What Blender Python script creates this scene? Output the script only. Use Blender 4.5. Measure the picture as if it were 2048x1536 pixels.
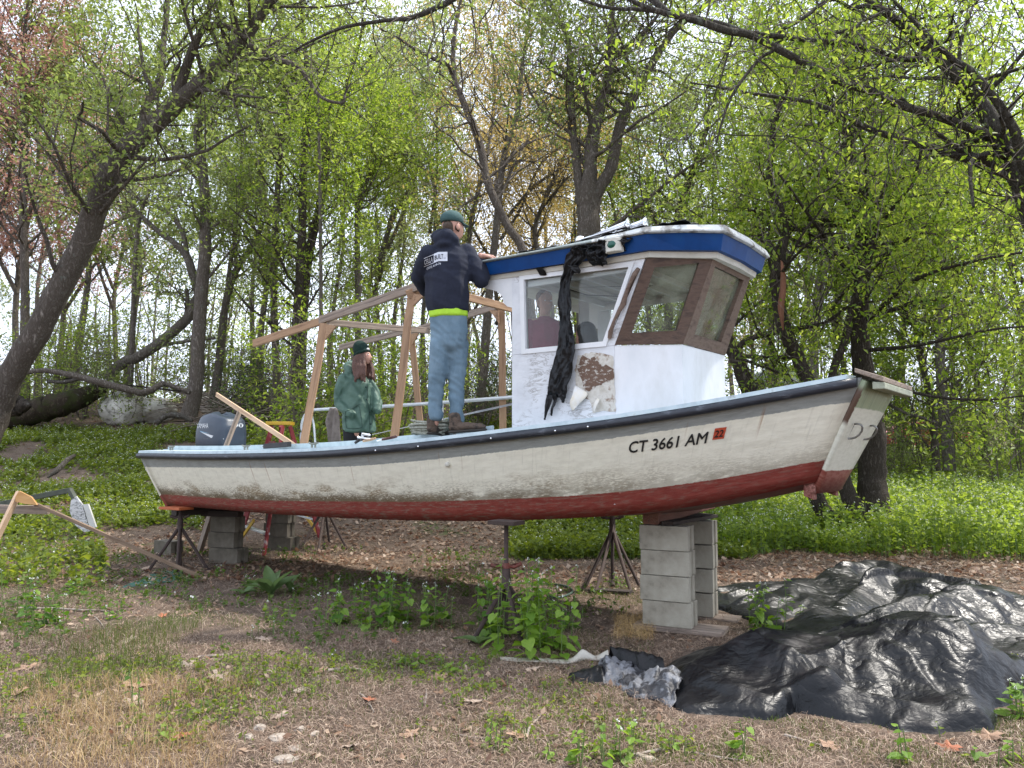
import bpy, math, random
import numpy as np
from mathutils import Vector, Matrix, noise as mnoise
from mathutils.bvhtree import BVHTree

scene = bpy.context.scene
for o in list(bpy.data.objects):
    bpy.data.objects.remove(o)

# ------------------------------------------------------------------ camera
EYE = 1.40
FPX = 1540.0                       # focal length in pixels of a 2048 px wide picture
TILT = math.radians(5)
cam_data = bpy.data.cameras.new('camera')
cam_data.sensor_width = 36.0
cam_data.lens = FPX / 2048 * 36.0
cam_data.clip_end = 2000
cam = bpy.data.objects.new('camera', cam_data)
scene.collection.objects.link(cam)
cam.location = (0, 0, EYE)
cam.rotation_euler = (math.pi / 2 + TILT, 0, 0)
scene.camera = cam

# ------------------------------------------------------------------ light
SUN_TO = Vector((0.55, 0.20, 1.0)).normalized()
SUN_EL = math.asin(SUN_TO.z)
SUN_AZ = math.atan2(SUN_TO.x, SUN_TO.y)
world = bpy.data.worlds.new('World')
scene.world = world
world.use_nodes = True
wn = world.node_tree
wn.nodes.clear()
w_out = wn.nodes.new('ShaderNodeOutputWorld')
w_bg = wn.nodes.new('ShaderNodeBackground')
w_sky = wn.nodes.new('ShaderNodeTexSky')
w_sky.sky_type = 'NISHITA'
w_sky.sun_disc = False
w_sky.sun_elevation = SUN_EL
w_sky.sun_rotation = SUN_AZ
w_sky.air_density = 1.0
w_sky.dust_density = 3.0
w_sky.ozone_density = 1.0
# thin high cloud over the blue: a pale veil mixed with the sky
w_co = wn.nodes.new('ShaderNodeTexCoord')
w_map = wn.nodes.new('ShaderNodeMapping')
w_map.inputs['Scale'].default_value = (1.0, 1.0, 2.6)
w_noise = wn.nodes.new('ShaderNodeTexNoise')
w_noise.inputs['Scale'].default_value = 2.2
w_noise.inputs['Detail'].default_value = 6
w_ramp = wn.nodes.new('ShaderNodeMapRange')
w_ramp.inputs[1].default_value = 0.30
w_ramp.inputs[2].default_value = 0.62
w_ramp.inputs[3].default_value = 0.60
w_ramp.inputs[4].default_value = 0.95
w_mix = wn.nodes.new('ShaderNodeMix')
w_mix.data_type = 'RGBA'
w_mix.inputs[7].default_value = (8.1, 8.9, 10.5, 1)
wn.links.new(w_co.outputs['Generated'], w_map.inputs['Vector'])
wn.links.new(w_map.outputs['Vector'], w_noise.inputs['Vector'])
wn.links.new(w_noise.outputs['Fac'], w_ramp.inputs[0])
wn.links.new(w_ramp.outputs[0], w_mix.inputs[0])
wn.links.new(w_sky.outputs['Color'], w_mix.inputs[6])
wn.links.new(w_mix.outputs[2], w_bg.inputs['Color'])
w_bg.inputs['Strength'].default_value = 0.11
wn.links.new(w_bg.outputs['Background'], w_out.inputs['Surface'])

sun_data = bpy.data.lights.new('sun', 'SUN')
sun_data.energy = 3.0
sun_data.angle = math.radians(2.5)
sun_data.color = (1.0, 0.95, 0.87)
sun = bpy.data.objects.new('sun', sun_data)
scene.collection.objects.link(sun)
sun.rotation_euler = SUN_TO.to_track_quat('Z', 'Y').to_euler()

scene.view_settings.view_transform = 'Standard'
scene.view_settings.look = 'None'
scene.view_settings.exposure = 1.0
scene.view_settings.gamma = 1.0
scene.view_settings.use_curve_mapping = False
scene.render.engine = 'CYCLES'
scene.cycles.max_bounces = 8
scene.cycles.transparent_max_bounces = 12
scene.cycles.transmission_bounces = 6
scene.cycles.diffuse_bounces = 4
scene.cycles.caustics_reflective = False
scene.cycles.caustics_refractive = False
scene.cycles.use_denoising = True

# ------------------------------------------------------------------ maths
def ray(px, py):
    u = (px - 1024) / FPX
    v = -(py - 768) / FPX
    return np.array([u, math.cos(TILT) - v * math.sin(TILT), math.sin(TILT) + v * math.cos(TILT)])

def at(px, py, Y):
    """the point at distance Y in front of the viewpoint that the photograph shows at px, py"""
    d = ray(px, py)
    t = Y / d[1]
    return np.array([d[0] * t, Y, EYE + d[2] * t])

PERM = np.random.RandomState(7).rand(256, 256)
def vnoise(x, y, seed=0):
    x = np.asarray(x, float) + seed * 17.13
    y = np.asarray(y, float) + seed * 5.71
    xi = np.floor(x).astype(int); yi = np.floor(y).astype(int)
    fx = x - xi; fy = y - yi
    fx = fx * fx * (3 - 2 * fx); fy = fy * fy * (3 - 2 * fy)
    a = PERM[xi % 256, yi % 256]; b = PERM[(xi + 1) % 256, yi % 256]
    c = PERM[xi % 256, (yi + 1) % 256]; d = PERM[(xi + 1) % 256, (yi + 1) % 256]
    return (a * (1 - fx) + b * fx) * (1 - fy) + (c * (1 - fx) + d * fx) * fy

def fbm(x, y, octv=4, seed=0):
    s = 0; a = 1; t = 0
    for i in range(octv):
        s = s + a * vnoise(np.asarray(x) * 2 ** i, np.asarray(y) * 2 ** i, seed + i)
        t += a; a *= 0.5
    return s / t

def sstep(a, b, x):
    t = np.clip((np.asarray(x, float) - a) / (b - a), 0, 1)
    return t * t * (3 - 2 * t)

def gz(x, y):
    """height of the ground"""
    x = np.asarray(x, float); y = np.asarray(y, float)
    u = x / np.maximum(y, 1.0)
    dl = np.maximum(0, y - 11.0)
    zl = np.where(dl < 12, 0.255 * dl - 0.255 * 0.8 * (1 - np.exp(-dl / 0.8)), 2.86 + 0.045 * (dl - 12))
    zr = 0.050 * np.maximum(0, y - 12) + 0 * x
    b = sstep(0.02, 0.38, u)
    z = zl * (1 - b) + zr * b
    z = z * (1 - sstep(2, 12, -y))
    far = sstep(40, 90, y) * 1.5
    lump = (fbm(x * 0.45, y * 0.45, 3, 3) - 0.5) * 0.22 * sstep(9.5, 15, y)
    fine = (fbm(x * 2.1, y * 2.1, 3, 5) - 0.5) * 0.045
    return z + far + lump + fine

def ground_at(px, py):
    d = ray(px, py)
    lo, hi = 1.0, 120.0
    Y = np.linspace(2.5, 90, 1500)
    t = Y / d[1]
    zz = EYE + d[2] * t
    g = gz(d[0] * t, Y)
    idx = np.argmax(zz <= g)
    if zz[idx] > g[idx]:
        idx = len(Y) - 1
    return np.array([d[0] * t[idx], Y[idx], g[idx]])

# ------------------------------------------------------------------ objects
def link(o):
    scene.collection.objects.link(o)
    return o

def tag(o, label=None, cat=None, group=None, kind=None):
    if label: o['label'] = label
    if cat: o['category'] = cat
    if group: o['group'] = group
    if kind: o['kind'] = kind
    return o

def thing(name, label, cat, loc=(0, 0, 0), group=None):
    o = bpy.data.objects.new(name, None)
    link(o)
    o.empty_display_size = 0.1
    o.location = Vector(loc)
    return tag(o, label, cat, group)

def wloc(o):
    v = Vector((0, 0, 0))
    while o is not None:
        v = v + o.location
        o = o.parent
    return v

def put_mats(me, m):
    for x in (m if isinstance(m, (list, tuple)) else [m]):
        me.materials.append(x)

def smooth(me, on=True):
    me.polygons.foreach_set('use_smooth', [on] * len(me.polygons))

def obj(name, verts, faces, m, parent=None, sm=False, midx=None, uv=None):
    """mesh object from world coordinates; parents are unrotated"""
    off = np.array(wloc(parent)) if parent is not None else np.zeros(3)
    me = bpy.data.meshes.new(name)
    V = np.asarray(verts, float).reshape(-1, 3) - off
    me.from_pydata([tuple(v) for v in V], [], [tuple(int(i) for i in f) for f in faces])
    put_mats(me, m)
    if sm: smooth(me)
    if midx is not None:
        me.polygons.foreach_set('material_index', midx)
    if uv is not None:
        l = me.uv_layers.new(name='UVMap')
        UV = np.asarray(uv, float)
        li = np.empty(len(me.loops), dtype=np.int32)
        me.loops.foreach_get('vertex_index', li)
        l.data.foreach_set('uv', UV[li].ravel())
    me.update()
    o = bpy.data.objects.new(name, me)
    link(o)
    if parent is not None: o.parent = parent
    return o

def fast_mesh(name, V, F, m, rnd=None, sm=False):
    """V (n,3), F (k, 3 or 4) arrays of one face size; rnd: a value per vertex"""
    me = bpy.data.meshes.new(name)
    V = np.ascontiguousarray(V, dtype=np.float32); F = np.ascontiguousarray(F, dtype=np.int32)
    k = F.shape[1]
    me.vertices.add(len(V)); me.vertices.foreach_set('co', V.ravel())
    me.loops.add(F.size); me.loops.foreach_set('vertex_index', F.ravel())
    me.polygons.add(len(F))
    me.polygons.foreach_set('loop_start', np.arange(0, F.size, k, dtype=np.int32))
    me.polygons.foreach_set('loop_total', np.full(len(F), k, dtype=np.int32))
    me.update(calc_edges=True)
    put_mats(me, m)
    if rnd is not None:
        at_ = me.attributes.new('rnd', 'FLOAT', 'POINT')
        at_.data.foreach_set('value', np.ascontiguousarray(rnd, dtype=np.float32))
    if sm: smooth(me)
    return me

def fast_obj(name, V, F, m, parent=None, rnd=None, sm=False):
    off = np.array(wloc(parent)) if parent is not None else np.zeros(3)
    me = fast_mesh(name, np.asarray(V) - off, F, m, rnd, sm)
    o = bpy.data.objects.new(name, me)
    link(o)
    if parent is not None: o.parent = parent
    return o

def children(o):
    return [c for c in bpy.data.objects if c.parent == o]

def copy_tree(o, loc, rz=0.0, sc=1.0, label=None, kids=None):
    """a copy of a thing with copies of its parts and sub-parts; kids: {parent: [children]}"""
    def rec(s, par):
        c = s.copy()
        link(c)
        if par is not None: c.parent = par
        for ch in kids.get(s.name, []):
            rec(ch, c)
        return c
    r = rec(o, None)
    r.location = Vector(loc)
    r.rotation_euler = (0, 0, rz)
    r.scale = (sc, sc, sc) if not isinstance(sc, tuple) else sc
    if label: r['label'] = label
    return r

def kidmap(o):
    m = {}
    def rec(s):
        m[s.name] = [c for c in s.children]
        for c in s.children: rec(c)
    rec(o)
    return m

# -------- solids
def beam(name, p0, p1, w, h, m, parent=None, up=(0, 0, 1), roll=0.0, rough=0.0):
    """a sawn timber from p0 to p1, width w (sideways) and height h"""
    p0 = Vector(p0); p1 = Vector(p1)
    d = p1 - p0
    L = d.length
    x = d.normalized()
    upv = Vector(up)
    if abs(x.dot(upv)) > 0.97: upv = Vector((0, 1, 0))
    y = upv.cross(x).normalized()
    z = x.cross(y)
    R = Matrix((x, y, z)).transposed().to_4x4() @ Matrix.Rotation(roll, 4, 'X')
    b = min(w, h) * 0.08
    prof = [(-w/2 + b, -h/2), (w/2 - b, -h/2), (w/2, -h/2 + b), (w/2, h/2 - b), (w/2 - b, h/2), (-w/2 + b, h/2), (-w/2, h/2 - b), (-w/2, -h/2 + b)]
    n = max(2, int(L / 0.35) + 1)
    vs = []; fs = []
    for i in range(n):
        t = i / (n - 1)
        j = (math.sin(i * 2.3 + L * 7) * rough, math.cos(i * 1.7 + L * 3) * rough)
        for (a, c) in prof:
            vs.append((t * L, a + j[0], c + j[1]))
    for i in range(n - 1):
        for k in range(8):
            a = i * 8 + k; c = i * 8 + (k + 1) % 8
            fs.append((a, c, c + 8, a + 8))
    fs.append(tuple(range(7, -1, -1))); fs.append(tuple(range((n - 1) * 8, n * 8)))
    me = bpy.data.meshes.new(name)
    me.from_pydata(vs, [], fs)
    me.materials.append(m)
    o = bpy.data.objects.new(name, me)
    link(o)
    off = wloc(parent) if parent is not None else Vector((0, 0, 0))
    if parent is not None: o.parent = parent
    if parent is None or parent.type == 'EMPTY' or True:
        o.matrix_local = Matrix.Translation(p0 - off) @ R
    return o

def tube_arrays(pts, radii, k=6, jitter=0.0, rng=None, ell=None):
    P = np.asarray(pts, float); r = np.asarray(radii, float)
    n = len(P)
    T = np.gradient(P, axis=0)
    T /= np.linalg.norm(T, axis=1)[:, None] + 1e-9
    ref = np.array([0.0, 0, 1]) if abs(T[:, 2]).mean() < 0.8 else np.array([1.0, 0, 0])
    A = np.cross(T, ref); A /= np.linalg.norm(A, axis=1)[:, None] + 1e-9
    B = np.cross(T, A)
    th = np.linspace(0, 2 * np.pi, k, endpoint=False)
    c = np.cos(th); s = np.sin(th)
    rr = np.repeat(r[:, None], k, 1)
    if jitter and rng is not None:
        rr = rr * (1 + jitter * (rng.rand(n, k) - 0.5))
    V = P[:, None, :] + rr[:, :, None] * (A[:, None, :] * c[None, :, None] + B[:, None, :] * s[None, :, None])
    i = np.arange(n - 1)[:, None] * k; j = np.arange(k)[None, :]; j2 = (j + 1) % k
    F = np.stack([i + j, i + j2, i + j2 + k, i + j + k], -1).reshape(-1, 4)
    return V.reshape(-1, 3), F

class TB:
    """collects tubes into one mesh"""
    def __init__(s): s.V = []; s.F = []; s.n = 0; s.R = []
    def tube(s, pts, radii, k=6, jitter=0.0, rng=None, cap=False, rv=0.5):
        V, F = tube_arrays(pts, radii, k, jitter, rng)
        s.add(V, F, rv)
        if cap:
            for e in (0, len(pts) - 1):
                c = len(s.V) and s.n
                ring = s.n - len(V) + e * k + np.arange(k)
                s.V.append(np.asarray(pts[e], float)[None]); s.R.append(np.full(1, rv))
                ci = s.n; s.n += 1
                s.F.append(np.stack([ring, np.roll(ring, -1), np.full(k, ci), np.full(k, ci)], -1))
    def add(s, V, F, rv=0.5):
        s.V.append(V); s.F.append(F + s.n); s.n += len(V)
        s.R.append(np.full(len(V), rv))
    def build(s, name, m, parent=None, sm=True):
        V = np.concatenate(s.V); F = np.concatenate(s.F)
        deg = F[:, 2] == F[:, 3]
        off = np.array(wloc(parent)) if parent is not None else np.zeros(3)
        me = bpy.data.meshes.new(name)
        if deg.any():
            fl = [tuple(f[:3]) if d else tuple(f) for f, d in zip(F.tolist(), deg)]
            me.from_pydata((V - off).tolist(), [], fl)
            put_mats(me, m)
        else:
            me = fast_mesh(name, V - off, F, m, np.concatenate(s.R))
        if sm: smooth(me)
        o = bpy.data.objects.new(name, me)
        link(o)
        if parent is not None: o.parent = parent
        return o

def tube(name, pts, radii, m, parent=None, k=10, cap=True, sm=True):
    if not hasattr(radii, '__len__'): radii = [radii] * len(pts)
    t = TB(); t.tube(pts, radii, k, cap=cap)
    return t.build(name, m, parent, sm)

def catmull(P, n):
    P = np.asarray(P, float)
    if len(P) < 3:
        t = np.linspace(0, 1, n)[:, None]
        return P[0] * (1 - t) + P[-1] * t
    Q = np.vstack([2 * P[0] - P[1], P, 2 * P[-1] - P[-2]])
    out = []
    m = len(P) - 1
    for i in range(n):
        t = i / (n - 1) * m
        k = min(int(t), m - 1); f = t - k
        a, b, c, d = Q[k], Q[k + 1], Q[k + 2], Q[k + 3]
        out.append(0.5 * ((2 * b) + (-a + c) * f + (2 * a - 5 * b + 4 * c - d) * f * f + (-a + 3 * b - 3 * c + d) * f ** 3))
    return np.array(out)

def prism(name, poly, z0, z1, m, parent=None, bevel=0.0):
    """poly: list of (x, y) world; z0, z1 numbers or per-corner lists"""
    n = len(poly)
    za = z0 if hasattr(z0, '__len__') else [z0] * n
    zb = z1 if hasattr(z1, '__len__') else [z1] * n
    vs = [(p[0], p[1], za[i]) for i, p in enumerate(poly)] + [(p[0], p[1], zb[i]) for i, p in enumerate(poly)]
    fs = [(i, (i + 1) % n, (i + 1) % n + n, i + n) for i in range(n)] + [tuple(range(n - 1, -1, -1)), tuple(range(n, 2 * n))]
    o = obj(name, vs, fs, m, parent)
    if bevel:
        b = o.modifiers.new('bevel', 'BEVEL'); b.width = bevel; b.segments = 2; b.limit_method = 'ANGLE'
    return o

def slab(name, quad, th, m, parent=None, holes=None):
    """flat plate: quad of 3D points in order, thickness th along its normal (both ways from the plane, outwards first)"""
    Q = [Vector(q) for q in quad]
    nrm = (Q[1] - Q[0]).cross(Q[-1] - Q[0]).normalized() * th
    n = len(Q)
    if not holes:
        vs = [tuple(q) for q in Q] + [tuple(q - nrm) for q in Q]
        fs = [tuple(range(n)), tuple(range(2 * n - 1, n - 1, -1))] + [(i + n, (i + 1) % n + n, (i + 1) % n, i) for i in range(n)]
        return obj(name, vs, fs, m, parent)
    Hh = [Vector(h) for h in holes]
    vs = [tuple(q) for q in Q] + [tuple(h) for h in Hh] + [tuple(q - nrm) for q in Q] + [tuple(h - nrm) for h in Hh]
    fs = []
    for i in range(n):
        j = (i + 1) % n
        fs += [(i, j, j + n, i + n), (2 * n + j, 2 * n + i, 3 * n + i, 3 * n + j), (i + 2 * n, j + 2 * n, j, i), (j + 3 * n, i + 3 * n, i + n, j + n)]
    return obj(name, vs, fs, m, parent)

def ellipsoid(name, c, r, m, parent=None, seg=16, ring=10, yaw=0, deform=None):
    vs = []; fs = []
    cy, sy = math.cos(yaw), math.sin(yaw)
    for i in range(ring + 1):
        ph = math.pi * i / ring
        for j in range(seg):
            t = 2 * math.pi * j / seg
            p = np.array([math.sin(ph) * math.cos(t), math.sin(ph) * math.sin(t), math.cos(ph)])
            if deform is not None: p = deform(p)
            x, y, z = p[0] * r[0], p[1] * r[1], p[2] * r[2]
            vs.append((c[0] + x * cy - y * sy, c[1] + x * sy + y * cy, c[2] + z))
    for i in range(ring):
        for j in range(seg):
            a = i * seg + j; b = i * seg + (j + 1) % seg
            fs.append((a, a + seg, b + seg, b))
    return obj(name, vs, fs, m, parent, sm=True)

# ------------------------------------------------------------------ materials
MATS = {}
def mat(name, stops, scale=4.0, detail=5.0, rough=0.7, bump=0.0, bscale=None, stretch=(1, 1, 1), metal=0.0, attr=False,
        rough2=None, spec=0.5, translucent=0.0, wave=None, distort=0.0, bdist=0.02, coat=0.0, mode='noise', sat=0.0):
    """stops: [(position, colour)] driven by noise (or by the per-leaf value); bump in units of strength"""
    m = bpy.data.materials.new(name)
    m.use_nodes = True
    nt = m.node_tree; N = nt.nodes; L = nt.links
    bs = N['Principled BSDF']
    co = N.new('ShaderNodeTexCoord')
    mp = N.new('ShaderNodeMapping'); mp.inputs['Scale'].default_value = stretch
    L.new(co.outputs['Object'], mp.inputs['Vector'])
    if attr:
        src = N.new('ShaderNodeAttribute'); src.attribute_name = 'rnd'; fac = src.outputs['Fac']
    else:
        if mode == 'musgrave' or mode == 'noise':
            src = N.new('ShaderNodeTexNoise')
            src.inputs['Scale'].default_value = scale; src.inputs['Detail'].default_value = detail
            src.inputs['Roughness'].default_value = 0.6
            src.inputs['Distortion'].default_value = distort
            fac = src.outputs['Fac']
        else:
            src = N.new('ShaderNodeTexVoronoi'); src.inputs['Scale'].default_value = scale
            fac = src.outputs['Distance']
        L.new(mp.outputs['Vector'], src.inputs['Vector'])
    rp = N.new('ShaderNodeValToRGB')
    el = rp.color_ramp.elements
    while len(el) > 1: el.remove(el[-1])
    el[0].position = stops[0][0]; el[0].color = (*stops[0][1], 1)
    for p, c in stops[1:]:
        e = el.new(p); e.color = (*c, 1)
    L.new(fac, rp.inputs['Fac'])
    L.new(rp.outputs['Color'], bs.inputs['Base Color'])
    bs.inputs['Roughness'].default_value = rough
    bs.inputs['Metallic'].default_value = metal
    bs.inputs['Specular IOR Level'].default_value = spec
    bs.inputs['Coat Weight'].default_value = coat
    if rough2 is not None:
        mr = N.new('ShaderNodeMapRange'); mr.inputs[3].default_value = rough; mr.inputs[4].default_value = rough2
        mr.inputs[1].default_value = 0.3; mr.inputs[2].default_value = 0.7
        L.new(fac, mr.inputs[0]); L.new(mr.outputs[0], bs.inputs['Roughness'])
    if bump:
        bn = N.new('ShaderNodeTexNoise'); bn.inputs['Scale'].default_value = bscale or scale * 3
        bn.inputs['Detail'].default_value = 6
        bn.inputs['Distortion'].default_value = distort
        L.new(mp.outputs['Vector'], bn.inputs['Vector'])
        bp = N.new('ShaderNodeBump'); bp.inputs['Strength'].default_value = bump; bp.inputs['Distance'].default_value = bdist
        L.new(bn.outputs['Fac'], bp.inputs['Height']); L.new(bp.outputs['Normal'], bs.inputs['Normal'])
    if translucent:
        tr = N.new('ShaderNodeBsdfTranslucent')
        hs = N.new('ShaderNodeHueSaturation'); hs.inputs['Value'].default_value = 1.5; hs.inputs['Saturation'].default_value = 1.1
        hs.inputs['Hue'].default_value = 0.485
        L.new(rp.outputs['Color'], hs.inputs['Color']); L.new(hs.outputs['Color'], tr.inputs['Color'])
        mx = N.new('ShaderNodeMixShader'); mx.inputs[0].default_value = translucent
        L.new(bs.outputs[0], mx.inputs[1]); L.new(tr.outputs[0], mx.inputs[2])
        L.new(mx.outputs[0], N['Material Output'].inputs['Surface'])
    MATS[name] = m
    return m

class NT:
    """small helper for hand-wired materials"""
    def __init__(s, name):
        s.m = bpy.data.materials.new(name); s.m.use_nodes = True
        s.t = s.m.node_tree; s.N = s.t.nodes; s.L = s.t.links; s.bs = s.N['Principled BSDF']
    def n(s, typ, **kw):
        nd = s.N.new(typ)
        for k, v in kw.items():
            if k.startswith('i_'): nd.inputs[k[2:].replace('_', ' ')].default_value = v
            else: setattr(nd, k, v)
        return nd
    def l(s, a, b): s.L.new(a, b)
    def math(s, op, a, b=None, clamp=False):
        nd = s.N.new('ShaderNodeMath'); nd.operation = op; nd.use_clamp = clamp
        for i, v in enumerate((a, b)):
            if v is None: continue
            if isinstance(v, (int, float)): nd.inputs[i].default_value = v
            else: s.l(v, nd.inputs[i])
        return nd.outputs[0]
    def step(s, v, a, b):
        nd = s.N.new('ShaderNodeMapRange'); nd.interpolation_type = 'SMOOTHSTEP'
        s.l(v, nd.inputs[0]); nd.inputs[1].default_value = a; nd.inputs[2].default_value = b
        return nd.outputs[0]
    def mix(s, f, a, b):
        nd = s.N.new('ShaderNodeMix'); nd.data_type = 'RGBA'
        for i, v in ((0, f), (6, a), (7, b)):
            if isinstance(v, (int, float)): nd.inputs[i].default_value = v
            elif isinstance(v, tuple): nd.inputs[i].default_value = (*v, 1)
            else: s.l(v, nd.inputs[i])
        return nd.outputs[2]
    def noise(s, vec, scale, detail=5, rough=0.6, dist=0.0):
        nd = s.N.new('ShaderNodeTexNoise'); nd.inputs['Scale'].default_value = scale; nd.inputs['Detail'].default_value = detail
        nd.inputs['Roughness'].default_value = rough; nd.inputs['Distortion'].default_value = dist
        s.l(vec, nd.inputs['Vector']); return nd.outputs['Fac']
    def mapping(s, vec, sc):
        nd = s.N.new('ShaderNodeMapping'); nd.inputs['Scale'].default_value = sc; s.l(vec, nd.inputs['Vector']); return nd.outputs[0]
    def bump(s, h, strength, dist=0.01, normal=None):
        nd = s.N.new('ShaderNodeBump'); nd.inputs['Strength'].default_value = strength; nd.inputs['Distance'].default_value = dist
        s.l(h, nd.inputs['Height'])
        if normal is not None: s.l(normal, nd.inputs['Normal'])
        return nd.outputs[0]

WOOD_NEW = mat('sawn_pine', [(.3, (.30, .175, .095)), (.5, (.39, .24, .14)), (.68, (.22, .125, .07))], scale=3, rough=.75, stretch=(.6, 9, 9), bump=.3, bscale=14, distort=.6)
WOOD_PALE = mat('fresh_pine', [(.3, (.50, .33, .20)), (.5, (.60, .42, .28)), (.68, (.40, .26, .16))], scale=3, rough=.75, stretch=(.6, 9, 9), bump=.3, bscale=14)
WOOD_GREY = mat('weathered_plank', [(.3, (.20, .15, .11)), (.5, (.33, .26, .21)), (.7, (.13, .10, .08))], scale=3, rough=.85, stretch=(.5, 10, 10), bump=.5, bscale=14)
WOOD_OLD = mat('dark_timber', [(.3, (.025, .02, .018)), (.5, (.05, .035, .028)), (.7, (.02, .016, .014))], scale=5, rough=.85, stretch=(.6, 8, 8), bump=.5)  # much darker brown than the other timbers
WOOD_RED = mat('reddish_timber', [(.3, (.12, .045, .03)), (.5, (.20, .09, .06)), (.7, (.09, .06, .045))], scale=5, rough=.8, stretch=(.6, 8, 8), bump=.5)
TEAK = mat('brown_window_frame', [(.3, (.060, .032, .021)), (.5, (.105, .062, .042)), (.7, (.045, .025, .018))], scale=4, rough=.6, stretch=(2, 2, 7), bump=.3, bscale=22)
TEAK_WORN = mat('worn_window_frame', [(.3, (.10, .060, .042)), (.5, (.17, .115, .085)), (.7, (.07, .04, .03))], scale=4, rough=.7, stretch=(2, 2, 7), bump=.3, bscale=22)
CONCRETE = mat('concrete_block_face', [(.3, (.17, .15, .115)), (.42, (.29, .26, .205)), (.6, (.36, .33, .265)), (.75, (.42, .39, .32))], scale=5, rough=.95, bump=.7, bscale=70, bdist=.004)
CONCRETE_D = mat('shaded_concrete', [(.3, (.10, .085, .065)), (.5, (.15, .13, .10)), (.7, (.20, .175, .14))], scale=7, rough=.95, bump=.7, bscale=70, bdist=.004)  # block colour darkened to carry the boat's shade at the stern
RUST = mat('rusty_steel', [(.3, (.030, .021, .018)), (.5, (.062, .040, .033)), (.7, (.042, .028, .025))], scale=14, rough=.8, bump=.3, metal=.2)
RUST_RED = mat('red_oxide_steel', [(.3, (.16, .03, .02)), (.6, (.09, .03, .02))], scale=14, rough=.7, bump=.3)
ALU = mat('dull_aluminium', [(.3, (.50, .52, .54)), (.7, (.62, .64, .66))], scale=6, rough=.42, metal=.75)
CHROME = mat('bright_metal', [(.3, (.75, .76, .78)), (.7, (.85, .86, .88))], scale=6, rough=.2, metal=1.0)
BLACK = mat('black_plastic', [(.3, (.012, .012, .014)), (.7, (.022, .022, .025))], scale=8, rough=.45)
WHITE_P = mat('plain_white', [(.3, (.70, .71, .72)), (.7, (.80, .80, .80))], scale=8, rough=.6)
SKIN = mat('skin', [(.3, (.50, .26, .19)), (.7, (.60, .34, .26))], scale=9, rough=.5)
# ------------------------------------------------------------------ ground
def ground_material():
    k = NT('forest_floor')
    co = k.n('ShaderNodeTexCoord').outputs['Object']
    big = k.noise(co, 0.55, 5, .6)
    mid = k.noise(co, 4.0, 6, .65)
    fin = k.noise(co, 34.0, 6, .7)
    straw = k.noise(k.mapping(co, (1, 2.6, 1)), 60.0, 5, .75, 1.2)
    c1 = k.mix(k.step(mid, .35, .65), (.085, .060, .045), (.17, .125, .095))
    c2 = k.mix(k.step(straw, .52, .60), c1, (.30, .225, .17))
    c3 = k.mix(k.step(fin, .56, .70), c2, (.030, .021, .016))
    g = k.math('MULTIPLY', k.step(big, .55, .72), k.step(k.noise(co, 9, 5, .7), .42, .60))
    c4 = k.mix(g, c3, (.075, .105, .028))
    k.l(c4, k.bs.inputs['Base Color'])
    k.bs.inputs['Roughness'].default_value = .95
    k.bs.inputs['Specular IOR Level'].default_value = .2
    k.l(k.bump(fin, 1.0, .03, k.bump(mid, .7, .08)), k.bs.inputs['Normal'])
    return k.m

def build_ground():
    xs = np.unique(np.concatenate([np.linspace(-7, 7, 190), np.linspace(-40, 40, 130), np.linspace(-500, 500, 60)]))
    ys = np.unique(np.concatenate([np.linspace(-60, 2, 18), np.linspace(2, 13, 170), np.linspace(13, 45, 110), np.linspace(45, 700, 60)]))
    X, Y = np.meshgrid(xs, ys)
    Z = gz(X, Y)
    V = np.stack([X, Y, Z], -1).reshape(-1, 3)
    nx = len(xs); ny = len(ys)
    i = (np.arange(ny - 1)[:, None] * nx + np.arange(nx - 1)[None, :]).ravel()
    F = np.stack([i, i + 1, i + nx + 1, i + nx], -1)
    o = fast_obj('ground', V, F, ground_material(), sm=True)
    tag(o, kind='structure')
    return o
build_ground()
# ------------------------------------------------------------------ boat
AX = math.radians(37)
BO = np.array([-3.28, 9.80]); BA = np.array([math.cos(AX), -math.sin(AX)]); BN = np.array([-math.sin(AX), -math.cos(AX)])
def bp(s, w, z):
    p = BO + s * BA + w * BN
    return np.array([p[0], p[1], z])
def onw(px, py, w):
    """the point of the photograph on the upright plane w metres to the near side of the boat's centre line"""
    d = ray(px, py)
    t, s = np.linalg.solve(np.array([[d[0], -BA[0]], [d[1], -BA[1]]]), BO + w * BN)
    return s, EYE + t * d[2]
def itp(x, a, b): return float(np.interp(x, a, b))
SS = [-0.9, 0, 1, 2, 3, 4, 5, 6, 6.8, 7.35]
WS = [.98, 1.03, 1.08, 1.11, 1.12, 1.10, 1.02, .86, .65, .47]
WC = [.80, .84, .88, .90, .90, .87, .78, .62, .46, .34]
S0, S1, C0, C1 = -0.90, 7.33, -0.56, 6.98
RT = ([-.9, .61, 2, 2.9, 4.07, 4.77, 5.54, 6.2, 6.48, 6.85, 7.31], [1.376, 1.367, 1.381, 1.405, 1.478, 1.540, 1.610, 1.690, 1.738, 1.798, 1.880])
GB = ([-.71, 1.98, 3.08, 4.06, 5.52, 6.47, 7.22], [1.222, 1.249, 1.275, 1.344, 1.487, 1.616, 1.735])
RD = ([-.52, .98, 1.79, 3.9, 5.42, 6.27, 7.0], [.878, .883, .892, .964, 1.064, 1.182, 1.339])
CH = ([-.63, .3, 1.73, 2.87, 3.87, 4.6, 5.4, 5.77, 6.25, 6.98], [.745, .752, .752, .768, .797, .830, .893, .930, 1.010, 1.190])
def sm_itp(x, tab):
    # smooth interpolation through a few neighbours
    return sum(itp(x + d, *tab) for d in (-.35, -.15, 0, .15, .35)) / 5 if tab[0][0] + .35 < x < tab[0][-1] - .35 else itp(x, *tab)
def sheer_s(t): return S0 + (S1 - S0) * t
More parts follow.
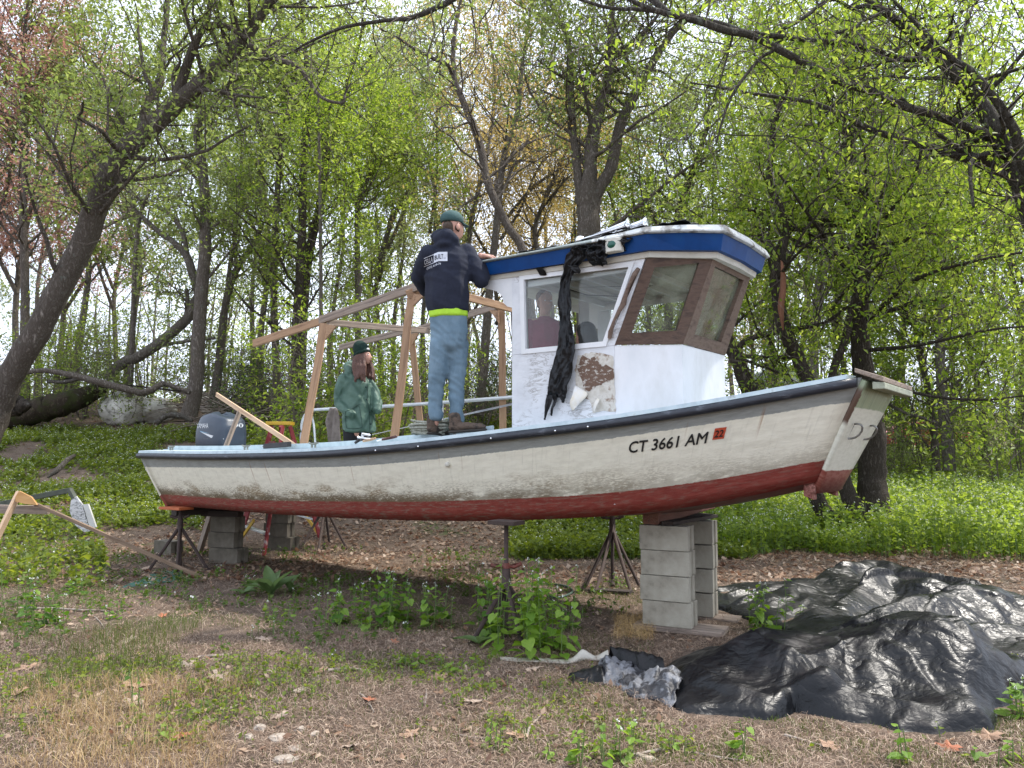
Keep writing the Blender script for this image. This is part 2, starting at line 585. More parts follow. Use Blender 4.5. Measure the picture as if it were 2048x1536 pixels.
def hull_pt(t, f, side=1):
    """t along the hull, f from chine (0) to sheer (1)"""
    ss = sheer_s(t); sc = C0 + (C1 - C0) * t
    zs = sm_itp(ss, RT); zc = sm_itp(sc, CH)
    ws = sm_itp(ss, (SS, WS)); wc = sm_itp(ss, (SS, WC))
    s = sc + (ss - sc) * f
    w = wc + (ws - wc) * f + 0.02 * math.sin(math.pi * f)
    return bp(s, side * w, zc + (zs - zc) * f)
def hull_frac(t, z):
    ss = sheer_s(t); sc = C0 + (C1 - C0) * t
    zs = sm_itp(ss, RT); zc = sm_itp(sc, CH)
    return (z - zc) / (zs - zc)
def t_of_px(px, f=.6):
    lo, hi = 0, 1
    for _ in range(40):
        m = (lo + hi) / 2
        p = hull_pt(m, f)
        x = 1024 + FPX * p[0] / (p[1] * math.cos(TILT) + (p[2] - EYE) * math.sin(TILT))
        if x < px: lo = m
        else: hi = m
    return (lo + hi) / 2

def hull_material():
    k = NT('old_hull_paint')
    uv = k.n('ShaderNodeUVMap').outputs[0]
    sp = k.n('ShaderNodeSeparateXYZ'); k.l(uv, sp.inputs[0])
    u, v = sp.outputs[0], sp.outputs[1]
    co = k.n('ShaderNodeTexCoord').outputs['Object']
    n1 = k.noise(k.mapping(uv, (1.2, 3.0, 1)), 6, 6, .65)
    n2 = k.noise(k.mapping(uv, (3, 10, 1)), 9, 8, .7)
    streak = k.noise(k.mapping(uv, (9, .7, 1)), 3.5, 5, .65)
    jit = k.math('MULTIPLY', k.math('SUBTRACT', n2, .5), .035)
    vj = k.math('ADD', v, jit)
    # cream with dull patches, water stains and grime that gathers above the boot top towards the stern
    cream = k.mix(k.step(n1, .35, .7), (.80, .76, .63), (.70, .66, .54))
    cream = k.mix(k.math('MULTIPLY', k.step(streak, .54, .74), .30), cream, (.36, .33, .25))
    low = k.step(v, .62, .26)
    aft = k.step(u, 7.4, 2.5)
    dirt = k.math('MULTIPLY', low, k.step(k.math('ADD', n2, k.math('MULTIPLY', k.step(v, .55, .30), .13)), .53, .60))
    dirt = k.math('MULTIPLY', k.math('MULTIPLY', dirt, k.step(k.noise(k.mapping(uv, (1.1, 1.6, 1)), 3.1, 4, .6), .36, .56)), k.math('ADD', k.math('MULTIPLY', aft, .8), .3), True)
    cream = k.mix(k.math('MULTIPLY', dirt, 1.0, True), cream, (.13, .085, .042))
    patch = k.math('MULTIPLY', k.step(k.noise(k.mapping(uv, (1, 2.2, 1)), 1.6, 4, .6), .50, .60), k.step(v, .66, .40))
    cream = k.mix(k.math('MULTIPLY', k.math('MULTIPLY', patch, aft), k.step(n2, .34, .60)), cream, (.20, .13, .055))
    band = k.math('MULTIPLY', k.step(v, .42, .31), k.step(n1, .38, .50))
    cream = k.mix(k.math('MULTIPLY', band, k.math('ADD', k.math('MULTIPLY', aft, .65), .25)), cream, (.14, .105, .06))
    chips = k.step(k.noise(k.mapping(uv, (4, 9, 1)), 13, 3, .6), .69, .73)
    cream = k.mix(k.math('MULTIPLY', chips, k.step(v, .75, .3)), cream, (.06, .035, .022))
    rust = k.math('MULTIPLY', k.step(k.noise(k.mapping(uv, (7, .35, 1)), 2.6, 2, .5), .66, .75), k.step(v, .4, .8))
    cream = k.mix(k.math('MULTIPLY', rust, .7), cream, (.30, .13, .03))
    grey = k.mix(k.step(n1, .3, .7), (.23, .24, .225), (.30, .31, .29))
    grey = k.mix(k.math('MULTIPLY', rust, .8), grey, (.22, .10, .04))
    red = k.mix(k.step(n1, .38, .62), (.20, .028, .020), (.25, .050, .036))
    worn = k.step(k.noise(k.mapping(uv, (1.3, 5, 1)), 7, 7, .7), .50, .62)
    red = k.mix(k.math('MULTIPLY', worn, k.math('ADD', k.math('MULTIPLY', aft, .45), .35)), red, (.22, .165, .125))
    red = k.mix(k.math('MULTIPLY', k.step(n2, .60, .66), k.step(v, .22, .3)), red, (.55, .36, .28))
    c = k.mix(k.step(vj, .745, .752), cream, grey)
    c = k.mix(k.step(vj, .304, .296), c, red)
    k.l(c, k.bs.inputs['Base Color'])
    k.bs.inputs['Roughness'].default_value = .55
    peel = k.noise(k.mapping(uv, (1.0, 7, 1)), 5.0, 8, .72, .8)
    ridges = k.step(peel, .50, .53)
    h = k.math('ADD', k.math('MULTIPLY', ridges, .6), n2)
    k.l(k.bump(h, .35, .006), k.bs.inputs['Normal'])
    return k.m
HULL = hull_material()
CAP_BLUE = mat('pale_blue_deck_paint', [(.3, (.36, .44, .47)), (.5, (.46, .55, .58)), (.62, (.50, .58, .60)), (.75, (.22, .24, .22))], scale=9, rough=.5, bump=.15)
RUBBER = mat('black_rub_rail', [(.3, (.012, .014, .022)), (.6, (.022, .026, .036)), (.76, (.12, .13, .15))], scale=8, rough=.42, stretch=(1, 1, 3), bump=.2)
def white_peel():
    k = NT('peeling_white_paint')
    co = k.n('ShaderNodeTexCoord').outputs['Object']
    n1 = k.noise(co, 5, 6, .65)
    crack = k.noise(k.mapping(co, (1, 1, 3.2)), 4.5, 7, .7, .8)
    line = k.math('SUBTRACT', 1.0, k.math('MULTIPLY', k.math('ABSOLUTE', k.math('SUBTRACT', crack, .5)), 30), True)
    sparse = k.step(k.noise(co, 2.4, 3), .48, .60)
    c = k.mix(k.step(n1, .3, .75), (.74, .75, .77), (.62, .63, .65))
    c = k.mix(k.math('MULTIPLY', k.math('MULTIPLY', line, sparse), .7), c, (.22, .19, .16))
    k.l(c, k.bs.inputs['Base Color'])
    k.bs.inputs['Roughness'].default_value = .5
    k.l(k.bump(k.step(crack, .49, .53), .35, .004, k.bump(n1, .2, .01)), k.bs.inputs['Normal'])
    return k.m
CAB_WHITE = white_peel()
PANEL_WHITE = mat('smooth_white_panel', [(.3, (.66, .67, .68)), (.5, (.74, .74, .75)), (.75, (.60, .59, .57))], scale=3.5, rough=.45, stretch=(1, 1, .5), bump=.08, bscale=20)
CREAM_TRIM = mat('dull_cream_trim', [(.3, (.52, .50, .43)), (.7, (.64, .62, .55))], scale=9, rough=.6, bump=.2)
BLUE = mat('blue_fascia_paint', [(.3, (.001, .036, .15)), (.55, (.002, .050, .20)), (.8, (.006, .065, .19))], scale=5, rough=.5, bump=.08, spec=.25)
ROOFLIP = mat('worn_white_roof_edge', [(.3, (.62, .64, .64)), (.50, (.62, .64, .63)), (.56, (.34, .34, .32)), (.66, (.15, .13, .11))], scale=9, rough=.6, bump=.4)
ROOFTOP = mat('grey_green_roof', [(.3, (.20, .24, .23)), (.6, (.30, .34, .33))], scale=7, rough=.8, bump=.4)
BROWN_IN = mat('cabin_inside_paint', [(.3, (.62, .63, .64)), (.7, (.74, .74, .74))], scale=4, rough=.6)

def glass(name, dirt, tint=(.75, .78, .70)):
    k = NT(name)
    tr = k.n('ShaderNodeBsdfTransparent'); tr.inputs[0].default_value = (.93, .95, .94, 1)
    gl = k.n('ShaderNodeBsdfGlossy'); gl.inputs['Roughness'].default_value = .03
    df = k.n('ShaderNodeBsdfDiffuse'); df.inputs[0].default_value = (*tint, 1)
    fr = k.n('ShaderNodeFresnel'); fr.inputs[0].default_value = 1.5
    m1 = k.n('ShaderNodeMixShader'); k.l(k.math('MULTIPLY', fr.outputs[0], .55, True), m1.inputs[0]); k.l(tr.outputs[0], m1.inputs[1]); k.l(gl.outputs[0], m1.inputs[2])
    co = k.n('ShaderNodeTexCoord').outputs['Object']
    nz = k.noise(co, 5, 5, .6)
    f = k.math('MULTIPLY', k.step(nz, .3, .7), dirt)
    m2 = k.n('ShaderNodeMixShader'); k.l(f, m2.inputs[0]); k.l(m1.outputs[0], m2.inputs[1]); k.l(df.outputs[0], m2.inputs[2])
    k.l(m2.outputs[0], k.N['Material Output'].inputs['Surface'])
    return k.m
GLASS = glass('window_pane', .015)
GLASS_D = glass('hazy_window_pane', .26, (.36, .38, .28))  # greenish grey reflection put into the diffuse tint, with some dirt

boat = thing('boat', 'cream and red wooden boat with white wheelhouse, propped on concrete blocks and stands', 'boat', bp(3.2, 0, .75))

def build_hull():
    NTT = 64
    fr_rows = [0, .12]
    def rows(t):
        ss = sheer_s(t)
        fr = min(max(hull_frac(t, sm_itp(C0 + (C1 - C0) * t + .05, RD)), .05), .5)
        fg = min(max(hull_frac(t, sm_itp(ss - .05, GB) - .012), .55), .95)
        return [(0, 0), (fr * .5, .15), (fr, .30), (fr + (fg - fr) * .25, .4125), (fr + (fg - fr) * .5, .525), (fr + (fg - fr) * .75, .6375), (fg, .75), ((fg + 1) / 2, .875), (1, 1)]
    for side in (1, -1):
        vs = []; fs = []; uv = []
        for i in range(NTT + 1):
            t = i / NTT
            for f, v in rows(t):
                vs.append(hull_pt(t, f, side)); uv.append((sheer_s(t) + (0 if side == 1 else 20), v))
        nr = 9
        for i in range(NTT):
            for j in range(nr - 1):
                a = i * nr + j
                q = (a, a + nr, a + nr + 1, a + 1)
                fs.append(q if side == 1 else q[::-1])
        o = obj('hull_side', vs, fs, HULL, boat, sm=True, uv=uv)
        if side == 1:
            o['label'] = 'near side with peeling cream paint, grey top strake and red bottom band'
        so = o.modifiers.new('thick', 'SOLIDIFY'); so.thickness = .03; so.offset = -1
    # bottom
    vs = []; fs = []
    for i in range(NTT + 1):
        t = i / NTT
        a = hull_pt(t, 0, 1); b = hull_pt(t, 0, -1)
        c = (a + b) / 2; c[2] -= .03
        vs += [a, c, b]
    for i in range(NTT):
        a = i * 3
        fs += [(a, a + 1, a + 4, a + 3), (a + 1, a + 2, a + 5, a + 4)]
    obj('hull_bottom', vs, fs, mat('bottom_paint', [(.35, (.16, .03, .022)), (.5, (.20, .06, .045)), (.62, (.13, .11, .09))], scale=3, rough=.7, bump=.3), boat, sm=True)
    # stern transom
    a = [hull_pt(0, f, 1) for f in (0, .15, .8, 1)]; b = [hull_pt(0, f, -1) for f in (0, .15, .8, 1)]
    vs = []; uv = []
    for f, v in ((0, 0), (.2, .30), (.75, .75), (1, 1)):
        vs += [hull_pt(0, f, 1), hull_pt(0, f, -1)]; uv += [(10, v), (12, v)]
    tr = obj('transom', vs, [(0, 2, 3, 1), (2, 4, 5, 3), (4, 6, 7, 5)], HULL, boat, uv=uv)
    so = tr.modifiers.new('thick', 'SOLIDIFY'); so.thickness = .04; so.offset = 1
build_hull()

def bow_material():
    k = NT('bow_board_paint')
    uv = k.n('ShaderNodeUVMap').outputs[0]
    sp = k.n('ShaderNodeSeparateXYZ'); k.l(uv, sp.inputs[0]); u, v = sp.outputs[0], sp.outputs[1]
    n1 = k.noise(k.mapping(uv, (2, 6, 1)), 5, 7, .65)
    gr = k.noise(k.mapping(uv, (9, .6, 1)), 5, 4, .6)
    c = k.mix(k.step(n1, .35, .7), (.72, .71, .60), (.62, .61, .50))
    c = k.mix(k.math('MULTIPLY', k.step(gr, .58, .7), .4), c, (.33, .30, .24))
    green = k.mix(k.step(gr, .35, .7), (.33, .38, .24), (.24, .29, .19))
    vj = k.math('ADD', v, k.math('MULTIPLY', k.math('SUBTRACT', n1, .5), .03))
    c = k.mix(k.step(vj, .765, .78), c, green)
    red = k.mix(k.step(n1, .4, .6), (.22, .05, .035), (.30, .12, .09))
    c = k.mix(k.step(vj, .215, .205), c, red)
    edge = k.math('MULTIPLY', k.step(k.math('ADD', u, k.math('MULTIPLY', k.math('SUBTRACT', k.noise(uv, 14, 5, .7), .5), .10)), .030, .018), k.math('MULTIPLY', k.step(v, .60, .66), k.step(v, .97, .90)))
    c = k.mix(edge, c, (.10, .055, .035))
    k.l(c, k.bs.inputs['Base Color']); k.bs.inputs['Roughness'].default_value = .55
    k.l(k.bump(n1, .3, .006), k.bs.inputs['Normal'])
    return k.m
BOWM = bow_material()
def build_bow():
    # the raked flat bow board between the two sides, 3 mm proud of them
    out = np.array([*(BA * .03), -.01])
    vs = []; uv = []; fs = []
    nr = 7
    for i in range(nr):
        f = i / (nr - 1)
        a = hull_pt(1, -.10 + 1.08 * f, 1); b = hull_pt(1, -.10 + 1.08 * f, -1)
        for j in range(5):
            g = (0, .06, .35, .7, 1)[j]
            p = a * (1 - g) + b * g
            bulge = .035 * math.sin(math.pi * g)
            vs.append(p + out + np.array([*(BA * bulge), 0])); uv.append((g, f))
    for i in range(nr - 1):
        for j in range(4):
            a = i * 5 + j
            fs.append((a, a + 1, a + 6, a + 5))
    o = obj('bow_board', vs, fs, BOWM, boat, sm=True, uv=uv)
    so = o.modifiers.new('thick', 'SOLIDIFY'); so.thickness = .05; so.offset = -1
    o['label'] = 'raked flat bow board, green stained at the top and red at the foot'
    # two worn runner ends under it
    RP = mat('pink_worn_red_paint', [(.35, (.17, .045, .035)), (.5, (.30, .13, .10)), (.62, (.14, .05, .035))], scale=30, rough=.8, bump=.5)
    foot = hull_pt(1, -.10, 1)[2]
    sl = C1 - .04
    for w in (.30, -.27):
        q = bp(sl, w, 0)[:2]
        poly = [q + BA * x + BN * y for x, y in ((-.05, -.035), (.02, -.035), (.02, .035), (-.05, .035))]
        prism('runner_end', poly, [foot - .03, foot - .055, foot - .055, foot - .03], foot + .06, RP, boat, .006)
    poly = [bp(sl + .035, w, 0)[:2] for w in (.37, -.37)] + [bp(sl + .0, w, 0)[:2] for w in (-.37, .37)]
    prism('bow_foot_strip', poly, foot - .005, foot + .045, RP, boat, .005)
    # cap board over the bow
    top = hull_pt(1, 1, 1)[2]
    s_ = S1
    poly = [bp(s_ + .13, .49, 0)[:2], bp(s_ + .13, -.49, 0)[:2], bp(s_ - .04, -.50, 0)[:2], bp(s_ - .04, .50, 0)[:2]]
    o = prism('bow_cap', poly, [top - .035, top - .035, top + .035, top + .035], [top + .0, top + .0, top + .065, top + .065],
              [WOOD_GREY], boat, .006)
    lip = [bp(s_ + .135, .48, 0)[:2], bp(s_ + .135, -.48, 0)[:2], bp(s_ + .06, -.48, 0)[:2], bp(s_ + .06, .48, 0)[:2]]
    prism('bow_cap_edge', lip, top - .080, [top - .037, top - .037, top - .03, top - .03], mat('greenish_edge_paint', [(.35, (.40, .42, .32)), (.65, (.28, .30, .22))], scale=12, rough=.7, bump=.3), boat, .006)
    # steel eye loops bolted to the bow board
    for g in (.12, .62):
        a = hull_pt(1, .50, 1); b = hull_pt(1, .50, -1)
        c = a * (1 - g) + b * g + np.array([*(BA * .06), 0])
        upv = (hull_pt(1, .6, 1) - hull_pt(1, .5, 1)); upv /= np.linalg.norm(upv)
        o3 = np.array([*BA, 0.0])
        pts = [c - upv * .055, c - upv * .055 + o3 * .02]
        for q in range(7):
            th = -math.pi / 2 + math.pi * q / 6
            pts.append(c + o3 * (.022 + .045 * math.cos(th)) + upv * .055 * math.sin(th))
        pts += [c + upv * .055]
        tube('bow_eye', pts, .007, mat('tarnished_steel', [(.3, (.18, .18, .17)), (.7, (.32, .31, .29))], scale=20, rough=.4, metal=.8), boat, k=8)
build_bow()

def sheer_line(side, dw, dz, n=70, t0=0, t1=1):
    out = []
    for i in range(n):
        t = t0 + (t1 - t0) * i / (n - 1)
        p = hull_pt(t, 1, side)
        out.append(p + np.array([*(BN * side * dw), dz]))
    return out
def strip(name, prof, side, m, n=70, t0=0, t1=1, sm=False):
    """sweep a (w, z) profile along the sheer"""
    lines = [sheer_line(side, w, z, n, t0, t1) for w, z in prof]
    k = len(prof); vs = []; fs = []
    for i in range(n):
        for j in range(k): vs.append(lines[j][i])
    for i in range(n - 1):
        for j in range(k):
            a = i * k + j; b = i * k + (j + 1) % k
            q = (a, b, b + k, a + k)
            fs.append(q)
    fs += [tuple(range(k - 1, -1, -1)), tuple(range((n - 1) * k, n * k))]
    if side == -1: fs = [f[::-1] for f in fs]
    return obj(name, vs, fs, m, boat, sm=sm)
for side in (1, -1):
    rail = [(.004, .002), (.004, -.056), (.028, -.062), (.046, -.052), (.053, -.030), (.046, -.008), (.028, .002)]
    strip('rub_rail', rail, side, RUBBER, sm=True, t0=-.003, t1=.997)
    strip('gunwale', [(.028, .004), (.020, .034), (-.22, .042), (-.22, .006)], side, CAP_BLUE, t0=-.002, t1=.99)
    strip('coaming', [(-.222, .046), (-.222, .095), (-.245, .095), (-.245, -.14)], side, CAP_BLUE, t0=.03, t1=.66)
# fastenings along the black rail
for px in (1118, 1183, 990, 845, 760):
    t = t_of_px(px, 1)
    p = hull_pt(t, 1, 1) + np.array([*(BN * .052), -.034])
    ellipsoid('rail_screw', p, (.009, .009, .009), CHROME, boat, 8, 6)

# decks and inside of the boat
def deck(name, t0, t1, dz, m, inset=.22, n=20):
    vs = []; fs = []
    for i in range(n):
        t = t0 + (t1 - t0) * i / (n - 1)
        a = hull_pt(t, 1, 1); b = hull_pt(t, 1, -1)
        a[:2] -= BN * inset; b[:2] += BN * inset
        a[2] += dz; b[2] += dz
        c = (a + b) / 2; c[2] += .02
        vs += [a, c, b]
    for i in range(n - 1):
        q = i * 3
        fs += [(q, q + 1, q + 4, q + 3), (q + 1, q + 2, q + 5, q + 4)]
    o = obj(name, vs, fs, m, boat)
    so = o.modifiers.new('thick', 'SOLIDIFY'); so.thickness = .02; so.offset = 0
deck('fore_deck', .66, .985, .02, CAP_BLUE)
deck('sole', .01, .72, -.46, mat('grey_sole_paint', [(.3, (.20, .23, .24)), (.7, (.30, .33, .34))], scale=5, rough=.7), inset=.34)
def box_sw(name, s0, s1, w0, w1, z0, z1, m, parent, bev=.008):
    poly = [bp(s0, w0, 0)[:2], bp(s1, w0, 0)[:2], bp(s1, w1, 0)[:2], bp(s0, w1, 0)[:2]]
    if w0 > w1: poly = poly
    else: poly = poly[::-1]
    return prism(name, poly, z0, z1, m, parent, bev)
box_sw('motor_well', -.72, .35, .80, -.80, 1.10, 1.425, CAP_BLUE, boat)
box_sw('stern_locker', .15, 1.75, .84, .45, 1.05, 1.415, CAP_BLUE, boat)
box_sw('locker_lid', .62, 1.52, .80, .47, 1.417, 1.462, CAP_BLUE, boat)
box_sw('side_locker', 2.05, 2.85, .84, .55, 1.05, 1.452, CAP_BLUE, boat)
box_sw('locker_lid', 2.12, 2.80, .83, .58, 1.454, 1.484, CAP_BLUE, boat)
# cleats
CLEAT = mat('weathered_bronze', [(.3, (.18, .19, .17)), (.7, (.30, .31, .28))], scale=14, rough=.5, metal=.7)
for px, py in ((331, 895), (480, 899), (615, 896)):
    t = t_of_px(px, 1)
    b = hull_pt(t, 1, 1) + np.array([*(-BN * .07), .04])
    a3 = np.array([*BA, 0])
    tb = TB()
    tb.tube([b - a3 * .075 + np.array([0, 0, .05]), b - a3 * .03 + np.array([0, 0, .038]), b + a3 * .03 + np.array([0, 0, .038]), b + a3 * .075 + np.array([0, 0, .05])], [.006, .011, .011, .006], 8, cap=True)
    for q in (-.025, .025): tb.tube([b + a3 * q, b + a3 * q + np.array([0, 0, .036])], [.012, .009], 8)
    tb.build('cleat', CLEAT, boat)

# ---------------- wheelhouse
house = prism('wheelhouse', [bp(4.655, .69, 0)[:2], bp(4.655, -.69, 0)[:2], bp(5.60, -.69, 0)[:2], bp(6.02, -.40, 0)[:2], bp(6.02, .40, 0)[:2], bp(5.60, .69, 0)[:2]][::-1], 1.00, 1.05, BROWN_IN, boat)
house['label'] = 'white plywood wheelhouse with a blue fascia'
CW = .72
def P3(s, w, z): return tuple(bp(s, w, z))
for sd in (1, -1):
    w = CW * sd
    lab = None
    # lower side wall
    q = [P3(4.65, w, 1.15), P3(5.63, w, 1.15), P3(5.63, w, 2.205), P3(4.65, w, 2.205)]
    # side wall above with the window opening
    qo = [P3(4.65, w, 2.207), P3(5.632, w, 2.207), P3(5.92, w, 2.89), P3(4.65, w, 2.89)]
    qh = [P3(4.80, w, 2.245), P3(5.535, w, 2.245), P3(5.775, w, 2.80), P3(4.785, w, 2.835)]
    if sd == -1: q = q[::-1]; qo = qo[::-1]; qh = qh[::-1]
    slab('side_wall', q, .03, CAB_WHITE, house)
    slab('side_wall', qo, .03, CAB_WHITE, house, qh)
    # white trim round the window, standing proud
    e = .012 * sd
    def ww(s, z): return P3(s, w + e, z)
    f1 = [ww(4.755, 2.205), ww(5.56, 2.205), ww(5.815, 2.83), ww(4.735, 2.87)]
    f2 = [ww(4.795, 2.245), ww(5.535, 2.245), ww(5.765, 2.795), ww(4.78, 2.83)]
    if sd == -1: f1 = f1[::-1]; f2 = f2[::-1]
    slab('window_frame', f1, .02, WHITE_P, house, f2)
    g = [P3(4.79, w - .012 * sd, 2.24), P3(5.54, w - .012 * sd, 2.24), P3(5.78, w - .012 * sd, 2.81), P3(4.775, w - .012 * sd, 2.84)]
    if sd == -1: g = g[::-1]
    slab('window_pane', g, .004, GLASS, house)
    # lower front quarter panel
    A0, B0 = (5.632, .72 * sd), (6.05, .42 * sd)
    q = [P3(*A0, 1.3), P3(*B0, 1.3), P3(*B0, 2.212), P3(*A0, 2.205)]
    if sd == -1: q = q[::-1]
    slab('quarter_panel', q, .03, PANEL_WHITE, house)
    # brown quarter window leaning outwards
    a = Vector(P3(5.635, .725 * sd, 2.208)); b = Vector(P3(6.055, .425 * sd, 2.214)); c = Vector(P3(6.31, .395 * sd, 2.885)); d = Vector(P3(5.925, .725 * sd, 2.855))
    def uvp(u, v): return tuple((a * (1 - u) + b * u) * (1 - v) + (d * (1 - u) + c * u) * v)
    outer = [uvp(0, 0), uvp(1, 0), uvp(1, 1), uvp(0, 1)]
    inner = [uvp(.19, .13), uvp(.84, .15), uvp(.82, .90), uvp(.17, .87)]
    if sd == -1: outer = outer[::-1]; inner = inner[::-1]
    slab('wooden_window_frame', outer, .045, TEAK, house, inner)
    pn = [Vector(x) for x in inner]
    nn = (pn[1] - pn[0]).cross(pn[-1] - pn[0]).normalized() * .03
    slab('window_pane', [tuple(x - nn) for x in pn], .004, GLASS_D if sd == 1 else GLASS, house)
# front panel and front window
q = [P3(6.05, .418, 1.3), P3(6.05, -.418, 1.3), P3(6.05, -.418, 2.212), P3(6.05, .418, 2.212)]
slab('front_panel', q, .03, PANEL_WHITE, house)
a = Vector(P3(6.058, .422, 2.214)); b = Vector(P3(6.058, -.422, 2.214)); c = Vector(P3(6.315, -.392, 2.885)); d = Vector(P3(6.315, .392, 2.885))
def uvp(u, v): return tuple((a * (1 - u) + b * u) * (1 - v) + (d * (1 - u) + c * u) * v)
inner = [uvp(.16, .13), uvp(.80, .13), uvp(.86, .88), uvp(.10, .88)]
slab('wooden_window_frame', [uvp(0, 0), uvp(1, 0), uvp(1, 1), uvp(0, 1)], .045, TEAK_WORN, house, inner)
pn = [Vector(x) for x in inner]; nn = (pn[1] - pn[0]).cross(pn[-1] - pn[0]).normalized() * .03
slab('window_pane', [tuple(x - nn) for x in pn], .004, GLASS_D, house)
# the curved bracket behind the wall, carrying the roof aft
for sd in (1, -1):
    w = CW * sd
    prof = [(4.65, 2.89), (4.25, 2.90), (4.25, 2.85), (4.40, 2.80), (4.50, 2.765), (4.545, 2.72), (4.56, 2.66), (4.60, 2.625), (4.65, 2.61)]
    vs = [P3(s, w, z) for s, z in prof] + [P3(s, w - .03 * sd, z) for s, z in prof]
    n = len(prof)
    fs = [tuple(range(n)), tuple(range(2 * n - 1, n - 1, -1))] + [(i + n, (i + 1) % n + n, (i + 1) % n, i) for i in range(n)]
    obj('roof_bracket', vs, fs, WHITE_P, house)
# roof: outline of half the roof, swept up into fascia, lip and crowned top
RO = [(4.20, .76), (4.6, .775), (5.0, .785), (5.5, .79), (5.95, .78), (6.17, .62), (6.38, .44), (6.40, .0)]
def ring(off_out, zf):
    pts = []
    full = RO + [(s, -w) for s, w in RO[::-1][1:]]
    for s, w in full:
        l = math.hypot(s - 5.4, w) or 1
        sgn = 1 if w > 0 else (-1 if w < 0 else 0)
        ds = off_out if s > 5.96 else (off_out * .2 if s > 4.3 else 0)
        dw = off_out * sgn * (1 if s < 6.2 else .6)
        pts.append(bp(s + ds, w + dw, zf(s)))
    return pts
def zr(s, add): return 2.885 + add * (1 + .22 * (s - 4.2) / 2.2) + .035 * (4.2 + 1.2 - s) / 1.2 * (1 if s < 5.4 else 0)
def band_obj(name, rings, m, cap_top=False, cap_bot=False, sm=False):
    n = len(rings[0]); vs = [p for r in rings for p in r]; fs = []
    for j in range(len(rings) - 1):
        for i in range(n):
            a = j * n + i; b = j * n + (i + 1) % n
            fs.append((a, b, b + n, a + n))
    if cap_bot: fs.append(tuple(range(n - 1, -1, -1)))
    if cap_top: fs.append(tuple(range((len(rings) - 1) * n, len(rings) * n)))
    return obj(name, vs, [f[::-1] for f in fs], m, house, sm=sm)
band_obj('header_trim', [ring(-.045, lambda s: zr(s, -.035)), ring(-.035, lambda s: zr(s, .0))], CREAM_TRIM, cap_bot=True)
band_obj('blue_fascia', [ring(.0, lambda s: zr(s, .001)), ring(.03, lambda s: zr(s, .098))], BLUE, cap_bot=True)
# rounded lip
def lipring(dx, dz): return ring(dx, lambda s: zr(s, dz) + (.03 * max(0, (s - 5.2)) if dz > .12 else 0))
lip_o = band_obj('roof_lip', [ring(.031, lambda s: zr(s, .100)), ring(.058, lambda s: zr(s, .104)), lipring(.060, .112), lipring(.04, .122), lipring(-.02, .130)], ROOFLIP)
lip_o.data.materials.append(ROOFTOP); lof = wloc(house)
for p_ in lip_o.data.polygons:
    c_ = p_.center + lof
    if (c_.x - BO[0]) * BA[0] + (c_.y - BO[1]) * BA[1] < 5.6: p_.material_index = 1
rtop = [ring(-.021, lambda s: zr(s, .130) + .03 * max(0, (s - 5.2)))]
for q, dz in ((.75, .03), (.45, .055), (.12, .065)):
    base = ring(-.02, lambda s: zr(s, .130) + .03 * max(0, (s - 5.2)))
    c = bp(5.3, 0, 0)
    rtop.append([np.array([c[0] + (p[0] - c[0]) * q, c[1] + (p[1] - c[1]) * q, p[2] + dz * .6]) for p in base])
band_obj('roof_top', rtop, ROOFTOP, cap_top=True)
# beams under the roof inside
for s in (4.75, 5.0, 5.25, 5.5, 5.75):
    beam('roof_beam', P3(s, .66, 2.835), P3(s, -.66, 2.835), .035, .05, BROWN_IN, house)
beam('side_beam', P3(4.7, .655, 2.80), P3(5.85, .655, 2.80), .04, .05, BROWN_IN, house)
beam('side_beam', P3(4.7, -.655, 2.80), P3(5.85, -.655, 2.80), .04, .05, BROWN_IN, house)
beam('bulkhead_post', P3(4.70, -.35, 1.1), P3(4.70, -.35, 2.84), .10, .03, BROWN_IN, house)
tube('hanging_wire', [P3(4.9, .3, 2.82), P3(5.1, .25, 2.74), P3(5.35, .1, 2.72), P3(5.6, 0, 2.80)], .004, BLACK, house, k=6)
# grab rail on the sloping post
hp = []
for q in range(13):
    f = q / 12
    s = 5.585 + (5.84 - 5.585) * f; z = 2.265 + (2.77 - 2.265) * f
    lift = .018 + .03 * abs(math.sin(f * 2 * math.pi)) if .03 < f < .97 else .012
    hp.append(P3(s + .01, CW + lift, z))
tube('grab_rail', hp, [.016, .019, .014, .012, .013, .018, .022, .018, .013, .012, .014, .019, .016], TEAK_WORN, house, k=8)
# bare plywood patch with torn paint around it, on the near side wall
def torn(name, cpx, rad, m, w, seedv, jag=.35, n=46, squash=1.0, parent=None, lift=0.0):
    s0, z0 = onw(*cpx, w)
    vs = [P3(s0, w + lift, z0)]
    for i in range(n):
        th = 2 * math.pi * i / n
        r = 1 + jag * (mnoise.noise(Vector((math.cos(th) * 1.7 + seedv, math.sin(th) * 1.7, seedv))) * 2 + mnoise.noise(Vector((math.cos(th) * 6 + seedv, math.sin(th) * 6, 3))) * .7)
        vs.append(P3(s0 + rad[0] * r * math.cos(th), w, z0 + rad[1] * r * math.sin(th)))
    fs = [(0, i, i % n + 1) for i in range(1, n + 1)]
    return obj(name, vs, fs, m, parent or house)
def ply_material():
    k = NT('bare_plywood')
    co = k.n('ShaderNodeTexCoord').outputs['Object']
    wv = k.noise(k.mapping(co, (1.2, 1.2, 6)), 7, 5, .7, 1.6)
    lines = k.math('FRACT', k.math('MULTIPLY', wv, 22))
    c = k.mix(k.step(lines, .35, .75), (.10, .055, .035), (.24, .15, .105))
    c = k.mix(k.step(k.noise(k.mapping(co, (1, 1, 2.5)), 22, 5, .7), .56, .60), c, (.62, .58, .52))
    k.l(c, k.bs.inputs['Base Color']); k.bs.inputs['Roughness'].default_value = .85
    k.l(k.bump(lines, .5, .004), k.bs.inputs['Normal'])
    return k.m
PLY = ply_material()
